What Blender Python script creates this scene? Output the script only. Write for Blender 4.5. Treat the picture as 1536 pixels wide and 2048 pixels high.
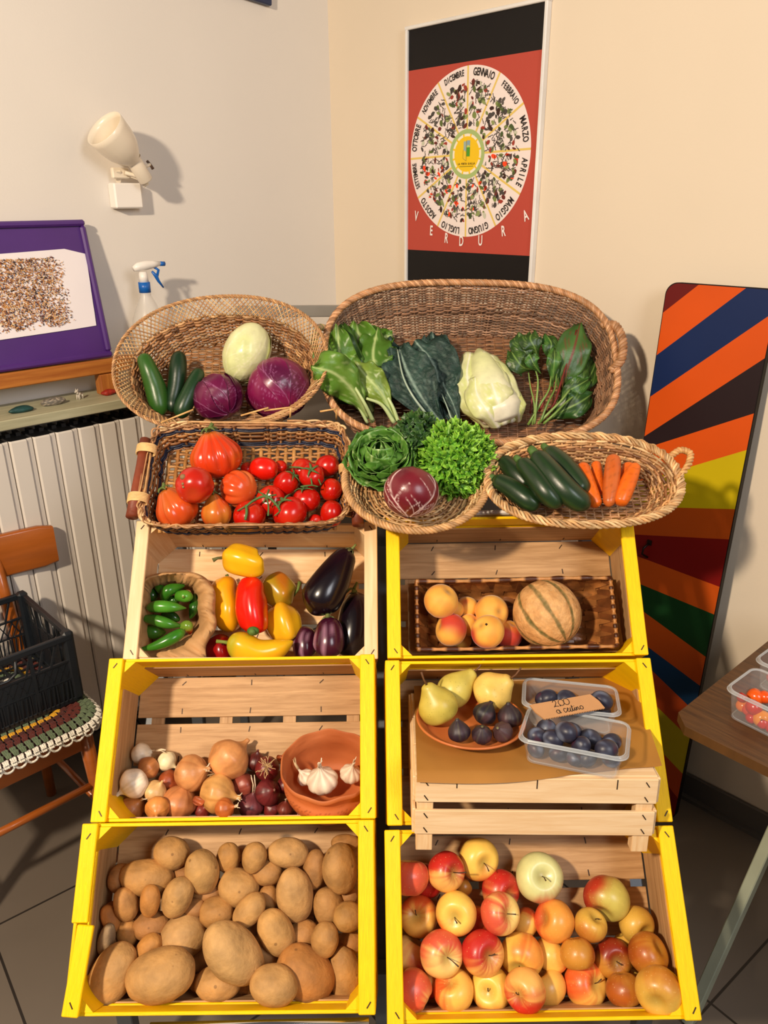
import bpy, math, random
import numpy as np
from mathutils import Vector, Matrix, Euler
random.seed(7); RNG = np.random.RandomState(11)
S = bpy.context.scene; COL = S.collection
for o in list(bpy.data.objects): bpy.data.objects.remove(o)
PI = math.pi
# ------------------------------------------------------------ camera, world, lights, exposure
F = 1550.0; TH = math.radians(21.93); ROLL = math.radians(0.4)
CAM = Vector((0, 0, 1.65))
FW = Vector((0, math.cos(TH), -math.sin(TH))); _r = Vector((1, 0, 0)); _d = Vector((0, -math.sin(TH), -math.cos(TH)))
CR = math.cos(ROLL) * _r + math.sin(ROLL) * _d      # image right
CD = -math.sin(ROLL) * _r + math.cos(ROLL) * _d     # image down
cd = bpy.data.cameras.new('camera'); cam = bpy.data.objects.new('camera', cd); COL.objects.link(cam)
cd.sensor_fit = 'VERTICAL'; cd.sensor_height = 36; cd.lens = F / 2048 * 36; cd.clip_start = 0.05
cam.matrix_world = Matrix(((CR.x, -CD.x, -FW.x, 0), (CR.y, -CD.y, -FW.y, 0), (CR.z, -CD.z, -FW.z, 1.65), (0, 0, 0, 1)))
S.camera = cam
S.view_settings.view_transform = 'Standard'; S.view_settings.look = 'None'
S.view_settings.exposure = 0.10; S.view_settings.gamma = 1.0; S.view_settings.use_curve_mapping = False
W = bpy.data.worlds.new('World'); S.world = W; W.use_nodes = True
W.node_tree.nodes['Background'].inputs[0].default_value = (0.80, 0.77, 0.76, 1)
W.node_tree.nodes['Background'].inputs[1].default_value = 0.15
def area(name, loc, aim, size, power, col, sy=None):
    l = bpy.data.lights.new(name, 'AREA'); l.energy = power; l.color = col; l.size = size
    if sy: l.shape = 'RECTANGLE'; l.size_y = sy
    o = bpy.data.objects.new(name, l); COL.objects.link(o); o.location = loc
    o.rotation_euler = (Vector(aim) - Vector(loc)).to_track_quat('-Z', 'Y').to_euler(); return o
area('ceiling_lamp', (-1.30, -0.60, 2.60), (0.0, 1.5, 0.9), 0.16, 92, (1.0, 0.82, 0.61))
area('window_light', (1.4, -0.9, 2.6), (-0.3, 1.9, 1.2), 0.8, 34, (0.97, 0.97, 1.0), 1.2)

# ------------------------------------------------------------ basic helpers
def lin(c):
    if isinstance(c, str):
        c = [int(c[i:i + 2], 16) / 255 for i in (0, 2, 4)]
    return tuple((x / 12.92 if x <= .04045 else ((x + .055) / 1.055) ** 2.4) for x in c)
def L4(c): return (*lin(c), 1)
def frame(o, X, Y):
    X = Vector(X).normalized(); Y = Vector(Y); Y = (Y - X * Y.dot(X)).normalized(); Z = X.cross(Y)
    return Matrix(((X.x, Y.x, Z.x, o[0]), (X.y, Y.y, Z.y, o[1]), (X.z, Y.z, Z.z, o[2]), (0, 0, 0, 1)))
def ray(px, py): return FW + CR * ((px - 768) / F) + CD * ((py - 1024) / F)
def hit(M, px, py, ax, val):
    """point of the real plane (local axis ax = val of frame M) seen in direction px,py -> local coords"""
    Mi = M.inverted(); o = Mi @ CAM; d = Mi.to_3x3() @ ray(px, py)
    t = (val - o[ax]) / d[ax]; return o + d * t
def atdepth(px, py, z): return CAM + ray(px, py) * z
def depth_of(p): return (Vector(p) - CAM).dot(FW)
def camvec(a, b, c): return CR * a - CD * b - FW * c     # right, up, toward camera
def axisframe(loc, Z, twist=0):
    Z = Vector(Z).normalized(); h = Vector((0, 0, 1)) if abs(Z.z) < .95 else Vector((0, 1, 0))
    X = h.cross(Z).normalized(); Y = Z.cross(X)
    M = Matrix(((X.x, Y.x, Z.x, loc[0]), (X.y, Y.y, Z.y, loc[1]), (X.z, Y.z, Z.z, loc[2]), (0, 0, 0, 1)))
    return M @ Matrix.Rotation(twist, 4, 'Z')
def tag(o, label=None, cat=None, group=None, kind=None):
    if label: o['label'] = label
    if cat: o['category'] = cat
    if group: o['group'] = group
    if kind: o['kind'] = kind
    return o
def thing(name, M, label, cat, group=None, kind=None):
    o = bpy.data.objects.new(name, None); COL.objects.link(o); o.empty_display_size = .05
    o.matrix_world = M if isinstance(M, Matrix) else Matrix.Translation(M)
    return tag(o, label, cat, group, kind)
def put(name, me, parent=None, M=None):
    o = bpy.data.objects.new(name, me); COL.objects.link(o)
    if parent is not None: o.parent = parent
    if M is not None:
        if parent is None: o.matrix_world = M
        else: o.matrix_local = M
    return o
class MB:
    """collects geometry; build() links it as one mesh object"""
    def __init__(s): s.v = []; s.f = []; s.c = []; s.uv = []; s.mi = []; s.n = 0; s.sm = []
    def add(s, v, f, col=(1, 1, 1), uv=None, mi=0, smooth=True):
        v = np.asarray(v, float).reshape(-1, 3); n = len(v)
        s.v.append(v); c = np.asarray(col, float)
        s.c.append(np.tile(c, (n, 1)) if c.ndim == 1 else c)
        s.uv.append(np.zeros((n, 2)) if uv is None else np.asarray(uv, float))
        k = s.n; s.f += [tuple(i + k for i in q) for q in f]; s.mi += [mi] * len(f); s.sm += [smooth] * len(f); s.n += n
        return s
    def box(s, c, d, col=(1, 1, 1), R=None, mi=0, bev=0.0):
        """box centre c, size d, optional local 3x3 rotation; uv runs along the longest side"""
        c = np.array(c, float); h = np.array(d, float) / 2; la = int(np.argmax(h)); oth = [i for i in range(3) if i != la]
        off = random.random() * 7
        R = np.array(R) if R is not None else np.eye(3)
        b = min(bev, h.min() * .6)
        if b <= 0:
            P = np.array([[x, y, z] for x in (-1, 1) for y in (-1, 1) for z in (-1, 1)]) * h
            Fc = [(0, 1, 3, 2), (4, 6, 7, 5), (0, 4, 5, 1), (2, 3, 7, 6), (0, 2, 6, 4), (1, 5, 7, 3)]
        else:
            P = []; idx = {}
            for x in (-1, 1):
                for y in (-1, 1):
                    for z in (-1, 1):
                        for a in range(3):
                            q = h - b; q = q.copy(); q[a] = h[a]; idx[(x, y, z, a)] = len(P); P.append(q * (x, y, z))
            P = np.array(P); Fc = []
            for a in range(3):
                u, w = [i for i in range(3) if i != a]
                for sg in (-1, 1):
                    q = []
                    for (su, sw) in ((-1, -1), (1, -1), (1, 1), (-1, 1)):
                        k = [0, 0, 0]; k[a] = sg; k[u] = su; k[w] = sw; q.append(idx[(*k, a)])
                    Fc.append(tuple(q))
                for su in (-1, 1):
                    for sw in (-1, 1):
                        k1 = [0, 0, 0]; k1[a] = -1; k1[u] = su; k1[w] = sw; k2 = list(k1); k2[a] = 1
                        Fc.append((idx[(*k1, u)], idx[(*k2, u)], idx[(*k2, w)], idx[(*k1, w)]))
            for x in (-1, 1):
                for y in (-1, 1):
                    for z in (-1, 1): Fc.append(tuple(idx[(x, y, z, a)] for a in range(3)))
        uv = np.stack([P[:, la] + off, P[:, oth[0]] + P[:, oth[1]] + off * .37], 1)
        return s.add(P @ R.T + c, Fc, col, uv, mi, False)
    def bar(s, a, b, w, t, up=(0, 0, 1), col=(1, 1, 1), mi=0, bev=0.0):
        a = Vector(a); b = Vector(b); d = b - a; Z = d.normalized(); X = Vector(up).cross(Z)
        if X.length < 1e-4: X = Vector((1, 0, 0)).cross(Z)
        X.normalize(); Y = Z.cross(X)
        return s.box((a + b) / 2, (w, t, d.length), col, [[X.x, Y.x, Z.x], [X.y, Y.y, Z.y], [X.z, Y.z, Z.z]], mi, bev)
    def tube(s, pts, r, ns=8, col=(1, 1, 1), closed=False, mi=0, rn=None, nrm=None, cap=True):
        """pts (n,3); r scalar or (n,); optional flat cross-section: rn along given normals nrm, r along the binormal"""
        P = np.asarray(pts, float); n = len(P)
        if closed: T = np.roll(P, -1, 0) - np.roll(P, 1, 0)
        else: T = np.gradient(P, axis=0)
        T /= np.linalg.norm(T, axis=1)[:, None] + 1e-12
        if nrm is None:
            N = np.zeros_like(P); u = np.array([0, 0, 1.]) if abs(T[0, 2]) < .9 else np.array([1., 0, 0])
            for i in range(n):
                u = u - T[i] * (u @ T[i]); u /= np.linalg.norm(u) + 1e-12; N[i] = u
        else:
            N = np.asarray(nrm, float); N = N - T * (N * T).sum(1)[:, None]; N /= np.linalg.norm(N, axis=1)[:, None] + 1e-12
        B = np.cross(T, N); r = np.broadcast_to(np.asarray(r, float), (n,)); rn = r if rn is None else np.broadcast_to(np.asarray(rn, float), (n,))
        a = np.arange(ns) * 2 * PI / ns
        V = P[:, None] + N[:, None] * (np.cos(a)[None, :, None] * rn[:, None, None]) + B[:, None] * (np.sin(a)[None, :, None] * r[:, None, None])
        m = n if closed else n - 1
        Fc = [(i * ns + j, ((i + 1) % n) * ns + j, ((i + 1) % n) * ns + (j + 1) % ns, i * ns + (j + 1) % ns) for i in range(m) for j in range(ns)]
        if cap and not closed: Fc += [tuple(range(ns)), tuple((n - 1) * ns + j for j in reversed(range(ns)))]
        c = np.asarray(col, float)
        if c.ndim == 2: c = np.repeat(c, ns, 0)
        Ln = np.concatenate([[0], np.cumsum(np.linalg.norm(np.diff(P, axis=0), axis=1))])
        uv = np.stack([np.repeat(Ln, ns), np.tile(a * .01, n)], 1)
        return s.add(V.reshape(-1, 3), Fc, c, uv, mi)
    def grid(s, V, col=(1, 1, 1), cu=False, cv=False, mi=0, flip=False, uv=None):
        V = np.asarray(V); nu, nv = V.shape[:2]; mu = nu if cu else nu - 1; mv = nv if cv else nv - 1
        Fc = [(i * nv + j, ((i + 1) % nu) * nv + j, ((i + 1) % nu) * nv + (j + 1) % nv, i * nv + (j + 1) % nv) for i in range(mu) for j in range(mv)]
        if flip: Fc = [q[::-1] for q in Fc]
        c = np.asarray(col, float)
        if c.ndim == 3: c = c.reshape(-1, 3)
        return s.add(V.reshape(-1, 3), Fc, c, uv, mi)
    def mesh(s, name, mats):
        me = bpy.data.meshes.new(name)
        V = np.concatenate(s.v); me.from_pydata(V.tolist(), [], s.f)
        if not isinstance(mats, (list, tuple)): mats = [mats]
        for m in mats: me.materials.append(m)
        me.polygons.foreach_set('material_index', s.mi); me.polygons.foreach_set('use_smooth', s.sm)
        ca = me.color_attributes.new('Col', 'FLOAT_COLOR', 'POINT'); C4 = np.ones((len(V), 4)); C4[:, :3] = np.concatenate(s.c)
        ca.data.foreach_set('color', C4.ravel())
        ul = me.uv_layers.new(name='UV'); li = np.zeros(len(me.loops), int); me.loops.foreach_get('vertex_index', li)
        ul.data.foreach_set('uv', np.concatenate(s.uv)[li].ravel()); me.update(); return me
    def build(s, name, mats, parent=None, M=None): return put(name, s.mesh(name, mats), parent, M)

def pn(P, f, seed=0, k=5):
    """cheap smooth 3d noise, about -1..1"""
    r = np.random.RandomState(seed); P = np.asarray(P); out = 0
    for i in range(k):
        d = r.normal(size=3); d /= np.linalg.norm(d); out = out + np.sin(P @ d * f * (1 + .35 * i) + r.rand() * 6.28)
    return out / k * 1.4
def mix(a, b, t):
    a = np.asarray(a, float); b = np.asarray(b, float); t = np.clip(np.asarray(t), 0, 1)[..., None]; return a * (1 - t) + b * t
def ss(a, b, x): t = np.clip((x - a) / (b - a), 0, 1); return t * t * (3 - 2 * t)

# ------------------------------------------------------------ materials
MAT = {}
def nt(name):
    m = bpy.data.materials.new(name); m.use_nodes = True; t = m.node_tree; return m, t, t.nodes['Principled BSDF']
def surf(name, col=None, rough=.5, var=.12, vs=6., bump=.0, bs=60., coat=0, sss=0, metal=0, spec=.5, stretch=None, attr=False, dots=None, alpha=None, trans=0, coords='Object', sheen=0):
    """general procedural surface: colour (own or from the mesh's colour layer) varied by noise, noise bump"""
    if name in MAT: return MAT[name]
    m, t, b = nt(name); N = t.nodes; K = t.links
    tc = N.new('ShaderNodeTexCoord'); mp = N.new('ShaderNodeMapping'); K.new(tc.outputs[coords], mp.inputs[0])
    if stretch: mp.inputs['Scale'].default_value = stretch
    n1 = N.new('ShaderNodeTexNoise'); n1.inputs['Scale'].default_value = vs; n1.inputs['Detail'].default_value = 5; K.new(mp.outputs[0], n1.inputs[0])
    if attr:
        a = N.new('ShaderNodeAttribute'); a.attribute_name = 'Col'; csrc = a.outputs['Color']
    else:
        a = N.new('ShaderNodeRGB'); a.outputs[0].default_value = L4(col); csrc = a.outputs[0]
    mr = N.new('ShaderNodeMapRange'); mr.inputs[1].default_value = .3; mr.inputs[2].default_value = .7
    mr.inputs[3].default_value = 1 - var; mr.inputs[4].default_value = 1 + var; K.new(n1.outputs[0], mr.inputs[0])
    vm = N.new('ShaderNodeVectorMath'); vm.operation = 'SCALE'; K.new(csrc, vm.inputs[0]); K.new(mr.outputs[0], vm.inputs['Scale'])
    out = vm.outputs[0]
    if dots:   # (scale, threshold, colour)
        vo = N.new('ShaderNodeTexVoronoi'); vo.inputs['Scale'].default_value = dots[0]; K.new(tc.outputs[coords], vo.inputs[0])
        rr = N.new('ShaderNodeMapRange'); rr.inputs[1].default_value = dots[1]; rr.inputs[2].default_value = dots[1] * 1.6; rr.inputs[3].default_value = dots[3] if len(dots) > 3 else .8; rr.inputs[4].default_value = 0
        K.new(vo.outputs['Distance'], rr.inputs[0])
        mx = N.new('ShaderNodeMix'); mx.data_type = 'RGBA'; K.new(rr.outputs[0], mx.inputs[0]); K.new(out, mx.inputs[6]); mx.inputs[7].default_value = L4(dots[2]); out = mx.outputs[2]
    K.new(out, b.inputs['Base Color'])
    if sss: b.inputs['Subsurface Weight'].default_value = sss; b.inputs['Subsurface Radius'].default_value = (.02, .008, .004); b.inputs['Subsurface Scale'].default_value = .3
    b.inputs['Roughness'].default_value = rough; b.inputs['Metallic'].default_value = metal; b.inputs['Specular IOR Level'].default_value = spec
    if coat: b.inputs['Coat Weight'].default_value = coat; b.inputs['Coat Roughness'].default_value = .12
    if sheen: b.inputs['Sheen Weight'].default_value = sheen; b.inputs['Sheen Roughness'].default_value = .4
    if trans: b.inputs['Transmission Weight'].default_value = trans
    if alpha is not None: b.inputs['Alpha'].default_value = alpha
    if bump:
        n2 = N.new('ShaderNodeTexNoise'); n2.inputs['Scale'].default_value = bs; n2.inputs['Detail'].default_value = 4; K.new(mp.outputs[0], n2.inputs[0])
        bp = N.new('ShaderNodeBump'); bp.inputs['Strength'].default_value = bump; bp.inputs['Distance'].default_value = .004; K.new(n2.outputs[0], bp.inputs['Height']); K.new(bp.outputs[0], b.inputs['Normal'])
    MAT[name] = m; return m
def wood(name, col, col2, rough=.6, scale=1., knots=True, coat=0, bump=.25):
    """board wood: grain along the uv's u, colour from col to col2, a few knots"""
    if name in MAT: return MAT[name]
    m, t, b = nt(name); N = t.nodes; K = t.links
    tc = N.new('ShaderNodeUVMap'); tc.uv_map = 'UV'; mp = N.new('ShaderNodeMapping'); K.new(tc.outputs[0], mp.inputs[0]); mp.inputs['Scale'].default_value = (2.2 * scale, 34 * scale, 1)
    n1 = N.new('ShaderNodeTexNoise'); n1.inputs['Scale'].default_value = 3; n1.inputs['Detail'].default_value = 8; n1.inputs['Roughness'].default_value = .62; n1.inputs['Distortion'].default_value = .4; K.new(mp.outputs[0], n1.inputs[0])
    cr = N.new('ShaderNodeValToRGB'); cr.color_ramp.elements[0].position = .32; cr.color_ramp.elements[1].position = .68
    cr.color_ramp.elements[0].color = L4(col2); cr.color_ramp.elements[1].color = L4(col); K.new(n1.outputs[0], cr.inputs[0]); out = cr.outputs[0]
    a = N.new('ShaderNodeAttribute'); a.attribute_name = 'Col'; mu = N.new('ShaderNodeMix'); mu.data_type = 'RGBA'; mu.blend_type = 'MULTIPLY'; mu.inputs[0].default_value = 1
    K.new(out, mu.inputs[6]); K.new(a.outputs[0], mu.inputs[7]); out = mu.outputs[2]
    if knots:
        vo = N.new('ShaderNodeTexVoronoi'); vo.inputs['Scale'].default_value = 1; m2 = N.new('ShaderNodeMapping'); m2.inputs['Scale'].default_value = (6, 14, 1); K.new(tc.outputs[0], m2.inputs[0]); K.new(m2.outputs[0], vo.inputs[0])
        rr = N.new('ShaderNodeMapRange'); rr.inputs[1].default_value = .04; rr.inputs[2].default_value = .1; rr.inputs[3].default_value = .75; rr.inputs[4].default_value = 0; K.new(vo.outputs['Distance'], rr.inputs[0])
        mx = N.new('ShaderNodeMix'); mx.data_type = 'RGBA'; K.new(rr.outputs[0], mx.inputs[0]); K.new(out, mx.inputs[6]); mx.inputs[7].default_value = L4(tuple(x * .45 for x in [int(col2[i:i + 2], 16) / 255 for i in (0, 2, 4)])); out = mx.outputs[2]
    K.new(out, b.inputs['Base Color']); b.inputs['Roughness'].default_value = rough
    if coat: b.inputs['Coat Weight'].default_value = coat
    bp = N.new('ShaderNodeBump'); bp.inputs['Strength'].default_value = bump; bp.inputs['Distance'].default_value = .002; K.new(n1.outputs[0], bp.inputs['Height']); K.new(bp.outputs[0], b.inputs['Normal'])
    MAT[name] = m; return m
def plastic_clear(name, col, alpha, rough=.15):
    if name in MAT: return MAT[name]
    m, t, b = nt(name); b.inputs['Base Color'].default_value = L4(col); b.inputs['Roughness'].default_value = rough
    b.inputs['Alpha'].default_value = alpha; b.inputs['Specular IOR Level'].default_value = .6; MAT[name] = m; return m

M_YEL = surf('yellow_paint', 'ffcc00', rough=.5, spec=.25, var=.10, vs=14, bump=.25, bs=30, coords='UV', stretch=(2, 30, 1))
M_YEL2 = M_YEL
M_PALE = wood('raw_poplar', 'f2d3a4', 'dcae78', bump=.2)
M_PALE2 = wood('aged_poplar', 'cfa574', 'a47a4b', bump=.3)
M_WHITEWOOD = wood('fresh_poplar', 'f3d5aa', 'e2ba88', bump=.15, knots=False)
M_STAPLE = surf('staple_metal', '3a2a20', rough=.5, metal=.6)
M_PINE = wood('oiled_pine', 'c07a34', '9a5420', rough=.4, scale=.7)
M_CHAIR = surf('chair_wood', 'a3561c', rough=.3, var=.14, vs=5, coat=.4, stretch=(1, 1, 8))
M_WIL = surf('willow', attr=True, rough=.45, var=.22, vs=60, bump=.2, bs=200)
M_VEG = surf('vegetable_skin', attr=True, rough=.34, var=.07, vs=45, bump=.05, bs=120, sss=.05)
M_GLOSS = surf('glossy_skin', attr=True, rough=.24, var=.05, vs=30, bump=.02, bs=60, coat=.12)
M_POT = surf('potato_skin', attr=True, rough=.7, var=.22, vs=38, bump=.5, bs=90, dots=(34, .07, '5e3d1c', .55))
M_APP = surf('apple_skin', attr=True, rough=.36, var=.08, vs=50, bump=.03, bs=80, coat=.06, dots=(170, .1, 'f3d890', .35))
M_PEA = surf('peach_skin', attr=True, rough=.65, var=.08, vs=40, sheen=.3)
M_PEAR = surf('pear_skin', attr=True, rough=.4, var=.1, vs=40, bump=.05, bs=60, dots=(160, .09, '7c7426', .6))
M_ONI = surf('onion_skin', attr=True, rough=.4, var=.22, vs=40, bump=.25, bs=45)
M_GAR = surf('papery_skin', attr=True, rough=.6, var=.1, vs=40, bump=.2, bs=90)
M_LEAF = surf('leaf', attr=True, rough=.38, var=.16, vs=30, bump=.3, bs=60)
M_KALE = surf('kale_leaf', attr=True, rough=.6, var=.25, vs=90, bump=1.0, bs=110)
M_MEL = surf('melon_net', attr=True, rough=.7, var=.16, vs=90, bump=1.0, bs=75)
M_TERRA = surf('terracotta', 'c7703c', rough=.62, var=.12, vs=9, bump=.12, bs=60)
M_PAPER = surf('brown_paper', 'bb8e5c', rough=.75, var=.10, vs=24, bump=.9, bs=28)
M_WRAP = surf('waxed_brown_paper', 'a87434', rough=.45, var=.1, vs=7, bump=.2, bs=10)
M_CARD = surf('cardboard', 'c08c5c', rough=.8, var=.06, vs=30)
M_CLEAR = plastic_clear('clear_plastic', 'd4dade', .15, .2)
M_CLEARE = plastic_clear('clear_plastic_edge', 'd4dade', .36, .2)
M_INK = surf('ink', '20140e', rough=.6, var=0)
M_BLK = surf('black_plastic', '1b1f24', rough=.38, var=.1, vs=20)
M_GREY = surf('grey_metal', '55585c', rough=.45, var=.06, vs=8, metal=.3)
M_SHEET = surf('grey_sheet', '77726c', rough=.5, var=.05, vs=4)
M_CHROME = surf('chrome', 'c9c9c9', rough=.18, metal=1, var=.03)
M_CREAM = surf('cream_enamel', 'efe2cc', rough=.3, var=.03, coat=.3)
M_WHITEP = surf('white_plastic', 'f2ece4', rough=.35, var=.02)

# ------------------------------------------------------------ setting
nL = Vector((-.719, .695, 0)).normalized(); nL = Vector((-.695, .719, 0)).normalized(); nR = Vector((.719, .695, 0)).normalized()
WLF = frame(nL * 2.225, (.719, .695, 0), nL)     # left wall frame: x along wall to the right, y into the wall, z up
WRF = frame(nR * 1.914, (.695, -.719, 0), nR)    # right wall frame
def wl(px, py, d): return hit(WLF, px, py, 1, -d)
def wr(px, py, d): return hit(WRF, px, py, 1, -d)
corner = None
_den = nL.x * nR.y - nL.y * nR.x
corner = Vector(((2.225 * nR.y - 1.914 * nL.y) / _den, (nL.x * 1.914 - nR.x * 2.225) / _den, 0))
sL = (WLF.inverted() @ corner).x; sR = (WRF.inverted() @ corner).x
M_WL = surf('wall_paint_left', 'e3dcd3', rough=.85, var=.015, vs=3, bump=.06, bs=180)
M_WR = surf('wall_paint_right', 'e4d4bd', rough=.85, var=.015, vs=3, bump=.06, bs=180)
def tiles():
    m, t, b = nt('floor_tiles'); N = t.nodes; K = t.links
    tc = N.new('ShaderNodeTexCoord'); mp = N.new('ShaderNodeMapping'); K.new(tc.outputs['Object'], mp.inputs[0])
    mp.inputs['Rotation'].default_value = (0, 0, math.radians(TILE_ROT)); mp.inputs['Location'].default_value = TILE_OFF
    br = N.new('ShaderNodeTexBrick'); br.offset = 0; br.inputs['Scale'].default_value = 1; br.inputs['Brick Width'].default_value = .6; br.inputs['Row Height'].default_value = .6
    br.inputs['Mortar Size'].default_value = .003; br.inputs['Mortar Smooth'].default_value = .1
    br.inputs['Color1'].default_value = L4('6f655a'); br.inputs['Color2'].default_value = L4('6a6056'); br.inputs['Mortar'].default_value = L4('28221e'); K.new(mp.outputs[0], br.inputs[0])
    n = N.new('ShaderNodeTexNoise'); n.inputs['Scale'].default_value = 2.5; n.inputs['Detail'].default_value = 6; K.new(tc.outputs['Object'], n.inputs[0])
    mr = N.new('ShaderNodeMapRange'); mr.inputs[3].default_value = .82; mr.inputs[4].default_value = 1.15; K.new(n.outputs[0], mr.inputs[0])
    vm = N.new('ShaderNodeVectorMath'); vm.operation = 'SCALE'; K.new(br.outputs[0], vm.inputs[0]); K.new(mr.outputs[0], vm.inputs['Scale']); K.new(vm.outputs[0], b.inputs['Base Color'])
    b.inputs['Roughness'].default_value = .45; return m
# tile joints seen at (0,1845)-(165,1770) and (1390,2030)-(1536,1880)
def fl(px, py): return hit(Matrix(), px, py, 2, 0.0)
g0, g1 = fl(0, 1848), fl(158, 1768); g2, g3 = fl(1423, 2008), fl(1536, 1878)
TILE_ROT = -math.degrees(math.atan2(g1.y - g0.y, g1.x - g0.x)); 
_R = Matrix.Rotation(math.radians(TILE_ROT), 3, 'Z'); _a = _R @ g0; _b = _R @ fl(1423, 2008)
TILE_OFF = (-(_b.x % .6), -(_a.y % .6), 0)
def structure(name, mb, mat, M=None):
    o = mb.build(name, mat, None, M); o['kind'] = 'structure'; return o
structure('floor', MB().box((0, .5, -.02), (7, 7, .04)), tiles())
structure('wall_left', MB().box((sL - 1.75, .05, 1.5), (3.5, .1, 3.0)), M_WL, WLF)
structure('wall_right', MB().box((sR + 1.75, .05, 1.5), (3.5, .1, 3.0)), M_WR, WRF)
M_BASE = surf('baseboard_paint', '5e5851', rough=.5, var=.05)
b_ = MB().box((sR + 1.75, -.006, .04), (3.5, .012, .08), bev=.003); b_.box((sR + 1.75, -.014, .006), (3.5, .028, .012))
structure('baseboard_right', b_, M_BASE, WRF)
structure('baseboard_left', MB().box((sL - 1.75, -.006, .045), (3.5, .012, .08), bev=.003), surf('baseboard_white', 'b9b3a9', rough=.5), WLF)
# ------------------------------------------------------------ left wall things (frame WLF: x right, y into wall, z up)
SHZ = 1.137
M_SHELF = wood('pale_green_board', 'b9b596', 'a19d7e', rough=.5, scale=.6, knots=False, bump=.1)
t = tag(MB().box((sL - 1.05, -.0925, SHZ - .013), (2.1, .183, .026), bev=.002).build('radiator_shelf', M_SHELF, None, WLF),
        'pale green painted board shelf above the white radiator', 'shelf')
# radiator
M_RAD = surf('radiator_enamel', 'ddd5cb', rough=.4, var=.02)
M_RADD = surf('radiator_inside', '3d3a37', rough=.6)
x0 = wl(155, 1000, .15).x; x1 = wl(199.5, 1000, .15).x; pitch = (wl(223, 1000, .15).x - wl(90, 1000, .15).x) / 3
gx = wl(135, 1000, .15).x
rad = thing('radiator', WLF @ Matrix.Translation((gx, -.1, .12)), 'tall white ribbed panel radiator on the left wall under the shelf', 'radiator')
def radsec(i):
    m = MB(); w = pitch * .955; h = .95
    # front face column, bevelled flank, vertical back fin, convector vents on top
    prof = [(-w / 2, .0), (-w / 2, -.045), (-w / 2 + .004, -.05), (w * .22, -.05), (w * .26, -.046), (w * .5, -.043), (w * .5, .0)]
    V = np.array([[(x, y, z) for z in (0, h - .004, h)] for x, y in prof]); V[:, 2, 1] += .004
    m.add(V.reshape(-1, 3), [(i * 3 + j, i * 3 + j + 1, (i + 1) * 3 + j + 1, (i + 1) * 3 + j) for i in range(6) for j in range(2)], smooth=False)
    m.box((0, .03, h / 2), (.012, .07, h - .02)); m.box((0, .065, h / 2), (w * .9, .006, h - .04))
    return m
smooth_col = (1, 1, 1)
for i in range(-4, 8):
    if gx + (i + .5) * pitch > sL - .12: break
    s_ = radsec(i).build('radiator_section', M_RAD, rad, Matrix.Translation(((i + .5) * pitch, 0, 0)))
    c_ = MB().box((0, .005, .945), (pitch * .9, .075, .006), bev=.001)
    for k in (-1, 1): c_.box((k * pitch * .22, .02, .952), (pitch * .2, .03, .012))
    c_.build('convector_grille', M_RADD, s_)
MB().tube([(-4 * pitch, .04, .9), (8 * pitch, .04, .9)], .014, 10).build('pipe', M_RADD, rad)
# stones on the shelf
def pebble(name, px, py, d, r, col, label, cat, seed, speck=None):
    p = hit(WLF, px, py, 2, SHZ + r[2] * .8)
    m = MB(); nu, nv = 28, 16
    th = np.linspace(0, PI, nv); ph = np.arange(nu) * 2 * PI / nu
    T, P = np.meshgrid(th, ph, indexing='ij'); D = np.stack([np.sin(T) * np.cos(P), np.sin(T) * np.sin(P), np.cos(T)], -1)
    k = 1 + .14 * pn(D, 2.2, seed) + .05 * pn(D, 6, seed + 1)
    V = D * np.array(r) * k[..., None]; V[..., 2] = np.maximum(V[..., 2], -r[2] * .8)
    c = np.array(lin(col)) * (1 + .25 * pn(D, 9, seed + 3)[..., None])
    if speck: c = mix(c, lin(speck), (pn(D, 30, seed + 5) > .35) * .8)
    m.grid(V, c, cv=True, flip=True); o = m.build(name, surf('stone', attr=True, rough=.5, var=.2, vs=60, bump=.4, bs=80), None, WLF @ Matrix.Translation(p))
    return tag(o, label, cat)
pebble('teal_stone', 41, 819, .12, (.032, .016, .009), '14403f', 'flat dark teal pebble at the left end of the radiator shelf', 'stone', 3)
pebble('grey_stone', 106, 803, .11, (.033, .018, .011), '6a645c', 'speckled grey oval pebble on the radiator shelf', 'stone', 5, 'b5a793')
pebble('red_stone', 216, 785, .07, (.022, .013, .009), '9a2416', 'glossy red stone on the shelf next to the oval basket rim', 'stone', 8)
# white dog figurine
p = hit(WLF, 159, 796, 2, SHZ + .003); p.z = SHZ
m = MB(); W_ = lin('cfc6b8')
def skinball(m, c, r, col=W_, n=10):
    th = np.linspace(0, PI, n); ph = np.arange(n + 4) * 2 * PI / (n + 4); T, P = np.meshgrid(th, ph, indexing='ij')
    r = np.array(r) if np.ndim(r) else np.array([r] * 3)
    V = np.stack([np.sin(T) * np.cos(P), np.sin(T) * np.sin(P), np.cos(T)], -1) * r + np.array(c)
    return m.grid(V, col, cv=True, flip=True)
m.tube([(-.004, 0, .004 + .010), (.002, 0, .0145), (.009, 0, .012)], [.0052, .0048, .0045], 10, W_)
m.tube([(-.005, 0, .016), (-.007, 0, .022)], [.004, .0035], 8, W_); skinball(m, (-.008, 0, .024), (.0055, .0042, .0042)); m.tube([(-.011, 0, .0235), (-.0155, 0, .022)], [.003, .0018], 8, W_)
for s in (-1, 1):
    m.tube([(-.004, s * .003, .013), (-.0055, s * .0035, .006), (-.006, s * .0035, .0)], [.0028, .0018, .002], 8, W_)
    m.tube([(.008, s * .003, .012), (.0105, s * .0035, .006), (.009, s * .0035, .0)], [.003, .0018, .002], 8, W_)
    m.tube([(-.0065, s * .003, .0265), (-.006, s * .0035, .031)], [.0018, .0006], 6, W_)
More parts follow.
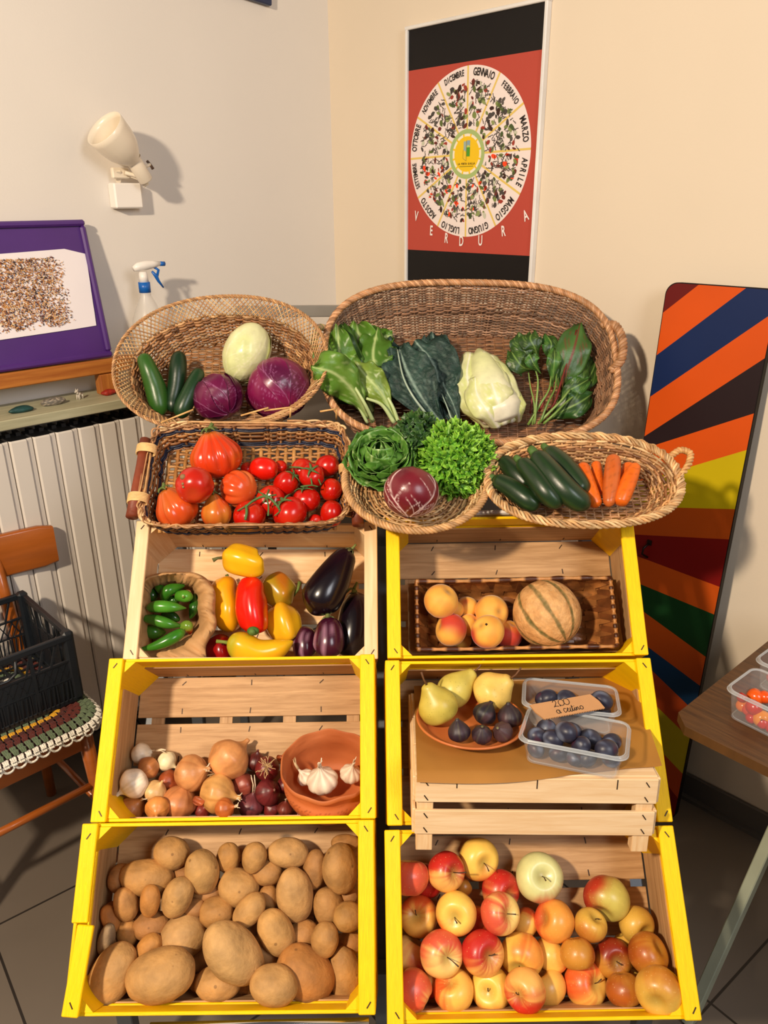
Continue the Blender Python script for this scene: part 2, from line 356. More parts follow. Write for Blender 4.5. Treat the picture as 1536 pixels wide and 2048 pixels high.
m.tube([(.0115, 0, .013), (.016, 0, .012), (.018, 0, .016)], [.0016, .0013, .001], 6, W_)
tag(m.build('dog_figurine', surf('white_ceramic', 'd8d0c2', rough=.4, attr=True), None, WLF @ Matrix.Translation(p) @ Matrix.Rotation(.5, 4, 'Z')), 'tiny white four-legged animal figurine standing on the radiator shelf', 'figurine')
# wooden ledge the picture stands on
d_ = .085
bz1 = wl(210, 716, d_).z; bx1 = wl(236, 725, d_).x; blk = wl(213, 750, d_).x
lg = thing('picture_ledge', WLF @ Matrix.Translation((blk - .3, -d_, SHZ)), 'varnished pine rail on a block, carrying the purple picture', 'ledge')
hb = bz1 - SHZ
MB().box((-.22, 0, hb - .020), (1.2, .035, .040), bev=.003).build('rail', M_PINE, lg)
for k, xx in enumerate((.3, -.55)): MB().box((xx, 0, (hb - .042) / 2), (.055, .04, hb - .042), bev=.002).build('support_block', M_PINE, lg)
# purple picture leaning to the wall
zb = bz1 + .001; tr = wl(178, 441, .02); zt = tr.z; xr = wl(221, 703, d_).x; xt = tr.x
lean = math.atan2(d_ - .022, zt - zb); Hh = (zt - zb) / math.cos(lean)
PM = WLF @ Matrix.Translation((xr, -d_ + .006, zb)) @ Matrix.Rotation(-lean, 4, 'X') @ Matrix.Rotation(PI / 2, 4, 'X')
# local: x right (0 = right edge), y up, z toward the room
pic = thing('framed_picture', PM, 'purple framed collage of seeds on white paper, leaning on the pine rail', 'picture')
M_PUR = surf('purple_paint', '4b2474', rough=.35, var=.06, vs=10)
Wp = .60; fr = .016
MB().box((-Wp / 2, Hh / 2, .006), (Wp - .01, Hh - .01, .010)).build('backing_board', M_PUR, pic)
for c, d in (((-Wp / 2, Hh - fr / 2, .012), (Wp, fr, .022)), ((-Wp / 2, fr / 2, .012), (Wp, fr, .022)), ((-fr / 2, Hh / 2, .012), (fr, Hh - 2 * fr, .022)), ((-Wp + fr / 2, Hh / 2, .012), (fr, Hh - 2 * fr, .022))):
    MB().box(c, d, bev=.005).build('frame_rail', M_PUR, pic)
def picloc(px, py): return hit(PM, px, py, 2, .012)
pc = [picloc(*q) for q in ((0, 508), (128, 498), (171, 508), (192, 651), (150, 658), (0, 680))]
pl = pc[0].x - .30
m = MB(); yt0, yb0 = pc[0].y, pc[5].y
top = [(pl, yt0 - .003), (pc[0].x, pc[0].y), (pc[1].x, pc[1].y), (pc[2].x, pc[2].y)]; bot = [(pl, yb0 + .004), (pc[5].x, pc[5].y), (pc[4].x, pc[4].y), (pc[3].x, pc[3].y)]
V = []
for (tx, ty), (bx_, by) in zip(top, bot): V.append([(tx + (bx_ - tx) * k / 6, ty + (by - ty) * k / 6, .0135 + .0012 * math.sin(k + tx * 30) ** 2) for k in range(7)])
m.grid(np.array(V), lin('f3ecef')); paper = m.build('paper_sheet', surf('white_paper', 'f0e8ea', rough=.8, var=.03), pic)
m = MB(); a_, b_ = picloc(2, 520), picloc(152, 650)
cols = [lin(c) for c in ('c88a48', '96562c', '3c211a', 'dcb078', 'eed8b8', '6b3024', 'd39a58', 'b87840', '2a1a18')]
for k in range(9000):
    u = random.random(); v = random.random(); xx = a_.x - .30 + (b_.x - a_.x + .30) * u; yy = b_.y + (a_.y - b_.y) * v
    e = min((b_.x - xx) / .05, 1); 
    if random.random() > e * .9 + .1: continue
    if v < .06 + .05 * math.sin(xx * 60) and random.random() < .8: continue
    an = random.random() * PI; l = random.uniform(.0018, .0048); w = random.uniform(.0008, .0018); z = .0152 + random.random() * .0022
    c, s = math.cos(an), math.sin(an); P = [(l, 0, 0), (0, w, 0), (-l, 0, 0), (0, -w, 0), (0, 0, w)]
    V = [(xx + c * q[0] - s * q[1], yy + s * q[0] + c * q[1], z + q[2]) for q in P]
    m.add(V, [(0, 1, 4), (1, 2, 4), (2, 3, 4), (3, 0, 4)], random.choice(cols))
so = m.build('glued_seeds', surf('seed_husks', attr=True, rough=.6, var=.1), pic); so['kind'] = 'stuff'
# corner of a dark blue picture high on the left wall
a_ = wl(498, 3, .01); b_ = wl(548, 4, .01)
m = MB().box((a_.x - .12, -.012, a_.z + .245), (.5, .022, .5), bev=.003)
hp = thing('hanging_picture', WLF @ Matrix.Translation(((a_.x + b_.x) / 2, -.012, a_.z)), 'dark blue frame corner hanging high on the left wall at the top edge', 'picture')
Rk = Matrix.Rotation(math.radians(5), 4, 'Y')
MB().box((-.22, 0, .25), (.5, .02, .5), bev=.003).build('frame', surf('navy_paint', '1c2b4e', rough=.4), hp, Rk)
# wall spotlight
d0 = .0
bx0, bx1_ = wl(229, 390, .035), wl(284, 390, .035); bz0, bz1_ = wl(257, 417, .035).z, wl(257, 366, .035).z
bc = ((bx0.x + bx1_.x) / 2, -.019, (bz0 + bz1_) / 2)
lamp = thing('wall_spotlight', WLF @ Matrix.Translation(bc), 'cream enamel adjustable spotlight on a white box on the left wall, switched off', 'wall lamp')
bw = bx1_.x - bx0.x; bh = bz1_ - bz0
MB().box((0, 0, 0), (bw, .038, bh), bev=.004).build('wall_box', M_WHITEP, lamp)
LI = (WLF @ Matrix.Translation(bc)).inverted() @ WLF
def ll(px, py, d): return LI @ wl(px, py, d)
a_ = ll(228, 346, .045); b_ = ll(262, 352, .05)
m = MB(); m.box(((a_.x + b_.x) / 2, a_.y + .01, a_.z), (abs(b_.x - a_.x) + .004, .014, .028), bev=.003); m.bar(ll(236, 362, .02), ll(236, 340, .04), .012, .014); m.build('bracket', M_CREAM, lamp)
sk0, sk1 = ll(293, 362, .085), ll(268, 322, .09); op = ll(208, 256, .105)
def lathe_between(m, A, B, prof, n=40, col=(1, 1, 1), hint=(0, 0, 1)):
    A = np.array(A); B = np.array(B); Z = B - A; L = np.linalg.norm(Z); Z /= L; X = np.cross(hint, Z); X /= np.linalg.norm(X); Y = np.cross(Z, X)
    ph = np.arange(n) * 2 * PI / n
    V = np.array([[A + Z * t * L + (X * math.cos(p) + Y * math.sin(p)) * r for p in ph] for t, r in prof])
    return m.grid(V, col, cv=True, flip=False)
R_ = (ll(178, 276, .105) - ll(243, 234, .105)).length / 2
prof = [(0, .034 * 0 + .02), (.08, .026), (.2, .036), (.38, R_ * .83), (.6, R_ * .93), (.85, R_ * .985), (1, R_), (1.005, R_ * .985), (.85, R_ * .95), (.6, R_ * .90), (.38, R_ * .79), (.2, .03), (.1, .02), (.1, .001)]
m = MB(); lathe_between(m, sk1, op, prof, 48); m.build('lamp_shade', M_CREAM, lamp)
m = MB(); lathe_between(m, sk0, sk1, [(0, .001), (0, .017), (.05, .0195), (.85, .0205), (1, .020), (1.1, .024)], 32); m.build('socket', M_CREAM, lamp)
m = MB(); m.tube([ll(262, 352, .05), ll(278, 358, .06), ll(290, 372, .075), ll(296, 366, .08)], .0045, 8); m.tube([ll(250, 345, .05), ll(268, 350, .06), ll(276, 352, .075)], .006, 8); m.build('swivel_arm', M_CREAM, lamp)
m = MB(); k0, k1 = ll(290, 334, .085), ll(300, 328, .085); m.tube([k0, k1], .005, 10); m.build('knob_stem', M_CREAM, lamp)
m = MB(); c = (np.array(ll(300, 328, .085)) + 0); m.tube([ll(294, 322, .085), ll(300, 328, .085), ll(306, 338, .085)], [.004, .0035, .0045], 8); m.build('wing_knob', surf('worn_knob', '5b463a', rough=.5), lamp)
# spray bottle on the shelf
p = wl(296, 530, .10); p.z = SHZ
sb = thing('spray_bottle', WLF @ Matrix.Translation(p), 'clear spray bottle with white head and blue trigger on the shelf', 'spray bottle')
SI = (WLF @ Matrix.Translation(p)).inverted() @ WLF
def sl(px, py, d=.10): return SI @ wl(px, py, d)
zc = sl(290, 582).z; ztop = sl(290, 526).z; rb = .047
m = MB(); prof = [(0, .001), (0, rb * .9), (.02, rb), (.62, rb), (.72, rb * .93), (.85, rb * .62), (.95, .016), (1, .015)]; cx = sl(290, 582).x
lathe_between(m, (cx, 0, 0), (cx, 0, zc), prof, 40, hint=(0, 1, 0)); m.build('bottle', plastic_clear('bottle_plastic', 'e9e4dc', .35, .3), sb)
m = MB(); z2 = sl(290, 564).z; lathe_between(m, (cx, 0, zc - .004), (cx, 0, z2), [(0, .001), (0, .0165), (1, .0165), (1, .001)], 30, hint=(0, 1, 0)); m.build('collar', surf('blue_plastic', '1262b8', rough=.35), sb)
m = MB(); hd = [sl(*q) for q in ((267, 538), (276, 534), (290, 531), (305, 529), (320, 527))]
m.tube(hd, [.007, .012, .013, .0105, .006], 14); m.tube([(cx, 0, z2), (cx, 0, z2 + .028)], [.014, .011], 14); m.build('spray_head', M_WHITEP, sb)
m = MB(); m.tube([sl(319, 527.5), sl(329, 527.5)], .0065, 10); m.build('nozzle', surf('blue_plastic'), sb)
m = MB(); m.tube([sl(*q) for q in ((304, 543), (312, 552), (317, 562), (327, 575))], [.0035, .006, .0045, .0022], 8); m.tube([sl(308, 534), sl(317, 540), sl(314, 553)], .004, 8); m.build('trigger', surf('blue_plastic'), sb)
# ------------------------------------------------------------ poster on the right wall
tl_, trr = wr(817, 57, .012), wr(1094, 4, .012); bl_, br_ = wr(820, 562, .012), wr(1072, 562, .012)
PW = trr.x - tl_.x; top_z = (tl_.z + trr.z) / 2; bot_z = bl_.z; PH = top_z - bot_z
PF = frame(WRF @ Vector(((tl_.x + trr.x) / 2, -.010, (top_z + bot_z) / 2)), (.695, -.719, 0), (0, 0, 1))   # x right, y up, z to room
po = thing('wall_poster', PF, 'framed poster of a seasonal vegetable wheel lettered VERDURA on the right wall', 'poster')
M_INKP = surf('poster_print', attr=True, rough=.45, var=.02, vs=5, spec=.3)
BK, RD, WH, YL, GR = lin('0e0908'), lin('b9493a'), lin('f1e2dc'), lin('e6c667'), lin('a8bd77')
fm = .010
for c, d in (((0, PH / 2 + fm / 2 - .002, 0), (PW + 2 * fm, fm, .02)), ((0, -PH / 2 - fm / 2 + .002, 0), (PW + 2 * fm, fm, .02)), ((-PW / 2 - fm / 2 + .002, 0, 0), (fm, PH, .02)), ((PW / 2 + fm / 2 - .002, 0, 0), (fm, PH, .02))):
    MB().box(c, d, bev=.002).build('frame_rail', surf('white_frame', 'e6e2dc', rough=.35), po)
m = MB()
def rect(m, x0, y0, x1, y1, z, col): m.add([(x0, y0, z), (x1, y0, z), (x1, y1, z), (x0, y1, z)], [(0, 1, 2, 3)], col, smooth=False)
rect(m, -PW / 2, PH / 2 - .15 * PH, PW / 2, PH / 2, .002, BK); rect(m, -PW / 2, -PH / 2 + .137 * PH, PW / 2, PH / 2 - .15 * PH, .002, RD); rect(m, -PW / 2, -PH / 2, PW / 2, -PH / 2 + .137 * PH, .002, BK)
m.build('printed_sheet', M_INKP, po)
dc = (-.005, .013); DR = .2265
def disc(m, c, r0, r1, z, col, n=96, a0=0, a1=2 * PI):
    a = np.linspace(a0, a1, n + 1); V = np.array([[(c[0] + r * math.cos(q), c[1] + r * math.sin(q), z) for q in a] for r in (r0, r1)])
    m.add(V.reshape(-1, 3), [(i, n + 1 + i, n + 2 + i, i + 1) for i in range(n)], col, smooth=False)
m = MB(); disc(m, dc, 0.0005, DR, .0024, WH)
for k in range(12):
    a = PI / 2 - k * PI / 6 + .02; c, s = math.cos(a), math.sin(a); w = .0028; r0, r1 = .065, DR
    m.add([(dc[0] + r0 * c - w * s, dc[1] + r0 * s + w * c, .0028), (dc[0] + r0 * c + w * s, dc[1] + r0 * s - w * c, .0028), (dc[0] + r1 * c + w * s, dc[1] + r1 * s - w * c, .0028), (dc[0] + r1 * c - w * s, dc[1] + r1 * s + w * c, .0028)], [(0, 1, 2, 3)], YL, smooth=False)
disc(m, dc, .054, .066, .003, GR); disc(m, dc, .0005, .0545, .003, lin('f4ead0')); disc(m, dc, .0005, .047, .0032, lin('f2c61c'))
for k in range(12): disc(m, dc, .047, .0545, .0033, lin('f2c61c'), 4, PI / 12 * (2 * k) + .2, PI / 12 * (2 * k) + .3)
m.build('calendar_wheel', M_INKP, po)
# door emblem
m = MB(); x, y = dc[0] + .0, dc[1] + .006
rect(m, x - .012, y + .0, x - .001, y + .028, .0036, lin('9fb3a8')); rect(m, x, y + .006, x + .012, y + .030, .0035, lin('8aa6b4')); rect(m, x, y - .012, x + .012, y + .012, .0037, lin('4f9a2c'))
disc(m, (x + .006, y + .012), .0002, .006, .0038, lin('c9d36a'), 16, 0, PI)
m.add([(x - .013, y + .006, .0038), (x - .001, y + .0, .0038), (x - .001, y - .024, .0038), (x - .013, y - .017, .0038)], [(0, 1, 2, 3)], lin('ecc63a'), smooth=False)
for a, b in (((-.013, .006), (-.013, -.017)), ((-.013, -.017), (-.001, -.024)), ((-.001, -.024), (-.001, .03))): m.bar((x + a[0], y + a[1], .004), (x + b[0], y + b[1], .004), .0006, .0004, (0, 0, 1), lin('6b6a28'))
m.build('door_emblem', M_INKP, po)
# tiny produce drawings and captions scattered in the wedges
m = MB(); pal = [lin(c) for c in ('5c6b34', '7c8a4c', '4a5a30', '3a2018', '6a2a22', 'a03a2a', '8f9a60', 'c8c8b0', '4b4440', '4b4440', '5c5550', '4b4440')]
orange = lin('ff4a1c')
for k in range(1150):
    r = math.sqrt(random.uniform(.072 ** 2, .184 ** 2)); a = random.random() * 2 * PI
    q = (a - PI / 2) % (PI / 6); q = min(q, PI / 6 - q) * r
    if q < .006: continue
    x, y = dc[0] + r * math.cos(a), dc[1] + r * math.sin(a); an = random.random() * PI; c, s = math.cos(an), math.sin(an)
    kind = random.random(); col = random.choice(pal)
    if kind < .55:   # caption-like strokes
        l = random.uniform(.005, .010); w = .0015; col = random.choice(pal[8:])
        P = [(-l, -w), (-l * .6, w * .3), (-l * .2, -w), (l * .3, w * .4), (l, -w * .6), (l, w), (l * .3, w * 1.6), (-l * .2, w), (-l * .6, w * 1.8), (-l, w)]
    else:
        l = random.uniform(.006, .0105); w = l * random.uniform(.4, .75); n = 9; P = [(l * math.cos(j * 2 * PI / n) * random.uniform(.75, 1.1), w * math.sin(j * 2 * PI / n) * random.uniform(.75, 1.1)) for j in range(n)]
        if a > PI and random.random() < .12: col = orange; 
    m.add([(x + c * u - s * v, y + s * u + c * v, .0030 + (k % 7) * .00003) for u, v in P], [tuple(range(len(P)))], col, smooth=False)
o = m.build('produce_drawings', M_INKP, po); o['kind'] = 'stuff'
def text_mesh(txt, size, spacing=1.0, shear=0, offset=0.0):
    c = bpy.data.curves.new('t', 'FONT'); c.body = txt; c.size = size; c.align_x = 'CENTER'; c.align_y = 'CENTER'; c.space_character = spacing; c.shear = shear; c.offset = offset; c.resolution_u = 3
    o = bpy.data.objects.new('t', c); COL.objects.link(o); dg = bpy.context.evaluated_depsgraph_get(); me = bpy.data.meshes.new_from_object(o.evaluated_get(dg)); bpy.data.objects.remove(o); return me
def letters(name, items, mat, parent, base=None):
    """items: (char, x, y, rot, size, xscale) merged into one mesh lying on the sheet"""
    m = MB()
    for ch, x, y, rot, size, xs in items:
        me = text_mesh(ch, size, offset=size * .022); V = np.array([v.co[:] for v in me.vertices])
        if not len(V): continue
        V[:, 0] *= xs; c, s = math.cos(rot), math.sin(rot); X = x + V[:, 0] * c - V[:, 1] * s; Y = y + V[:, 0] * s + V[:, 1] * c
        m.add(np.stack([X, Y, np.full(len(V), .0042)], 1), [tuple(p.vertices) for p in me.polygons], (1, 1, 1), smooth=False)
    return m.build(name, mat, parent, base)
months = ['GENNAIO', 'FEBBRAIO', 'MARZO', 'APRILE', 'MAGGIO', 'GIUGNO', 'LUGLIO', 'AGOSTO', 'SETTEMBRE', 'OTTOBRE', 'NOVEMBRE', 'DICEMBRE']
for k, mo in enumerate(months):
    ac = PI / 2 - (k + .5) * PI / 6; n = len(mo); st = min(.062, .36 / n) ; it = []
    for j, ch in enumerate(mo):
        a = ac - (j - (n - 1) / 2) * st; it.append((ch, dc[0] + .2095 * math.cos(a), dc[1] + .2095 * math.sin(a), a - PI / 2 + random.uniform(-.08, .08), .027 if n < 8 else .0225, .66))
    letters('month_lettering', it, M_INK, po)
it = []
PFi = PF.inverted()
for ch, px, py, rot in (('V', 833, 433, -.15), ('E', 863, 462, -.05), ('R', 893, 477, -.1), ('D', 923, 483, 0), ('U', 961, 482, .02), ('R', 1007, 463, .15), ('A', 1052, 432, .4)):
    q = hit(PF, px, py, 2, .003); it.append((ch, q.x, q.y, rot, .040, .60))
for q_ in it: letters('title_letter', [q_], surf('white_ink', 'f3e9e4', rough=.6, var=0), po)
it = [(ch, dc[0] - .030 + .0043 * j, dc[1] - .0255, 0, .0075, .8) for j, ch in enumerate('LA PORTA GIALLA')]
letters('emblem_lettering', it, M_INK, po)
it = [(ch, dc[0] - .026 + .0022 * j, dc[1] - .0325, 0, .0035, .8) for j, ch in enumerate('prodotti e persone della')]
m = MB(); [m.box((dc[0] - .025 + .0024 * j, dc[1] - .0325, .0036), (.0017, .0018, .0003), lin('7a7a20')) for j in range(22)]; m.build('emblem_underline', M_INKP, po)

# ------------------------------------------------------------ striped board leaning on the right wall
bq = wr(1352, 562, .012); Hb = bq.z; a0 = bq.x - .004; a1 = wr(1484, 1000, .05).x; off = .095
leanb = math.atan2(off - .012, Hb)
BM = frame(WRF @ Vector((a0, -off - .02, 0)), (.695, -.719, 0), Vector((0, 0, 1)) + nR * math.tan(leanb))
BWd = a1 - a0; BH = Hb / math.cos(leanb)
bo = thing('painted_board', BM, 'tall board with rounded corners painted in diagonal orange, blue, yellow and green stripes', 'board')
def rr_outline(w, h, r, n=8):
    P = []
    for cx, cy, a in ((w - r, h - r, 0), (r, h - r, PI / 2), (r, r, PI), (w - r, r, 1.5 * PI)): P += [(cx + r * math.cos(a + k * PI / 2 / n), cy + r * math.sin(a + k * PI / 2 / n)) for k in range(n + 1)]
    return P
P = rr_outline(BWd, BH, .03); n = len(P)
m = MB(); m.add([(x, y, 0) for x, y in P] + [(x, y, .018) for x, y in P], [tuple(reversed(range(n)))] + [tuple(range(n, 2 * n))] + [(i, (i + 1) % n, n + (i + 1) % n, n + i) for i in range(n)], smooth=False)
m.build('panel', surf('dark_board_edge', '120b09', rough=.6, spec=.2), bo)
def bl(px, py):
    q = hit(BM, px, py, 2, .0185); return (q.x, q.y)
Z1 = lambda x, y: (1260 + x / 2.695, 540 + y / 2.695); Z2 = lambda x, y: (1260 + x / 2.566, 1250 + y / 2.566)
cuts = [(Z1(238, 183), Z1(395, 60)), (Z1(205, 413), Z1(655, 75)), (Z1(172, 640), Z1(744, 250)), (Z1(145, 853), Z1(735, 470)), (Z1(130, 945), Z1(683, 768)), (Z1(320, 1062), Z1(645, 965)), (Z1(110, 1277), Z1(590, 1290)),
        (Z1(65, 1428), Z1(555, 1453)), (Z1(47, 1545), Z1(515, 1720)), (Z1(60, 1695), Z1(490, 1872)), (Z1(85, 1850), Z2(425, 190)), (Z2(95, 115), Z2(370, 320)), (Z2(130, 250), Z2(280, 395)), (Z2(160, 440), Z2(350, 625)), (Z2(190, 680), Z2(315, 810)), (Z2(215, 850), Z2(300, 960))]
scol = ['640a08', 'd45008', '0a2250', 'd45008', '221216', 'd45008', 'c4ac02', 'b44a08', '740604', 'bc4c08', '0a3814', 'bc4c08', '0a3458', 'b04214', 'b4a410', 'b04214', '720e04']
import bmesh
def clip(poly, p, q, keep):   # half plane left of p->q if keep
    out = []; f = lambda r: ((q[0] - p[0]) * (r[1] - p[1]) - (q[1] - p[1]) * (r[0] - p[0])) * keep
    for i in range(len(poly)):
        a, b = poly[i], poly[(i + 1) % len(poly)]; fa, fb = f(a), f(b)
        if fa >= 0: out.append(a)
        if fa * fb < 0: t = fa / (fa - fb); out.append((a[0] + (b[0] - a[0]) * t, a[1] + (b[1] - a[1]) * t))
    return out
rest = [(x * .985 + BWd * .0075, y * .997 + BH * .0015) for x, y in P]; m = MB()
for k, c in enumerate(scol):
    if k < len(cuts):
        p, q = bl(*cuts[k][0]), bl(*cuts[k][1]); band = clip(rest, p, q, 1); rest = clip(rest, p, q, -1)
    else: band = rest
    if len(band) > 2: m.add([(x, y, .0186) for x, y in band], [tuple(range(len(band)))], lin(c), smooth=False)
m.build('painted_stripes', surf('gloss_paint', attr=True, rough=.5, var=.05, vs=6, bump=.05, bs=30, spec=.25), bo)
h0 = bl(1293, 1085); h1 = bl(1296, 1112)
m = MB(); m.tube([(h0[0] + .008, h0[1], .02), (h0[0] + .002, h0[1] - .012, .035), (h0[0] + .001, h1[1] + .008, .036), (h1[0], h1[1] - .004, .02)], .003, 8); m.box((h0[0] + .009, h0[1] + .003, .02), (.012, .014, .003)); m.build('wire_hook', surf('dark_hook', '2a1a14', rough=.4, metal=.7), bo)
# ------------------------------------------------------------ table on the right
TZ = .75
def tz(px, py, z=TZ): return hit(Matrix(), px, py, 2, z)
c0 = tz(1340, 1438); e1 = tz(1536, 1282); e2 = tz(1536, 1535)
X_ = Vector((e1.x - c0.x, e1.y - c0.y, 0)).normalized(); Y_ = Vector((e2.x - c0.x, e2.y - c0.y, 0)).normalized()
M_TAB = wood('brown_veneer', '603f20', '3e2612', rough=.45, scale=1.2, knots=False, bump=.35)
tb = thing('brown_table', frame((c0.x, c0.y, 0), X_, Vector((0, 0, 1)).cross(X_)), 'brown wooden table corner at the right holding tomato punnets', 'table')
TI = tb.matrix_world.inverted(); e2l = TI @ e2; e2l.z = 0
l1, l2 = .60, .8; u1 = Vector((1, 0, 0)); u2 = e2l.normalized(); ch = .03
Pt = [u1 * ch, u1 * l1, u1 * l1 + u2 * l2, u2 * l2, u2 * ch]
m = MB(); n = 5; V = [(p.x, p.y, TZ) for p in Pt] + [(p.x, p.y, TZ - .019) for p in Pt]
uv = [(p.x * -.2 + p.y * 1.0, p.x) for p in Pt] * 2
m.add(V, [tuple(reversed(range(n)))] + [tuple(range(n, 2 * n))] + [(i, (i + 1) % n, n + (i + 1) % n, n + i) for i in range(n)], (1, 1, 1), uv, smooth=False); top_ = m.build('table_top', M_TAB, tb)
m = MB(); m.bar(tuple(u1 * .08 + u2 * .06 + Vector((0, 0, TZ - .05))), tuple(u1 * l1 * .9 + u2 * .06 + Vector((0, 0, TZ - .05))), .02, .045); m.build('apron', M_TAB, tb)
A = TI @ (CAM + ray(1376, 2046) * 1.66); 
fl0 = fl(1378, 2044); gA = TI @ Vector((fl0.x, fl0.y, 0)); qq = TI @ (CAM + ray(1531, 1702) * 1.56)
dr = qq - gA; topA = gA + dr * ((TZ - .03 - gA.z) / dr.z)
M_LEG = surf('pale_green_paint', '9aa08c', rough=.5, var=.1, vs=12)
MB().bar(gA + Vector((0, 0, .002)), topA, .036, .022, (0, 1, 0), bev=.002).build('leg', M_LEG, tb)
MB().bar(gA + Vector((.55, -.05, .002)), topA + Vector((-.25, -.05, 0)), .036, .022, (0, 1, 0), bev=.002).build('leg', M_LEG, tb)
MB().bar((.62, -.62, .002), (.5, -.55, TZ - .03), .036, .022, (0, 1, 0), bev=.002).build('leg', M_LEG, tb)

# ------------------------------------------------------------ chair with crochet cushion and black crate
CHM = frame(WLF @ Vector((0, 0, 0)), (.719, .695, 0), nL)   # same axes as the wall: x right, -y into the room
def cz(px, py, z):
    q = hit(WLF, px, py, 2, z); return q
SEAT = .45
fr_ = cz(203, 1432, SEAT + .02); back_y = -.135; 
chw = .42; cx1 = fr_.x - .005; cy0 = fr_.y + .005; cx0 = cx1 - chw
chair = thing('wooden_chair', WLF @ Matrix.Translation(((cx0 + cx1) / 2, (cy0 + back_y) / 2, 0)), 'varnished brown wooden chair in front of the radiator with a crochet cushion', 'chair')
CI = chair.matrix_world.inverted() @ WLF
hw = chw / 2; hd_ = (back_y - cy0) / 2
hd_ = min(hd_, .21)
# re-place so that the front edge stays
yc = cy0 + hd_; chair.matrix_world = WLF @ Matrix.Translation(((cx0 + cx1) / 2, yc, 0)); CI = chair.matrix_world.inverted() @ WLF
m = MB(); P = rr_outline(chw, 2 * hd_, .05, 6); n = len(P)
m.add([(x - hw, y - hd_, SEAT) for x, y in P] + [(x - hw, y - hd_, SEAT - .022) for x, y in P], [tuple(range(n))] + [tuple(reversed(range(n, 2 * n)))] + [(i, n + i, n + (i + 1) % n, (i + 1) % n) for i in range(n)], smooth=False); m.build('seat', M_CHAIR, chair)
m = MB(); m.box((0, -hd_ + .035, SEAT - .05), (chw - .08, .02, .055), bev=.004); m.build('front_apron', M_CHAIR, chair)
m = MB(); m.box((hw - .035, 0, SEAT - .05), (.02, 2 * hd_ - .08, .055), bev=.004); m.build('side_apron', M_CHAIR, chair); m = MB(); m.box((-hw + .035, 0, SEAT - .05), (.02, 2 * hd_ - .08, .055), bev=.004); m.build('side_apron', M_CHAIR, chair)
for s in (-1, 1):
    MB().tube([(s * (hw - .03), -hd_ + .035, SEAT - .02), (s * (hw - .018), -hd_ + .02, 0)], [.019, .014], 12).build('leg', M_CHAIR, chair)
    MB().tube([(s * (hw - .035), hd_ - .03, 0), (s * (hw - .035), hd_ - .035, SEAT), (s * (hw - .04), hd_ - .005, .66), (s * (hw - .04), hd_ + .02, .80)], [.014, .018, .017, .014], 12).build('rear_leg', M_CHAIR, chair)
    MB().tube([(s * (hw - .022), -hd_ + .025, .19), (s * (hw - .035), hd_ - .03, .19)], .009, 10).build('stretcher', M_CHAIR, chair)
MB().tube([(-hw + .022, -hd_ + .028, .26), (hw - .022, -hd_ + .028, .26)], .010, 10).build('stretcher', M_CHAIR, chair)
# backrest board
brc = CI @ wl(107, 1088, -(yc + hd_) )
yb = hd_ - .004; zt_ = (CI @ hit(WLF, 100, 1045, 1, yc + hd_)).z; zb_ = (CI @ hit(WLF, 100, 1128, 1, yc + hd_)).z; xr_ = (CI @ hit(WLF, 108, 1088, 1, yc + hd_)).x
V = []; 
nx = 18
outer = []
for i in range(nx + 1):
    x = -xr_ + 2 * xr_ * i / nx; e = 1 - max(0, (abs(x) - (xr_ - .02)) / .02) ** 2 * .12; c = .03 * (1 - (x / xr_) ** 2); h = (zt_ - zb_) / 2 * e; zm = (zt_ + zb_) / 2
    V.append([(x, yb - .010 + c, zm - h), (x, yb - .013 + c, zm - h + .006), (x, yb - .013 + c, zm + h - .006), (x, yb - .010 + c, zm + h), (x, yb + .004 + c, zm + h), (x, yb + .007 + c, zm + h - .006), (x, yb + .007 + c, zm - h + .006), (x, yb + .004 + c, zm - h)])
m = MB(); V = np.array(V); m.grid(V, cv=True); m.add(V[0], [tuple(range(8))]); m.add(V[-1], [tuple(reversed(range(8)))]); m.build('backrest', M_CHAIR, chair)
# crochet cushion
cu = thing('crochet_cushion', chair.matrix_world @ Matrix.Translation((0, 0, SEAT + .0)), 'crochet seat cushion ringed in yellow, dark red, green and white wool', 'cushion')
M_WOOL = surf('wool', attr=True, rough=.9, var=.25, vs=120, bump=.6, bs=220, sheen=.2)
m = MB(); P = np.array(rr_outline(chw + .01, 2 * hd_ + .01, .06, 8)) - (hw + .005, hd_ + .005)
lay = [(0.0, .001), (1.0, .001), (1.02, .012), (.97, .022), (.5, .026), (0, .026)]
m.grid(np.array([[(x * k, y * k, z) for x, y in P] for k, z in lay]), lin('4a1a12'), cv=True, flip=True); m.build('pad', M_WOOL, cu)
bands = [(1.04, .010, 'e8e2d4', 1), (1.035, .018, 'e8e2d4', 1), (.99, .027, '5f6e52', 1), (.93, .029, '5f6e52', 1), (.87, .030, '5a1e14', 1), (.81, .030, '5a1e14', 1), (.75, .031, '4a1a12', 1), (.69, .031, 'd39a18', 1), (.6, .031, '5f6e52', 1), (.5, .031, 'e8e2d4', 1), (.4, .031, '5a1e14', 1), (.3, .031, 'd39a18', 1), (.2, .031, '5a1e14', 1), (.1, .031, '5f6e52', 1)]
def along(P, n):
    Q = np.vstack([P, P[:1]]); L = np.concatenate([[0], np.cumsum(np.linalg.norm(np.diff(Q, axis=0), axis=1))]); s = np.arange(n) * L[-1] / n
    return np.stack([np.interp(s, L, Q[:, 0]), np.interp(s, L, Q[:, 1])], 1), L[-1]
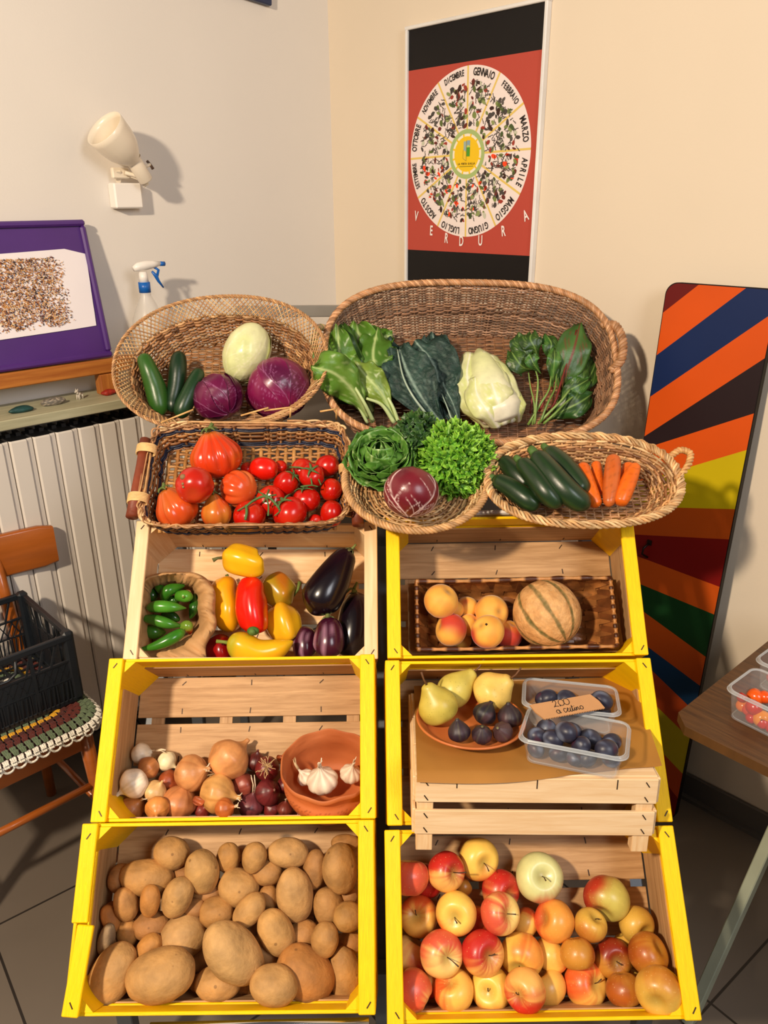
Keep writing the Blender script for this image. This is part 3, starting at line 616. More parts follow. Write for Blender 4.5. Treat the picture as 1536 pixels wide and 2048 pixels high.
for k, z, c, _ in bands:
    m = MB(); _, Lp = along(P * k, 4); n = max(6, int(Lp / .017)); Q, _ = along(P * k, n)
    for i in range(n):
        q = Q[i]; r = Q[(i + 1) % n] - Q[i - 1]; r /= np.linalg.norm(r); nn = np.array([r[1], -r[0]])
        for j in (-1, 0, 1):
            a = q + r * j * .0035; m.tube([(a[0] - nn[0] * .009, a[1] - nn[1] * .009, z - .002), (a[0] + r[0] * j * .001, a[1] + r[1] * j * .001, z + .002), (a[0] + nn[0] * .009, a[1] + nn[1] * .009, z - .004)], [.0022, .0032, .0022], 5, lin(c), cap=False)
    o = m.build('crochet_band', M_WOOL, cu)
# scalloped white border drooping over the edge
m = MB(); n = 62; Q, Lp = along(P * 1.05, n)
for i in range(n):
    q = Q[i]; r = Q[(i + 1) % n] - Q[i - 1]; r /= np.linalg.norm(r); w = Lp / n / 2
    m.tube([(q[0] + r[0] * w * math.cos(a), q[1] + r[1] * w * math.cos(a), .006 - .017 * math.sin(a)) for a in np.linspace(0, PI, 7)], .0032, 6, lin('efe9da'))
m.tube(np.c_[Q, np.full(n, .006)], .003, 6, lin('efe9da'), closed=True); m.build('scalloped_border', M_WOOL, cu)
# black plastic crate on the cushion
ZK = SEAT + .036
kc = cz(165, 1395, ZK); kr = cz(158, 1260, ZK + .15)
KX = kc.x; KY = kc.y
kd = .30; kw = .40; kh = .16
lidr = hit(WLF, 150, 1262, 1, KY)   # front right top corner
kh = max(.12, min(.2, lidr.z - ZK))
ck = thing('black_plastic_crate', WLF @ Matrix.Translation((KX - kw / 2, KY + kd / 2, ZK)), 'black lattice plastic crate on the crochet cushion of the chair', 'crate')
def lattice(parent, w, h, M, hand=True):
    m = MB(); t = .003
    if hand: m.box((0, .0005, h * .31), (w - .01, .0014, h * .60))
    for k in range(int(w / .011)): m.bar((-w / 2 + .012 + k * .011, -.0025, h * .02), (-w / 2 + .012 + k * .011 + (.004 if k % 3 else 0), -.0025, h * .34), .0035, .003, (0, 1, 0))
    m.box((0, 0, h - .008), (w, .012, .016), bev=.002); m.box((0, 0, .006), (w, .008, .012), bev=.001); m.box((0, 0, h * .62), (w - .01, .006, .005)); m.box((0, 0, h * .36), (w - .01, .005, .004))
    for i in range(5): m.box((-w / 2 + .008 + (w - .016) * i / 4, 0, h / 2), (.008, .008, h - .004))
    n = int(w / .017)
    for i in range(n):
        x = -w / 2 + .012 + (w - .024) * (i + .5) / n
        if i % 2 == 0: m.box((x, 0, h * .18), (.0035, t, h * .34))
        m.bar((x - .012, 0, h * .36), (x + .012, 0, h * .62), .0028, t, (0, 1, 0))
        if i % 2: m.bar((x + .012, 0, h * .36), (x - .012, 0, h * .62), .0028, t, (0, 1, 0))
    for s in (-1, 1):
        for j in range(3): m.bar((s * (w * .2 + j * .03), 0, h * .62), (s * (w * .2 + j * .03 + .02), 0, h - .014), .005, t, (0, 1, 0))
    m.tube([(-w * .16, 0, h - .02), (-w * .15, 0, h * .72), (-w * .1, 0, h * .66), (w * .1, 0, h * .66), (w * .15, 0, h * .72), (w * .16, 0, h - .02)], .004, 6)
    return m.build('side_wall', M_BLK, parent, M)
lattice(ck, kw, kh, Matrix.Translation((0, -kd / 2, 0))); lattice(ck, kw, kh, Matrix.Translation((0, kd / 2, 0)), False)
lattice(ck, kd - .01, kh, Matrix.Translation((kw / 2 - .004, 0, 0)) @ Matrix.Rotation(PI / 2, 4, 'Z')); lattice(ck, kd - .01, kh, Matrix.Translation((-kw / 2 + .004, 0, 0)) @ Matrix.Rotation(PI / 2, 4, 'Z'))
for sx in (-1, 1):
    for sy in (-1, 1): MB().box((sx * (kw / 2 - .008), sy * (kd / 2 - .008), kh / 2 + .004), (.026, .026, kh + .004), bev=.006).build('corner_post', M_BLK, ck)
m = MB()
for i in range(14): m.box((-kw / 2 + kw * (i + .5) / 14, 0, .004), (.006, kd - .01, .004))
for i in range(10): m.box((0, -kd / 2 + kd * (i + .5) / 10, .004), (kw - .01, .006, .0035))
m.build('base_grid', M_BLK, ck)
# ------------------------------------------------------------ display rack, crates and baskets
def slopeframe(c, e, yaw=0, roll=0):
    e, yaw, roll = map(math.radians, (e, yaw, roll))
    X = Vector((1, 0, 0)); V = Vector((0, math.sin(e), math.cos(e)))
    X2 = X * math.cos(roll) + V * math.sin(roll); V2 = V * math.cos(roll) - X * math.sin(roll)
    Rz = Matrix.Rotation(yaw, 3, 'Z'); return frame(c, Rz @ X2, Rz @ V2)   # local z = out of the crate's mouth
CD_ = .175; CW = .5; CL = .287
CRF = {
 'potato': slopeframe((-.270, .936, .559), 42.0, -1.2, 1.2), 'apple': slopeframe((.248, .937, .540), 44.9, .1, .4),
 'onion': slopeframe((-.269, 1.152, .752), 43.2, -1.4, 1.3), 'mid': slopeframe((.251, 1.147, .745), 43.4, 1.5, -.7),
 'pepper': slopeframe((-.264, 1.402, .921), 41.4, 3.1, -1.9), 'peach': slopeframe((.254, 1.368, .945), 40.4, -1.9, 1.4)}
stap_me = MB().box((0, 0, 0), (.0016, .011, .0016)).mesh('staple', M_STAPLE)
def crate(key, label, paint=True, W=CW, L=CL, D=CD_, M=None, gaps=True, broken=False, band=.027, cat='crate'):
    M = M or CRF[key]; t = thing('wooden_crate', M, label, cat)
    mo = M_YEL if paint else M_WHITEWOOD; mi_ = M_PALE2 if paint else M_PALE
    def staples(par, pts):
        for x, y, z, a in pts: put('staple', stap_me, par, Matrix.Translation((x, y, z)) @ Matrix.Rotation(a, 4, 'Z'))
    xb = W / 2 - band / 2
    for s in (-1, 1):     # flat end rails along the mouth
        if broken and s < 0:
            m = MB().box((s * xb, L * .235, -.004), (band, L * .53, .008), bev=.0015); o = m.build('end_rail', mo, t); staples(o, [(s * xb, L / 2 - .02, .0005, -.6)])
            m = MB().box((0, -L * .23, .002), (band, L * .455, .008), bev=.0015); o = m.build('end_rail', mo, t, Matrix.Translation((s * xb + .013, -L * .035, .001)) @ Matrix.Rotation(math.radians(-4.5), 4, 'Z')); staples(o, [(0, -L * .40, .0065, .6)])
        else:
            o = MB().box((s * xb, 0, -.004), (band, L, .008), bev=.0015).build('end_rail', mo, t)
            staples(o, [(s * xb, L / 2 - .014, .0005, s * .6), (s * xb + .003, -L / 2 + .014, .0005, -s * .6)])
        for sv in (-1, 1):   # triangular corner posts
            x1 = s * (W / 2 - .006); y1 = sv * (L / 2 - .006); q = .042
            P = [(x1, y1), (x1 - s * q, y1), (x1, y1 - sv * q)]
            if s * sv < 0: P = P[::-1]
            m = MB(); m.add([(x, y, -.0085) for x, y in P] + [(x, y, -D + .006) for x, y in P], [(0, 1, 2), (5, 4, 3), (0, 3, 4, 1), (1, 4, 5, 2), (2, 5, 3, 0)], (1, 1, 1), [(z * 1.0, x + y) for z in (0, .15) for x, y in P], smooth=False)
            m.build('corner_post', mo if paint else M_PALE, t)
        o = MB().box((s * (W / 2 - .003), 0, -.035), (.006, L - .002, .05), bev=.001).build('end_slat', mo, t)
        o = MB().box((s * (W / 2 - .003), 0, -.120), (.006, L - .002, .096), bev=.001).build('end_slat', mo, t)
        for y, zz in ((0, -.035),): pass
    # inner face of the end slats bare wood
    for s in (-1, 1):
        MB().box((s * (W / 2 - .0072), 0, -.121), (.0022, L - .09, .090)).build('inner_lining', mi_, t)
    for sv in (-1, 1):    # long sides: two slats with a gap
        y = sv * (L / 2 - .003)
        m = MB().box((0, y, -.0315), (W - .012, .0055, .043), bev=.001); o = m.build('side_slat', mo, t)
        staples(o, [])
        m = MB().box((0, y, -.117), (W - .012, .0055, .105), bev=.001); o = m.build('side_slat', [mo][0], t)
        if paint:
            m = MB().box((0, y - sv * .0038, -.119), (W - .09, .0022, .100)); o2 = m.build('inner_lining', mi_, t)
        for k in (-.28, 0, .28):
            put('staple', stap_me, o, Matrix.Translation((k * W, y - sv * .0052, -.153)) @ Matrix.Rotation(PI / 2, 4, 'X'))
    # base: three boards on four battens
    n = 3; g = .013; bw = (L - .02 - g * (n - 1)) / n
    for i in range(n):
        v = -L / 2 + .010 + bw / 2 + i * (bw + g)
        o = MB().box((0, v, -D + .0025), (W - .02, bw, .005), bev=.0008).build('base_board', mi_, t)
        staples(o, [(k * W, v + sg * (bw / 2 - .012), -D + .0055, random.uniform(-.9, .2)) for k in (-.3, -.02, .27) for sg in (-1, 1)])
    for k in (-.40, -.12, .14, .40): MB().box((k * W, 0, -D - .004), (.026, L - .02, .006)).build('cross_batten', mi_, t)
    return t
crate('potato', 'lowest left yellow crate with a snapped left rail, full of potatoes', broken=True)
crate('apple', 'lowest right yellow crate, holding the apples')
crate('onion', 'middle left yellow crate, holding onions and a terracotta bowl')
crate('mid', 'middle right yellow crate with a pale upturned crate set in it')
crate('pepper', 'unpainted pale wooden crate holding peppers, aubergines and a paper bag', paint=False)
crate('peach', 'upper right yellow crate, holding peaches and a melon')
t = thing('storage_tray', CRF['peach'] @ Matrix.Translation((.014, .154, -.062)), 'white plastic tray whose edge shows behind the upper right yellow crate', 'tray')
MB().box((0, 0, 0), (.496, .006, .085), bev=.002).build('tray_base', M_WHITEP, t); MB().tube([(-.246, .002, .043), (.246, .002, .043), (.246, .002, -.043), (-.246, .002, -.043)], .004, 8, closed=True).build('tray_lip', M_WHITEP, t)
# pale crate turned upside down as a stand
SW, SL, SD = .40, .30, .115
sf = CAM + ray(832, 1549) * 1.285; sg_ = CAM + ray(1318, 1553) * 1.285
Xs = (sg_ - sf); SW = Xs.length; Xs.normalize(); mid_ = (sf + sg_) / 2
rb_ = ray(1070, 1384); best = None
for a in np.linspace(-.3, .7, 101):   # pitch of the top so that its back edge lies where it is seen
    q = mid_ + Vector((0, math.cos(a), math.sin(a))) * .27; v = q - CAM; z = v.dot(FW); py = 1024 + F * v.dot(CD) / z
    if best is None or abs(py - 1386) < best[0]: best = (abs(py - 1386), a)
pa = best[1]; SL = .27
STF = frame(mid_ + Vector((0, math.cos(pa), math.sin(pa))) * (SL / 2), Xs, Vector((0, math.cos(pa), math.sin(pa))))   # z up, origin on the top
st = thing('wooden_crate', STF, 'small pale unpainted crate turned upside down as a stand for plate and punnets', 'crate')
for i in range(3): MB().box((0, -SL / 2 + SL * (i + .5) / 3, -.003), (SW, SL / 3 - .004, .005), bev=.001).build('base_board', M_WHITEWOOD, st)
for zc, hh in ((-.027, .047), (-.090, .047)):
    for sv in (-1, 1):
        o = MB().box((0, sv * (SL / 2 + .0015), zc), (SW, .006, hh), bev=.001).build('side_slat', M_WHITEWOOD, st)
        if sv < 0:
            for sx in (-1, 1):
                for dz in (-.3, .3): put('staple', stap_me, o, Matrix.Translation((sx * (SW / 2 - .018), sv * (SL / 2 + .005), zc + dz * hh)) @ Matrix.Rotation(-.6, 4, 'Y') @ Matrix.Rotation(PI / 2, 4, 'X'))
            if zc > -.05:
                for x in (-.33, 0, .33): put('staple', MB().box((0, 0, 0), (.0014, .001, .018)).mesh('staple', M_STAPLE), o, Matrix.Translation((x * SW, sv * (SL / 2 + .005), -.013)))
    for sx in (-1, 1): MB().box((sx * (SW / 2 + .0015), 0, zc), (.006, SL, hh), bev=.001).build('end_slat', M_WHITEWOOD, st)
for sx in (-1, 1):
    for sv in (-1, 1): MB().box((sx * (SW / 2 - .017), sv * (SL / 2 - .012), -.078), (.028, .02, .146), bev=.001).build('corner_post', M_PALE, st)
# brown waxed paper over the stand
def sth(px, py, z): return hit(STF, px, py, 2, z)
m = MB(); NX, NY = 36, 26
pfl, pfr, pbr, pbl = sth(834, 1556, .002), sth(1324, 1534, .002), sth(1262, 1352, .002), sth(828, 1372, .002)
V = np.zeros((NX + 1, NY + 1, 3))
for i in range(NX + 1):
    for j in range(NY + 1):
        u, v = i / NX, j / NY; p = (pfl * (1 - u) + pfr * u) * (1 - v) + (pbl * (1 - u) + pbr * u) * v
        y = p.y - .013 * math.sin(PI * min(1, u * 1.15)) * (1 - v) ** 3
        e = max(0, -SL / 2 - y); z = .0025 + .0012 * math.sin(u * 9 + v * 4) * math.sin(v * 7) ** 2 - e * .7 + max(0, p.x - SW / 2) * .15
        V[i, j] = (p.x, y, max(z, .0018) if e == 0 else z)
m.grid(V); o = m.build('wrapping_paper', M_WRAP, None, STF); tag(o, 'sheet of brown waxed paper covering the upturned pale crate', 'paper')
# ---- the metal rack
rk = thing('display_rack', Matrix.Translation((0, 1.3, 0)), 'grey metal display rack behind the crates and baskets', 'rack')
def rb(a, b, w, t, nm, up=(1, 0, 0), mat=M_GREY):
    o = MB().bar(Vector(a) - Vector((0, 1.3, 0)), Vector(b) - Vector((0, 1.3, 0)), w, t, up, bev=.002).build(nm, mat, rk); return o
for x in (-.50, -.008, .49):
    rb((x, 1.04, .28), (x, 1.68, .88), .03, .03, 'slope_rail'); 
    rb((x, 1.02, .0), (x, 1.02, .33), .03, .03, 'post'); rb((x, 1.72, .0), (x, 1.72, .98), .03, .03, 'post')
rb((-.5, 1.03, .33), (.49, 1.03, .33), .02, .03, 'cross_bar')
for y, z in ((1.255, .49), (1.47, .69)): rb((-.5, y, z), (.49, y, z), .02, .02, 'cross_bar')
for x in (-.36, .30): rb((x, 2.27, 0), (x, 2.27, 1.34), .025, .025, 'upright')
for x in (-.45, .48): rb((x, 2.055, 0), (x, 2.055, 1.055), .025, .025, 'upright')
rb((-.42, 2.27, 1.357), (.32, 2.27, 1.357), .03, .03, 'top_bar', (0, 0, 1), surf('silver_bar', '9a968e', rough=.35, metal=.4))
rb((-.5, 2.055, 1.07), (.535, 2.055, 1.07), .03, .03, 'cross_bar')
rb((-.5, 1.655, .925), (.49, 1.655, .925), .02, .02, 'cross_bar')
MB().box((0, .70, .90), (1.0, .004, .32)).build('back_sheet', M_SHEET, rk)
MB().tube([atdepth(300, 2056, 1.235) - Vector((0, 1.3, 0)), atdepth(738, 2046, 1.235) - Vector((0, 1.3, 0))], .008, 14).build('chrome_tube', M_CHROME, rk)

# ---- basketry
def se(u, a, b, p):   # superellipse point, u in 0..1
    t = u * 2 * PI; c, s = np.cos(t), np.sin(t); return a * np.sign(c) * np.abs(c) ** (2 / p), b * np.sign(s) * np.abs(s) ** (2 / p)
def arc_u(a, b, p, n):
    uu = np.linspace(0, 1, 1441); x, y = se(uu, a, b, p); L = np.concatenate([[0], np.cumsum(np.hypot(np.diff(x), np.diff(y)))]); return np.interp(np.arange(n) / n * L[-1], L, uu)
def shell(a0, b0, a1, b1, p0, p1, depth, flare=1.0):
    """returns f(u array, v array)->points; v 0..1 wall from rim down, 1..2 base from edge to centre"""
    def f(u, v):
        u = np.asarray(u, float); v = np.asarray(v, float); w = np.clip(v, 0, 1); k = w ** flare; base = np.clip(v - 1, 0, 1)
        a = (a0 + (a1 - a0) * k) * (1 - base); b = (b0 + (b1 - b0) * k) * (1 - base); p = p0 + (p1 - p0) * w
        t = u * 2 * PI; c, s = np.cos(t), np.sin(t)
        x = a * np.sign(c) * np.abs(c) ** (2 / p); y = b * np.sign(s) * np.abs(s) ** (2 / p); z = -depth * (1 - (1 - w) ** 1.0) - .006 * base
        return np.stack([x + 0 * z, y + 0 * z, z], -1)
    return f
def fnorm(f, u, v, e=1e-3):
    du = f(u + e, v) - f(u - e, v); dv = f(u, v + e) - f(u, v - e); n = np.cross(du, dv); return n / (np.linalg.norm(n, axis=-1)[..., None] + 1e-9)
def weave(m, f, uk, v0, v1, rows, amp, rt, rn, cols, spl=3, jit=.15, ns=5, rowcol=None, pair=1):
    """weavers passing alternately inside and outside the stakes at uk"""
    ns_ = len(uk); uk2 = np.append(uk, uk[0] + 1)
    pa = f(np.array([.25, .25]), np.array([v0, v1])); sp = np.linalg.norm(pa[1] - pa[0]) / rows
    if v0 < 1: rt = max(rt, sp * .60)
    for i in range(rows):
        v = v0 + (v1 - v0) * (i + .5) / rows; n = ns_ * spl
        idx = np.arange(n) / spl; u = np.interp(idx, np.arange(ns_ + 1), uk2)
        vv = v + (v1 - v0) / rows * jit * np.sin(idx * .7 + i * 2.1 + random.random() * 6)
        P = f(u, vv); N = fnorm(f, u, vv); ph = (i // pair) % 2
        P = P + N * (amp * np.cos(idx * PI + ph * PI))[:, None]
        if rowcol is not None and rowcol(i, rows) is not None: c = lin(rowcol(i, rows))
        else: c = lin(random.choice(cols))
        cc = np.array(c)[None] * (1 + .28 * np.sin(idx * .23 + random.random() * 6) + .12 * np.sin(idx * 1.3 + i))[:, None]
        m.tube(P, rt * random.uniform(.85, 1.12), ns, cc, closed=True, rn=rn, nrm=N)
def flatbase(m, a, b, p, z, rows, cols, nst, r=.002, amp=.002):
    """straight-woven oval base: rows along x over stakes along y"""
    for i in range(rows):
        y = -b + 2 * b * (i + .5) / rows; X = a * max(0, 1 - abs(y / b) ** p) ** (1 / p)
        n = max(4, int(2 * X / (2 * a / nst) * 3)); x = np.linspace(-X, X, n)
        P = np.stack([x, y + 0 * x + .0008 * np.sin(x * 40 + i), z + amp * np.cos(x / (2 * a / nst) * PI + i * PI)], 1)
        m.tube(P, b / rows * 1.12, 5, np.array(lin(random.choice(cols)))[None] * (1 + .2 * np.sin(np.arange(n) * .2 + random.random() * 6))[:, None], rn=r, nrm=np.tile([0, 0, 1.], (n, 1)))
    for k in range(nst):
        x = -a + 2 * a * (k + .5) / nst; Y = b * max(0, 1 - abs(x / a) ** p) ** (1 / p); m.tube([(x, -Y, z), (x, 0, z), (x, Y, z)], .0022, 5, lin(random.choice(cols)))
def stakes(m, f, uk, v0, v1, r, cols, n=10, off=0):
    for u in uk:
        v = np.linspace(v0, v1, n); uu = np.full(n, u); P = f(uu, v) + fnorm(f, uu, v) * off; m.tube(P, r, 5, lin(random.choice(cols)))
def braid(m, P, r, strands, turns, rs, cols, N=None, flat=1.0):
    """rope of several strands winding round the closed or open path P"""
    n = len(P); T = np.roll(P, -1, 0) - np.roll(P, 1, 0); T /= np.linalg.norm(T, axis=1)[:, None]; Nn = np.tile([0, 0, 1.], (n, 1)) if N is None else N
    Nn = Nn - T * (Nn * T).sum(1)[:, None]; Nn /= np.linalg.norm(Nn, axis=1)[:, None]; B = np.cross(T, Nn)
    for k in range(strands):
        a = np.arange(n) / n * turns * 2 * PI + k * 2 * PI / strands; Q = P + Nn * (np.cos(a) * r)[:, None] + B * (np.sin(a) * r * flat)[:, None]
        c = np.array(lin(random.choice(cols)))[None] * (1 + .2 * np.sin(np.arange(n) * .11 + k * 2))[:, None]; m.tube(Q, rs, 6, c, closed=True)
WIL = ['b08255', 'a07247', '94653d', 'c09464', '855733', 'ab7c52']; WILP = ['cfa672', 'dab684', 'bd9060', 'c69864', 'ae8055']; WILB = ['a67e60', '967054', '8a644a', 'b28b6f', '7c5c46']
def fitframe(cx, cy, depth, e, yaw=0, roll=0): return slopeframe(atdepth(cx, cy, depth), e, yaw, roll)
BK_ = {}
# 1 large oval basket, back row
e_ = 43; BF = fitframe(940, 718, 1.91, e_, 0, -1.2); BK_['big'] = BF
a0, b0, a1, b1, dp = .360, .228, .325, .178, .165
f = shell(a0, b0, a1, b1, 2.9, 2.9, dp, 1.0); uk = arc_u(a0, b0, 2.9, 84)
bb = thing('oval_basket', BF, 'large oval wicker basket with two handles, holding chard, kale and white cabbage', 'basket')
m = MB(); weave(m, f, uk, .06, .46, 17, .0030, .0024, .0022, WILB); weave(m, f, uk, .46, .54, 3, .0045, .0030, .003, WILB, pair=1); weave(m, f, uk, .54, 1.0, 18, .0030, .0024, .0022, WILB); stakes(m, f, uk, 0, 1.02, .0026, WILB)
m.build('woven_wall', M_WIL, bb)
m = MB(); flatbase(m, a1, b1, 2.9, -dp - .001, 58, ['9a6c4a', '8a5e40', 'a87a54'], 26); m.build('woven_base', M_WIL, bb)
u = np.arange(420) / 420; uA = np.interp(np.arange(420) / 420 * len(uk), np.arange(len(uk) + 1), np.append(uk, uk[0] + 1)); P = f(uA, np.zeros(420)); m = MB(); braid(m, P, .0052, 5, 60, .0038, ['b9855a', 'c89468', 'a8764c', 'd0a076'], flat=1.1); m.build('braided_rim', M_WIL, bb)
def handle(parent, pts, r, cols, strands=3, turns=8, rs=.005, name='handle', wrap=None):
    m = MB(); P = np.array([list(p) for p in pts]); t = np.linspace(0, len(P) - 1, 90); P = np.stack([np.interp(t, np.arange(len(P)), P[:, i]) for i in range(3)], 1)
    for _ in range(60): P[1:-1] = (P[:-2] + P[2:] + P[1:-1] * 2) / 4
    T = np.gradient(P, axis=0); T /= np.linalg.norm(T, axis=1)[:, None]; N = np.tile([0, 0, 1.], (90, 1)); N = N - T * (N * T).sum(1)[:, None]; N /= np.linalg.norm(N, axis=1)[:, None]; B = np.cross(T, N)
    for k in range(strands):
        a = np.linspace(0, turns * 2 * PI, 90) + k * 2 * PI / strands; m.tube(P + N * (np.cos(a) * r)[:, None] + B * (np.sin(a) * r)[:, None], rs, 6, lin(cols[k % len(cols)]))
    o = m.build(name, M_WIL, parent)
    return o
bh = lambda F_, px, py, z: hit(F_, px, py, 2, z)
handle(bb, [bh(BF, 1205, 650, -.01), bh(BF, 1232, 648, .01), bh(BF, 1247, 680, .02), bh(BF, 1245, 720, .015), bh(BF, 1222, 742, -.01)], .006, ['b08058', 'c09068', 'a07048'], 3, 7, .0055)
handle(bb, [bh(BF, 655, 658, -.01), bh(BF, 636, 652, .015), bh(BF, 629, 680, .022), bh(BF, 630, 712, .02), bh(BF, 645, 735, -.01)], .004, ['c09a70', '6f8a48', 'c09a70', 'c8a47c'], 4, 9, .005)
# 2 left oval basket with open border
e_ = 46; BF = fitframe(441, 721, 1.83, e_, 0, 2); BK_['left'] = BF
a0, b0 = .251, .190
lb = thing('oval_basket', BF, 'oval wicker basket with an open lattice border, holding cucumbers and cabbages', 'basket')
fb = shell(a0, b0, .222, .156, 2.15, 2.15, .032, .8)       # lattice border
g_ = shell(.222, .160, .185, .136, 2.15, 2.15, .085, 1.0)
def f2(u, v): q = g_(u, v); q[..., 2] -= .032; return q
ukb = arc_u(a0, b0, 2.15, 118); m = MB()
for sg in (-1, 1):
    for k, u in enumerate(ukb):
        n = 7; v = np.linspace(1, 0, n); uu = u + sg * .028 * (1 - v); P = fb(uu, v); N = fnorm(fb, uu, v); m.tube(P + N * (.0012 * sg), .0016, 5, lin(random.choice(WILP)))
m.build('lattice_border', M_WIL, lb)
m = MB(); P = fb(arc_u(a0, b0, 2.15, 360), np.zeros(360)); braid(m, P, .0028, 3, 60, .0022, WILP); m.build('border_edge', M_WIL, lb)
uk = arc_u(.222, .156, 2.15, 58); m = MB(); weave(m, f2, uk, .02, .25, 5, .0042, .0035, .0028, WIL, jit=.4); weave(m, f2, uk, .25, 1.0, 15, .0032, .0026, .0024, WIL, jit=.3); stakes(m, f2, uk, 0, 1.02, .0026, WIL)
m.build('woven_wall', M_WIL, lb)
m = MB(); flatbase(m, .185, .136, 2.15, -.118, 34, WIL, 20); m.build('woven_base', M_WIL, lb)
# 3 rectangular basket with blue bands and branch handles
BF = slopeframe(CAM + (Vector((-.302, 1.620, 1.094)) - CAM) * .935, 52, 2.6, -.6); BK_['rect'] = BF
rbk = thing('rectangular_basket', BF, 'rectangular wicker basket with blue bands and branch handles, holding tomatoes', 'basket')
a0, b0 = .209, .124
f3 = shell(a0, b0, .190, .108, 7, 7, .062, 1.0); uk = arc_u(a0, b0, 7, 56); m = MB()
blue = lambda i, n: None
weave(m, f3, uk, .0, .16, 3, .0035, .0028, .0026, WIL, jit=.5)
weave(m, f3, uk, .18, .30, 3, .0032, .0028, .0024, WIL, rowcol=lambda i, n: '1b2238')
weave(m, f3, uk, .32, .76, 5, .0030, .0040, .0012, ['a87440', '8a5a30', 'c09058'], spl=4)
weave(m, f3, uk, .78, .92, 3, .0032, .0028, .0024, WIL, rowcol=lambda i, n: '1b2238'); weave(m, f3, uk, .93, 1.0, 2, .003, .0025, .0024, WIL); stakes(m, f3, uk, 0, 1.02, .0028, WIL)
m.build('woven_wall', M_WIL, rbk)
m = MB()
for i in range(21):
    x = -.18 + .36 * i / 20; m.tube([(x, y, -.064 + .0022 * math.sin((y * 120) + i * PI)) for y in np.linspace(-.104, .104, 24)], .0045, 5, lin(random.choice(['b07c44', 'a06c38', 'c08c50'])))
for j in range(20):
    y = -.100 + .200 * j / 19; m.tube([(x, y, -.064 + .0025 * math.cos(x * PI / .019 + j * PI)) for x in np.linspace(-.182, .182, 70)], .0032, 5, lin(random.choice(['b88850', 'a87440', 'c69458'])))
m.build('woven_base', M_WIL, rbk)
m = MB()
for k in range(46):   # loose rim canes
    s = random.random() ; L_ = random.uniform(.04, .12); n = 12; uu = (np.linspace(0, L_, n) + s); ph = random.random() * 6
    P = f3(uu, np.full(n, 0.02)); P[:, 2] += .004 + .005 * np.sin(np.linspace(0, 5, n) + ph); P[:, :2] *= (1 + .025 * np.sin(np.linspace(0, 4, n) + ph))[:, None]
    if P[:, 1].min() < -.1: P[:, 2] -= .004
    m.tube(P, random.uniform(.0018, .0028), 5, lin(random.choice(WILP + WIL)))
for a, b in (((-.02, .142, .006), (.04, .150, .022)), ((.085, .140, .0), (.087, .152, .020)), ((.087, .152, .02), (.03, .150, .012)), ((.15, .14, .02), (.185, .145, .022)), ((.185, .145, .022), (.184, .14, -.01)), ((-.12, .15, .018), (-.19, .13, .0))):
    m.tube([a, b], .0022, 5, lin('d8a868'))
m.build('cane_rim', M_WIL, rbk)
M_BARK = surf('bark', '7a3418', rough=.55, var=.25, vs=30, bump=.4, bs=60)
for s, (p0, p1) in ((-1, ((291, 880), (264, 1034))), (1, ((700, 905), (716, 1034)))):
    A_ = bh(BF, p0[0], p0[1], .0); B_ = bh(BF, p1[0], p1[1], .0)
    if s > 0: A_.z = B_.z = -.03
    h_ = MB().tube([A_, A_ * .66 + B_ * .34 + Vector((.001, 0, .001)), A_ * .33 + B_ * .67, B_], [.0115, .0105, .0112, .0125], 14).build('branch_handle', M_BARK, rbk)
    for t in (.14, .78):
        c = A_ * (1 - t) + B_ * t; m = MB()
        for k in range(6):
            q = c + (B_ - A_).normalized() * (k - 2.5) * .0035
            Zd = (B_ - A_).normalized(); Xd = Vector((0, 0, 1)); Yd = Zd.cross(Xd).normalized() * (1 if s < 0 else 1)
            ring = [q + Xd * (.0135 * math.cos(w)) + Yd * (.0135 * math.sin(w)) for w in np.linspace(0, 2 * PI, 18, endpoint=False)]
            ring = [r_ + Vector((-s * max(0, -s * (r_ - q).x) * .9, 0, 0)) for r_ in ring]
            m.tube([list(r_) for r_ in ring], .002, 5, lin('e2b97c'), closed=True)
        m.build('raffia_binding', M_WIL, h_)
# 4 round salad basket
BF = fitframe(832, 957, 1.665 * .95, 66, 0, 0); BK_['round'] = BF
rd = thing('round_basket', BF, 'shallow round wicker basket under the lettuces and radicchio', 'basket')
f4 = shell(.145, .145, .110, .110, 2, 2, .035, .8); uk = arc_u(.15, .15, 2, 44); m = MB()
weave(m, f4, uk, .05, 1.0, 10, .0030, .0026, .0022, WILP, jit=.3); stakes(m, f4, uk, 0, 1, .0022, WILP); m.build('woven_wall', M_WIL, rd)
m = MB(); weave(m, f4, uk[::2], 1.0, 1.93, 20, .0024, .0028, .002, WILP, spl=4, jit=.25); stakes(m, f4, uk[::2], 1, 1.97, .0025, WILP, 8); m.build('woven_base', M_WIL, rd)
P = f4(np.arange(300) / 300, np.zeros(300)); m = MB(); braid(m, P, .0044, 4, 30, .0032, WILP, flat=1.2); m.build('braided_rim', M_WIL, rd)
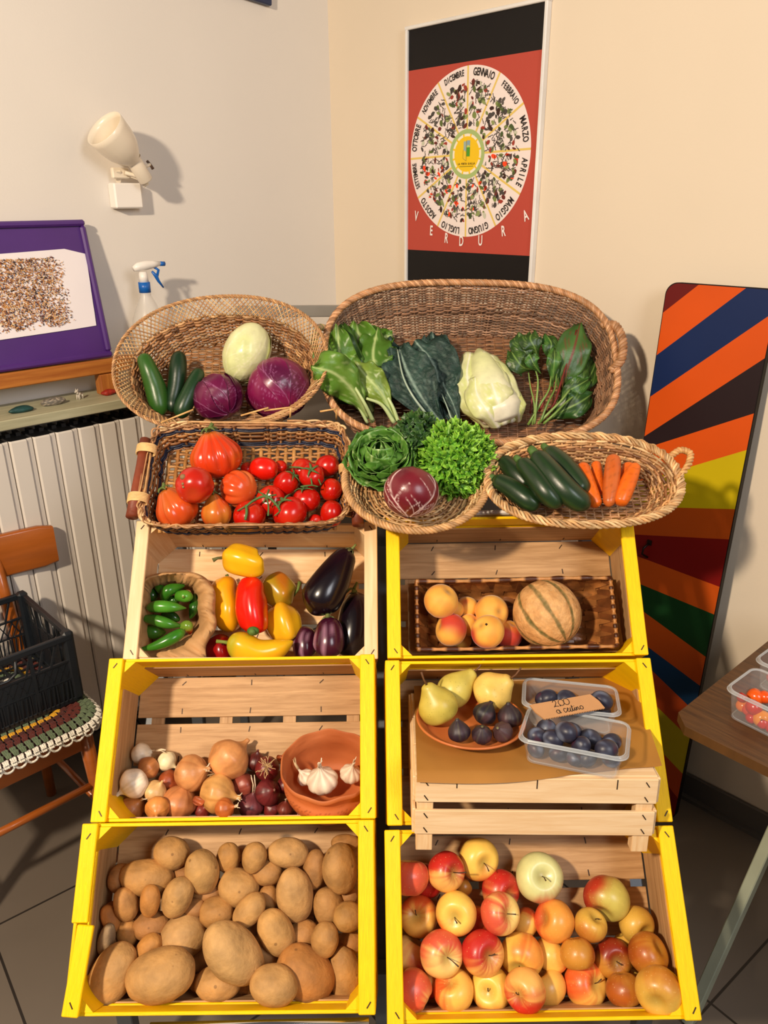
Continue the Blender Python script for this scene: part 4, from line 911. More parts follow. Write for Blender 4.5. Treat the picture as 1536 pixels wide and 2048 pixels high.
# 5 oval basket with twisted handle, right
BF = fitframe(1166, 957, 1.70 * .915, 58, -4, 1.0); BK_['oval'] = BF
ov = thing('oval_basket', BF, 'oval wicker basket with a twisted end handle, holding courgettes and carrots', 'basket')
f5 = shell(.191, .114, .142, .076, 2.3, 2.3, .046, .9); uk = arc_u(.191, .114, 2.3, 46); m = MB()
weave(m, f5, uk, .05, 1.0, 14, .0034, .0030, .0022, WILP + WIL, jit=.5); stakes(m, f5, uk, 0, 1, .0024, WILP); m.build('woven_wall', M_WIL, ov)
m = MB(); flatbase(m, .145, .076, 2.3, -.049, 22, WIL, 18); m.build('woven_base', M_WIL, ov)
P = f5(np.arange(360) / 360, np.zeros(360)); m = MB(); braid(m, P, .0042, 4, 28, .0029, WILP, flat=1.5); braid(m, P + np.array([0, 0, .003]), .0046, 2, 19, .0022, WILP, flat=1.6); m.build('braided_rim', M_WIL, ov)
handle(ov, [bh(BF, 1338, 915, -.002), bh(BF, 1360, 898, .006), bh(BF, 1383, 905, .008), bh(BF, 1378, 930, .004), bh(BF, 1352, 962, -.002)], .0038, ['d8a868', 'c8935a'], 2, 8, .0036)
# ------------------------------------------------------------ produce builders
def spline(cp, n):
    cp = np.array(cp, float); k = len(cp); P = np.vstack([2 * cp[0] - cp[1], cp, 2 * cp[-1] - cp[-2]]); out = []
    for q in np.linspace(0, k - 1 - 1e-9, n):
        i = int(q); t = q - i; a, b, c, d = P[i], P[i + 1], P[i + 2], P[i + 3]
        out.append(.5 * (2 * b + (c - a) * t + (2 * a - 5 * b + 4 * c - d) * t * t + (3 * b - a - 3 * c + d) * t ** 3))
    return np.array(out)
def rev(m, prof, nu=40, mod=None, post=None, colf=None, mi=0):
    """surface of revolution round z with modulation; prof (nv,2) of (r,z)"""
    nv = len(prof); ph = np.arange(nu) * 2 * PI / nu; t = np.linspace(0, 1, nv); T, PHI = np.meshgrid(t, ph, indexing='ij')
    r = np.maximum(prof[:, 0], 0)[:, None] * (mod(T, PHI) if mod else 1); z = prof[:, 1][:, None] + 0 * PHI
    V = np.stack([r * np.cos(PHI), r * np.sin(PHI), z], -1)
    if post: V = post(V, T, PHI)
    C = colf(V, T, PHI) if colf else np.ones_like(V)
    C = np.clip(C, 0, 1); m.grid(V, C, cv=True, flip=bool(prof[0, 1] > prof[-1, 1]), mi=mi); return V, C
def bendx(k): return lambda V, T, P: np.stack([V[..., 0] + k * V[..., 2] ** 2, V[..., 1], V[..., 2]], -1)
def place(name, m, mat, loc, axis, label, cat, group=None, twist=0, extra=None):
    """axis in camera basis (right, up, toward camera)"""
    M = axisframe(loc, camvec(*axis), twist); o = m.build(name, mat, None, M); tag(o, label, cat, group); return o
# contact placement of round things along their sight lines
class Pile:
    def __init__(s, M, floor, k=.9, top=.05, box=None): s.box = box; s.M = M; s.fl = floor; s.S = []; s.k = k; s.top = top; s.Mi = M.inverted()
    def drop(s, px, py, rpx, k=None, flat=1.0, add=True):
        d = ray(px, py); kk = k or s.k; t = 1.4
        for _ in range(4):
            r = rpx / F * t; o = s.Mi @ CAM; dl = s.Mi.to_3x3() @ d; t = (s.fl + r * flat - o.z) / dl.z
        r = rpx / F * t; tf = t
        for c, rj in s.S:
            R_ = (r + rj) * kk; oc = CAM - c; A = d.dot(d); B = 2 * oc.dot(d); Cc = oc.dot(oc) - R_ * R_; D = B * B - 4 * A * Cc
            if D > 0: tf = min(tf, (-B - math.sqrt(D)) / (2 * A))
        o = s.Mi @ CAM; dl = s.Mi.to_3x3() @ d; tmin = (s.top - o.z) / dl.z; tf = max(tf, tmin)
        r = rpx / F * tf; c = CAM + d * tf
        if s.box:   # stay inside the walls of the crate
            q = s.Mi @ c; X_, Y_ = s.box; q.x = max(-X_ + r * .96, min(X_ - r * .96, q.x)); q.y = max(-Y_ + r * .78, min(Y_ - r * .93, q.y)); c = s.M @ q
        if add: s.S.append((c, r))
        return c, r
def _relax(s, k=.86, it=40):
    C0 = [c.copy() for c, r in s.S]; C = [s.Mi @ c for c, r in s.S]; R = [r for c, r in s.S]; D = [(s.Mi.to_3x3() @ (c - CAM)).normalized() for c in C0]; L0 = [c.copy() for c in C]
    for _ in range(it):
        for i in range(len(C)):
            for j in range(i):
                d = C[i] - C[j]; l = d.length; o = (R[i] + R[j]) * k - l
                if o > 0: u = d / max(l, 1e-6) * o * .3; C[i] = C[i] + u; C[j] = C[j] - u
        for i in range(len(C)):
            q = C[i]; off = q - L0[i]; lat = off - D[i] * off.dot(D[i]); q = q - lat * .45; q.z = max(s.fl + R[i] * .9, min(s.top, q.z))
            if s.box: q.x = max(-s.box[0] + R[i] * .9, min(s.box[0] - R[i] * .9, q.x)); q.y = max(-s.box[1] + R[i] * .8, min(s.box[1] - R[i] * .85, q.y))
            C[i] = q
    s.S = [(s.M @ c, r) for c, r in zip(C, R)]
Pile.relax = _relax
ORD = ['first', 'second', 'third', 'fourth', 'fifth', 'sixth', 'seventh', 'eighth', 'ninth', 'tenth', 'eleventh', 'twelfth', 'thirteenth', 'fourteenth', 'fifteenth', 'sixteenth']
def rowlabels(items, nrows, noun, crate_, rownames):
    """items: (x, y, adj, hidden) -> unique labels by row and order from the left"""
    out = [None] * len(items)
    for hid in (False, True):
        idx = [i for i, q in enumerate(items) if q[3] == hid]
        if not idx: continue
        idx.sort(key=lambda i: items[i][1]); n = nrows if not hid else max(1, min(3, len(idx) // 4)); names = rownames if not hid else ['back', 'middle', 'front'][-n:] if n > 1 else ['']
        for r in range(n):
            row = idx[r * len(idx) // n:(r + 1) * len(idx) // n]; row.sort(key=lambda i: items[i][0])
            for k, i in enumerate(row):
                adj = items[i][2]
                out[i] = (f'{adj} {noun}, {ORD[k]} from left in the {names[r]} row of the {crate_}' if not hid else f'half-buried {adj} {noun}, {ORD[k]} from left {names[r]} among buried ones, {crate_}'.replace('  ', ' '))
    return out
# --- potatoes
def potato(rx, ry, rz, seed, col):
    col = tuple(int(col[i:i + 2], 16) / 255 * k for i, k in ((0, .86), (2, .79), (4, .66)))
    m = MB(); th = np.linspace(0.0, PI, 30); prof = np.stack([np.sin(th) ** .92, -np.cos(th)], 1)
    def post(V, T, P):
        D = V.copy(); k = 1 + .06 * pn(D, 1.7, seed) + .018 * pn(D, 5, seed + 1); k -= .09 * np.maximum(0, pn(D, 8, seed + 2) - .8)
        return D * k[..., None] * np.array([ry, rz, rx])
    def colf(V, T, P):
        D = V / np.array([ry, rz, rx]); c = mix(lin(col), np.array(lin(col)) * .62, ss(.2, 1.0, pn(D, 3.1, seed + 4)) * .45)
        return mix(c, np.array(lin(col)) * (1.15, 1.12, 1.1), ss(.3, 1, pn(D, 9, seed + 6)) * .5)
    rev(m, prof, 40, None, post, colf); return m
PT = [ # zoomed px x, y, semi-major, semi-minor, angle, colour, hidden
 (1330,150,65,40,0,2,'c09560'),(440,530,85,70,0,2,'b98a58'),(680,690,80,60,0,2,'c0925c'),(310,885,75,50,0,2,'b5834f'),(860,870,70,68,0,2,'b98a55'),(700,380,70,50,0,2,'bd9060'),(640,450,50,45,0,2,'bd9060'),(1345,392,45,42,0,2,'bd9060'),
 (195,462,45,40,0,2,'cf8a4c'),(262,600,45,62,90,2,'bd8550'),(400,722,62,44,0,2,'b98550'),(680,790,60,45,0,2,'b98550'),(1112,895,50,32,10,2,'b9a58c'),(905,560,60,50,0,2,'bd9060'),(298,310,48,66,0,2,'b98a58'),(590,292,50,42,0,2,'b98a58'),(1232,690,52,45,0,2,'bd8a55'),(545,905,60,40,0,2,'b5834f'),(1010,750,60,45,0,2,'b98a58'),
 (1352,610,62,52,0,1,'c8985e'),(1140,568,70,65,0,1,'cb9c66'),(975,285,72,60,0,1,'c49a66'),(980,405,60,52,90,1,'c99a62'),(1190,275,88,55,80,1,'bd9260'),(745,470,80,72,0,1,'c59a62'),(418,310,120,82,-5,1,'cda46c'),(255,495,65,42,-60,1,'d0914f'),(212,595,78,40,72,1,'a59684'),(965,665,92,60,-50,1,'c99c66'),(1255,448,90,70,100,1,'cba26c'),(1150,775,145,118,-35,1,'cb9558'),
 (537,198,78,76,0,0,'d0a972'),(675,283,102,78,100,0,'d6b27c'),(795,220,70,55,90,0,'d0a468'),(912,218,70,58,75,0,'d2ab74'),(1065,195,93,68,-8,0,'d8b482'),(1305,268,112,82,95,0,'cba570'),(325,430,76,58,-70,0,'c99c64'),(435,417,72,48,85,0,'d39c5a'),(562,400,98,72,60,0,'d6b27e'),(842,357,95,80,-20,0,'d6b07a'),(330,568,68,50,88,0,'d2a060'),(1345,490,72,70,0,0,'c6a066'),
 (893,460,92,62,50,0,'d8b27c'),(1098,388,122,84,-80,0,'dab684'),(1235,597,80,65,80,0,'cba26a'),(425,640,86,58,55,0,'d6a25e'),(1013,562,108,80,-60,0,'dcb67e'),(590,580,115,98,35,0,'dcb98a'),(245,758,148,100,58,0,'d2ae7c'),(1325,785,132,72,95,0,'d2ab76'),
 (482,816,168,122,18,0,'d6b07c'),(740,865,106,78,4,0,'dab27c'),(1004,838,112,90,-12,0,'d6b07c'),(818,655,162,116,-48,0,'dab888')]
def potsize(a, b): return ('large ' if a > 108 else 'small ' if a < 74 else '') + ('round' if a / b < 1.18 else 'oval' if a / b < 1.5 else 'long')
lab = rowlabels([(q[0], q[1], potsize(q[2], q[3]) + ' tan', q[5] == 2) for q in PT], 5, 'potato', 'potato crate', ['back', 'second', 'middle', 'fourth', 'front'])
pile = Pile(CRF['potato'], -.150, .80, .015, (.242, .138))
for x, y, a, b, an, hid, col in PT: pile.drop(110 + x / 2.2925, 1620 + y / 2.2925, (a * b) ** .5 * .96 / 2.2925)
pile.relax(.84)
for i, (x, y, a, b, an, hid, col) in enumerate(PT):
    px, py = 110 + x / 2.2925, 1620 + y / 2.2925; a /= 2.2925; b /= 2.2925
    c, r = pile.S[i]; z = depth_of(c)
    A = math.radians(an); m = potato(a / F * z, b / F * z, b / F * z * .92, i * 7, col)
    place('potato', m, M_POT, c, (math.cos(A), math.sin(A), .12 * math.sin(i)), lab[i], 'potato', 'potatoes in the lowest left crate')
# --- apples
def stemmesh(L, r, bend, col='4a2f16', z0=0): return MB().tube([(0, 0, z0), (bend * .3, 0, z0 + L * .5), (bend, 0, z0 + L)], [r * .8, r * .7, r * 1.2], 6, lin(col))
M_STEM = surf('stem', attr=True, rough=.7, var=.2, vs=60)
def apple(R, seed, base, blush, amt, phi0, stripes=.3, tall=.9, dimp=.30):
    th = np.linspace(0, PI, 44); z = tall * np.cos(th) - dimp * np.exp(-(th / .36) ** 2) + .16 * np.exp(-((PI - th) / .3) ** 2); r = np.sin(th) ** .88 * (1 + .06 * np.cos(th)); prof = np.stack([r, z], 1) * R
    m = MB(); sv = np.random.RandomState(seed)
    def post(V, T, P): return V * (1 + .022 * pn(V / R, 1.6, seed) + .012 * np.cos(5 * P + seed) * (T > .5))[..., None]
    def colf(V, T, P):
        D = V / R; s = np.cos(P - phi0) * np.sin(np.clip(T, .12, .9) * PI) + .35 * pn(D, 2.5, seed + 1) + stripes * pn(np.stack([np.cos(P) * 4, np.sin(P) * 4, T * .6], -1), 3.2, seed + 2, 7)
        c = mix(lin(base), lin(blush), ss(1 - 2 * amt - .3, 1 - 2 * amt + .6, s)); dk = np.exp(-(T * PI / .24) ** 2); c = mix(c, lin('9a8640'), dk * .6); return mix(c, lin('3c2a18'), np.exp(-((1 - T) * PI / .12) ** 2) * .9)
    rev(m, prof, 48, None, post, colf); return m, float(prof[0, 1])
PK = {'pink': ('f8cf78', 'dc5c40', .5), 'red': ('f2b45e', 'c22c24', .68), 'yel': ('f8cc5c', 'ea7c34', .26), 'yor': ('f5c05a', 'e2602c', .45), 'grn': ('dcdc98', 'c44a34', .18), 'gr2': ('c9b95a', 'b83a24', .42), 'org': ('f0a044', 'd8502c', .5), 'brn': ('c98a34', 'a8571c', .35), 'ybr': ('dcae4a', 'c0782c', .3), 'brd': ('c88a34', '8c2a14', .6)}
AP = [ # x, y, r, kind, dimple dx, dy (None = hidden), stem, hidden, adjective
 (1160,765,50,'yel',None,0,2),(415,758,62,'org',None,0,2),(245,790,60,'red',None,0,2),(1050,790,42,'ybr',None,0,2),(590,742,60,'red',None,0,2),(398,345,42,'brn',None,0,2),(1120,595,42,'ybr',None,0,2),(255,898,40,'org',None,0,2),
 (235,320,75,'red',None,0,1),(440,500,76,'org',None,0,1),(680,510,64,'yor',None,0,1),(565,362,88,'red',50,-6,0),(790,668,80,'yor',None,0,1),(785,850,85,'yor',None,0,1),
 (125,662,90,'pink',None,0,0),(172,852,92,'pink',None,0,0),(155,305,90,'pink',None,0,0),
 (466,220,91,'yel',34,-4,9),(320,277,86,'red',50,-22,9),(742,305,106,'grn',5,-52,6),(1045,397,102,'gr2',-48,55,0),(198,480,88,'yor',-22,-45,3),(368,465,93,'yel',-22,-14,5),(563,468,90,'pink',46,-34,4),
 (812,503,91,'org',-78,-36,0),(972,522,74,'ybr',30,-62,2),(1178,520,80,'ybr',30,10,0),(298,652,98,'pink',42,-22,9),(485,650,95,'red',38,-28,2),(663,655,97,'yel',-32,38,4),(915,648,77,'brn',10,72,0),(1075,672,86,'brd',6,-20,2),(1232,650,92,'brn',60,-60,0),
 (353,855,92,'yor',-30,-78,0),(527,855,92,'yel',-32,-28,2),(683,858,93,'red',-60,-8,2),(955,838,98,'yor',55,-42,3),(1128,857,80,'brn',5,80,2),(1285,835,104,'ybr',-45,20,0)]
ADJ = {'pink': 'pink-flushed yellow', 'red': 'deep red', 'yel': 'plain yellow', 'yor': 'yellow-orange', 'grn': 'pale green', 'gr2': 'green and red', 'org': 'orange-red', 'brn': 'brownish russet', 'ybr': 'dull ochre', 'brd': 'brown-red'}
lab = rowlabels([(q[0], q[1], ADJ[q[3]], q[6] == 2 and q[4] is None) for q in AP], 5, 'apple', 'apple crate', ['back', 'second', 'middle', 'fourth', 'front'])
pile = Pile(CRF['apple'], -.155, .84, .002, (.242, .138))
for q in AP: pile.drop(750 + q[0] / 2.2588, 1620 + q[1] / 2.2588, q[2] / 2.2588)
pile.relax(.92)
for i, (x, y, r, kd_, dx, dy, st_) in enumerate(AP):
    hid = dx is None
    px, py = 750 + x / 2.2588, 1620 + y / 2.2588; c, R = pile.S[i]; rs = np.random.RandomState(i)
    b, bl_, am = PK[kd_]; m, z0 = apple(R * 1.0, i * 5 + 3, b, bl_, am, rs.rand() * 6.28, .35 if kd_ in ('pink', 'red', 'yor') else .15)
    if hid: ax = (rs.uniform(-.8, .8), rs.uniform(.2, .9), -.2)
    else:
        q = min(.93, math.hypot(dx, dy) / r); s = q / (math.hypot(dx, dy) / r + 1e-9); ax = (dx / r * s, -dy / r * s, math.sqrt(1 - q * q))
    o = place('apple', m, M_APP, c, ax, lab[i], 'apple', 'apples in the lowest right crate', rs.rand() * 6)
    if not hid and st_ >= 2: stemmesh(R * (.16 + .075 * st_), .0011, R * .2 * (1 if i % 2 else -1), z0=z0 - .001).build('stem', M_STEM, o)
# --- onions
def onion(R, seed, col, col2, kind='y'):
    cp = [(0, -.86), (.18, -.88), (.62, -.72), (.98, -.15), (.98, .2), (.7, .62), (.32, .86), (.14, 1.08), (.10, 1.3), (.0, 1.34)]
    prof = spline(cp, 44) * R; m = MB()
    def post(V, T, P): return V * (1 + .03 * pn(V / R, 1.5, seed))[..., None] + np.stack([.12 * R * ss(.8, 1, T) * np.cos(P * 3 + seed) * .3, 0 * T, 0 * T], -1)
    def colf(V, T, P):
        s = pn(np.stack([np.cos(P) * 6, np.sin(P) * 6, T * .8], -1), 3, seed, 7); c = mix(lin(col), lin(col2), ss(-.1, 1, s) * .9); c = mix(c, np.array(lin(col)) * 1.35, ss(.3, .9, pn(V / R, 2.6, seed + 3)) * .5)
        return mix(c, lin('d8b888' if kind != 'r' else 'b08a78'), ss(.86, .97, T) * .8)
    rev(m, prof, 44, lambda T, P: 1 + .012 * np.cos(12 * P + seed), post, colf); return m
def roots(R, n, L, seed, z=-.87):
    m = MB(); rs = np.random.RandomState(seed)
    for k in range(n):
        a = rs.rand() * 6.28; sp_ = rs.uniform(.3, 1.2); P = [(0, 0, R * z)]
        for j in range(1, 6):
            a += rs.uniform(-.5, .5); P.append((P[-1][0] + math.cos(a) * L / 5 * sp_, P[-1][1] + math.sin(a) * L / 5 * sp_, P[-1][2] - L / 5 * rs.uniform(.0, .9)))
        m.tube(P, .0006, 4, lin('c9a878'))
    return m
def neck(R, L, seed, col='e6d4b4', bend=.5):
    m = MB(); rs = np.random.RandomState(seed)
    for k in range(4):
        a = rs.rand() * 6.28; P = [(math.cos(a) * R * .1, math.sin(a) * R * .1, R * 1.1), (math.cos(a) * R * .1 + bend * L * .3, math.sin(a) * R * .12, R * 1.1 + L * .5), (math.cos(a) * R * .15 + bend * L, math.sin(a) * R * .3, R * 1.1 + L * rs.uniform(.7, 1.1))]
        m.tube(P, [R * .09, R * .08, R * .02], 6, lin(col), rn=[R * .03] * 3, nrm=np.tile([math.cos(a), math.sin(a), .1], (3, 1)))
    return m
ON = [ # x,y,r,col,col2, axis(dx,dy,toward) neck direction, neck length, roots, label
 (860,560,50,'5a201e','40100f',(.2,.9,.2),0,0,'dark red onion half hidden behind the rooted red onion'),
 (800,682,62,'8a4030','5a1614',(-.6,-.2,.5),.0,0,'loose-skinned red-brown onion between golden onion and red one'),
 (1012,680,46,'6a1c1e','44100f',(.3,.5,.3),0,0,'small dark red onion touching the terracotta bowl'),
 (590,842,42,'7c2a20','5a1a14',(.5,.6,.5),0,0,'small dark red onion at the crate front, beside big orange-brown onion'),
 (940,812,46,'6e201e','481212',(-.5,.5,.5),0,0,'small red onion at the crate front beneath the round red onion'),
 (180,772,36,'e8dcc0','cfc09a',(-.3,.5,.4),.6,0,'shrivelled white onion at the far left by the rail'),
 (420,660,54,'9a4a26','7a3018',(.9,-.1,.3),0,0,'small red-brown onion in the centre of the left onion group'),
 (722,553,106,'cf9058','b8733f',(.6,.55,-.45),0,8,'biggest onion, yellow-brown, with its root end facing forward'),
 (537,622,90,'c98c56','aa6a3a',(.75,.3,.35),.15,0,'large yellow-brown onion left of the biggest one'),
 (285,524,54,'e9dcc2','d2bf98',(.93,.25,.1),1.3,0,'small white onion with a long dried neck, back left'),
 (412,560,50,'e6d8ae','cdb98a',(.8,-.4,.3),.6,0,'small cream onion with papery tip, right of the long-necked one'),
 (318,592,56,'bd7c48','9c5c30',(-.6,-.4,.5),.0,4,'small brown onion just in front of the long-necked white onion'),
 (352,712,58,'d8b076','c0935a',(.5,.7,.2),.0,4,'pale straw-coloured onion with fine roots, right of the large white onion'),
 (232,672,76,'f3ead8','ddd0b0',(-.8,-.5,.25),.35,0,'large shiny white onion against the left rail'),
 (668,722,96,'cf9a58','b07a3e',(.9,-.1,.2),.2,0,'golden-brown onion with flaking skin in the middle of the crate'),
 (475,785,90,'bf7c4a','a05f36',(.3,.9,.0),0,0,'big orange-brown onion at the front edge of the onion crate'),
 (918,597,60,'6e1e20','481012',(-.1,-.45,-.85),0,34,'red onion topped with a tangle of white roots'),
 (920,716,64,'6a2224','4a1416',(.5,.4,.75),.0,0,'round glossy red onion in front of the rooted red onion'),
 (240,812,62,'c07e42','a4622c',(.7,.7,.3),.4,10,'brown onion with trailing roots in the front left corner'),
 (362,826,60,'cc8844','b06a2c',(.2,-.2,.95),.0,0,'smooth small orange-brown onion second from the left at the front'),
 (832,795,66,'6a3034','4a1a20',(.25,.95,.1),.9,0,'purple onion with a white dried neck pointing up'),
 (702,826,52,'b8652e','98481c',(.9,.25,.25),.5,0,'small orange-brown onion with papery tip at front centre'),
 (1008,800,42,'7a3428','5a1e18',(.1,.95,.1),.2,6,'narrow brown shallot leaning against the terracotta bowl')]
pile = Pile(CRF['onion'], -.165, .84, -.02, (.242, .138))
for q in ON: pile.drop(170 + q[0] / 2.518, 1300 + q[1] / 2.518, q[2] / 2.518)
pile.relax(.88)
for i, (x, y, r, c1, c2, ax, nl, rt_, lb_) in enumerate(ON):
    px, py = 170 + x / 2.518, 1300 + y / 2.518; c, R = pile.S[i]
    red = int(c1[:2], 16) < 0x90
    o = place('onion', onion(R * 1.0, i * 3, c1, c2, 'r' if red else 'y'), M_ONI, c, ax, lb_, 'onion', 'onions in the middle left crate', i)
    if nl: neck(R, R * nl * 1.4, i, bend=.3).build('dried_neck', M_GAR, o)
    if rt_: roots(R, rt_, R * (.9 if rt_ > 20 else .6), i).build('roots', M_GAR, o)
# loose onion skins
for i, (x, y, s, lb_) in enumerate(((575, 760, 36, 'loose brown onion skin beside the golden onion'), (985, 545, 26, 'loose red onion skin behind the bowl edge'), (1050, 838, 30, 'loose pinkish onion skin in front of the terracotta bowl'))):
    c, R = pile.drop(170 + x / 2.518, 1300 + y / 2.518, s / 2.518 * .6, add=False); m = MB(); n = 12; g = np.zeros((n, n, 3))
    for a in range(n):
        for b in range(n): u, v = a / (n - 1) * 2 - 1, b / (n - 1) * 2 - 1; k = s / 2.518 / F * 1.3; g[a, b] = (u * k * math.sqrt(1 - v * v / 2), v * k * .8 * math.sqrt(1 - u * u / 2), k * (.5 * u * u + .25 * math.sin(v * 4 + u * 3)))
    m.grid(g, lin('a8562e' if i != 2 else 'b8787a')); place('onion_skin', m, M_ONI, c, (.1, .6, .8), lb_, 'onion skin')
# --- terracotta bowl and garlic
bc = CRF['onion'] @ hit(CRF['onion'], 170 + 1222 / 2.518, 1300 + 575 / 2.518, 2, -.060); d_ = depth_of(bc); Rb = 238 / 2.518 / F * d_
up = Vector((0, -.12, 1)).normalized(); BWL = axisframe(bc, up)
m = MB(); H = .098; cp = [(0, -H), (.55, -H), (.66, -H * .97), (.86, -H * .72), (.96, -H * .45), (.90, -H * .28), (.93, -H * .12), (1.0, -.006), (1.005, .0), (.975, .003), (.945, -.003), (.90, -H * .2), (.88, -H * .5), (.7, -H * .82), (0, -H * .86)]
prof = spline([(a * Rb, b) for a, b in cp], 90)
def colf(V, T, P):
    c = mix(lin('c4713e'), lin('b05c2c'), .5 + .5 * pn(V, 40, 3)); zz = V[..., 2] / H; band = (T < .45) & (zz > -.75) & (zz < -.35)
    w = np.sin(P * 9) * .12; sp_ = np.abs(((P * 9 / PI) % 2 - 1)); rr = np.hypot((sp_ - .5) * .5, (zz + .55) * 1.3); sw = np.abs(np.sin(rr * 34 + np.arctan2(zz + .55, sp_ - .5))) < .25
    return mix(c, lin('8a431e'), (band & sw) * .8)
rev(m, prof, 160, lambda T, P: 1 + .010 * np.sin(P * 7 + 1) * ss(.2, .5, T) * (T < .75), lambda V, T, P: np.stack([V[..., 0], V[..., 1], V[..., 2] + .0022 * np.sin(P * 9) * ss(.35, .5, T) * (1 - ss(.65, .8, T))], -1), colf)
tag(m.build('terracotta_bowl', surf('terracotta_carved', attr=True, rough=.65, var=.1, vs=9, bump=.15, bs=60), None, BWL), 'handmade terracotta bowl with carved scrolls, holding garlic', 'bowl')
def garlic(R, seed):
    m = MB(); cp = [(0, -.68), (.25, -.72), (.75, -.55), (1.0, -.1), (.85, .35), (.45, .68), (.2, .95), (.12, 1.25), (.1, 1.5), (0, 1.52)]; prof = spline(cp, 40) * R
    def colf(V, T, P): return mix(lin('efe0c6'), lin('b98f78'), ss(.4, 1, np.abs(np.sin(P * 4.5 + seed + .3 * np.sin(T * 9)))) * .4 + .3 * ss(.2, 1, pn(V / R, 4, seed)))
    rev(m, prof, 72, lambda T, P: 1 + .10 * np.abs(np.sin(P * 4.5 + seed)) * np.sin(T * PI) ** .7 - .05, None, colf); return m
for i, (x, y, r, ax, lb_) in enumerate(((1195, 655, 78, (-.1, .85, .45), 'big garlic bulb with pointed neck inside the terracotta bowl'), (1338, 622, 54, (.2, .8, .5), 'small garlic bulb by the right wall of the bowl'))):
    px, py = 170 + x / 2.518, 1300 + y / 2.518; q = hit(BWL, px, py, 2, -H * .45); c = BWL @ q; R = r / 2.518 / F * depth_of(c)
    o = place('garlic_bulb', garlic(R, i), M_GAR, c, ax, lb_, 'garlic', 'garlic in the terracotta bowl'); neck(R, R * .9, i + 4, 'e8d8bc', .1).build('papery_neck', M_GAR, o)
q = BWL @ hit(BWL, 170 + 1110 / 2.518, 1300 + 640 / 2.518, 2, -H * .5)
o = place('garlic_bulb', garlic(.017, 5), M_GAR, q, (-.5, .7, .3), 'garlic bulb with torn papery leaves at the left inside the bowl', 'garlic', 'garlic in the terracotta bowl'); neck(.022, .02, 9, 'c9ab80', -.6).build('papery_neck', M_GAR, o)
# --- plate, pears, figs on the stand
pc_ = hit(STF, 760 + 457 / 2.518, 1300 + 352 / 2.518, 2, .024); Rp = 275 / 2.518 / F * depth_of(STF @ pc_)
ftop = STF @ Vector((pc_.x, pc_.y, .024)); PLM = axisframe(ftop, STF.to_3x3() @ Vector((0, 0, 1)))
m = MB(); prof = spline([(0, -.018), (.5 * Rp, -.018), (.68 * Rp, -.017), (.9 * Rp, -.004), (Rp * .985, .001), (Rp, .004), (Rp * .985, .0055), (Rp * .95, .004), (.84 * Rp, -.005), (.66 * Rp, -.0125), (0, -.0135)], 60); rev(m, prof, 96)
tag(m.build('terracotta_plate', surf('terracotta_glaze', 'c8703a', rough=.4, var=.12, vs=12, coat=.15), None, PLM), 'shallow terracotta dish holding pears and figs', 'plate')
def pear(R, seed, col, L=1.75):
    cp = [(0, -.86), (.3, -.92), (.85, -.62), (1.0, -.1), (.90, L * .24), (.62, L * .55), (.42, L * .78), (.30, L * .94), (.14, L + .01), (0, L - .02)]; prof = spline(cp, 48) * R; m = MB()
    def colf(V, T, P): c = mix(lin(col), np.array(lin(col)) * (.75, .7, .5), ss(.1, 1, pn(V / R, 3, seed)) * .6); return mix(c, lin('c9702a'), ss(.55, 1.1, pn(V / R, 1.6, seed + 3)) * .35)
    rev(m, prof, 44, None, lambda V, T, P: V * (1 + .04 * pn(V / R, 2.0, seed))[..., None] + np.stack([.08 * R * (T ** 2), 0 * T, 0 * T], -1), colf); return m
pile = Pile(PLM, -.010, .82, .2)
PR = [(378, 200, 88, (.75, .62, -.1), 1.55, 'cfbd5a', (40, -45), 'tall yellow-green pear at the back of the dish, stem up right'),
      (288, 275, 100, (-.42, .88, .2), 1.25, 'c6b24e', (0, 0), 'blotchy green-yellow pear at the left of the dish'),
      (578, 205, 104, (.72, .6, .3), 1.0, 'edc766', (0, 0), 'round golden pear with a russet patch, right of the tall one')]
for i, (x, y, r, ax, L_, col, _, lb_) in enumerate(PR):
    c, R = pile.drop(760 + x / 2.518, 1300 + y / 2.518, r / 2.518); o = place('pear', pear(R, i + 2, col, L_), M_PEAR, c, ax, lb_, 'pear', 'pears in the terracotta dish')
    MB().tube([(.08 * R, 0, L_ * R * .97), (.1 * R, 0, L_ * R + .012), (.2 * R, .004, L_ * R + .028)], [.0022, .0016, .002], 8, lin('6a4426')).build('stem', M_STEM, o)
def fig(R, seed, col='2c1c26'):
    cp = [(0, -.82), (.3, -.86), (.85, -.5), (1, 0), (.82, .45), (.48, .85), (.22, 1.08), (.15, 1.22), (0, 1.24)]; prof = spline(cp, 36) * R; m = MB()
    def colf(V, T, P): c = mix(lin(col), lin('5c3a3c'), ss(.2, 1, pn(V / R, 3, seed)) * .5); return mix(c, lin('8a8a4a'), ss(.86, 1, T) * .7 + ss(.3, .9, pn(np.stack([np.cos(P) * 5, np.sin(P) * 5, T], -1), 3, seed)) * .12)
    rev(m, prof, 40, lambda T, P: 1 + .025 * np.cos(P * 9), None, colf); return m
for i, (x, y, r, ax, col, lb_) in enumerate(((527, 322, 62, (.5, .8, -.2), '1f1a24', 'dark purple fig behind the others, touching the golden pear'), (652, 335, 64, (-.1, .95, .1), '2a1a22', 'tall dark fig at the right rim of the dish'), (398, 412, 60, (-.15, .95, .1), '2f202a', 'purple fig with a stalk pointing up, left of the others'), (513, 425, 54, (-.05, .8, .6), '33222a', 'small purple fig at the front centre of the dish'), (617, 412, 55, (-.5, .5, .7), '4a3234', 'greenish purple fig at the front right of the dish'))):
    c, R = pile.drop(760 + x / 2.518, 1300 + y / 2.518, r / 2.518 * .95); place('fig', fig(R, i, col), surf('fig_skin', attr=True, rough=.5, var=.15, vs=60, bump=.1, bs=80), c, ax, lb_, 'fig', 'figs in the terracotta dish')
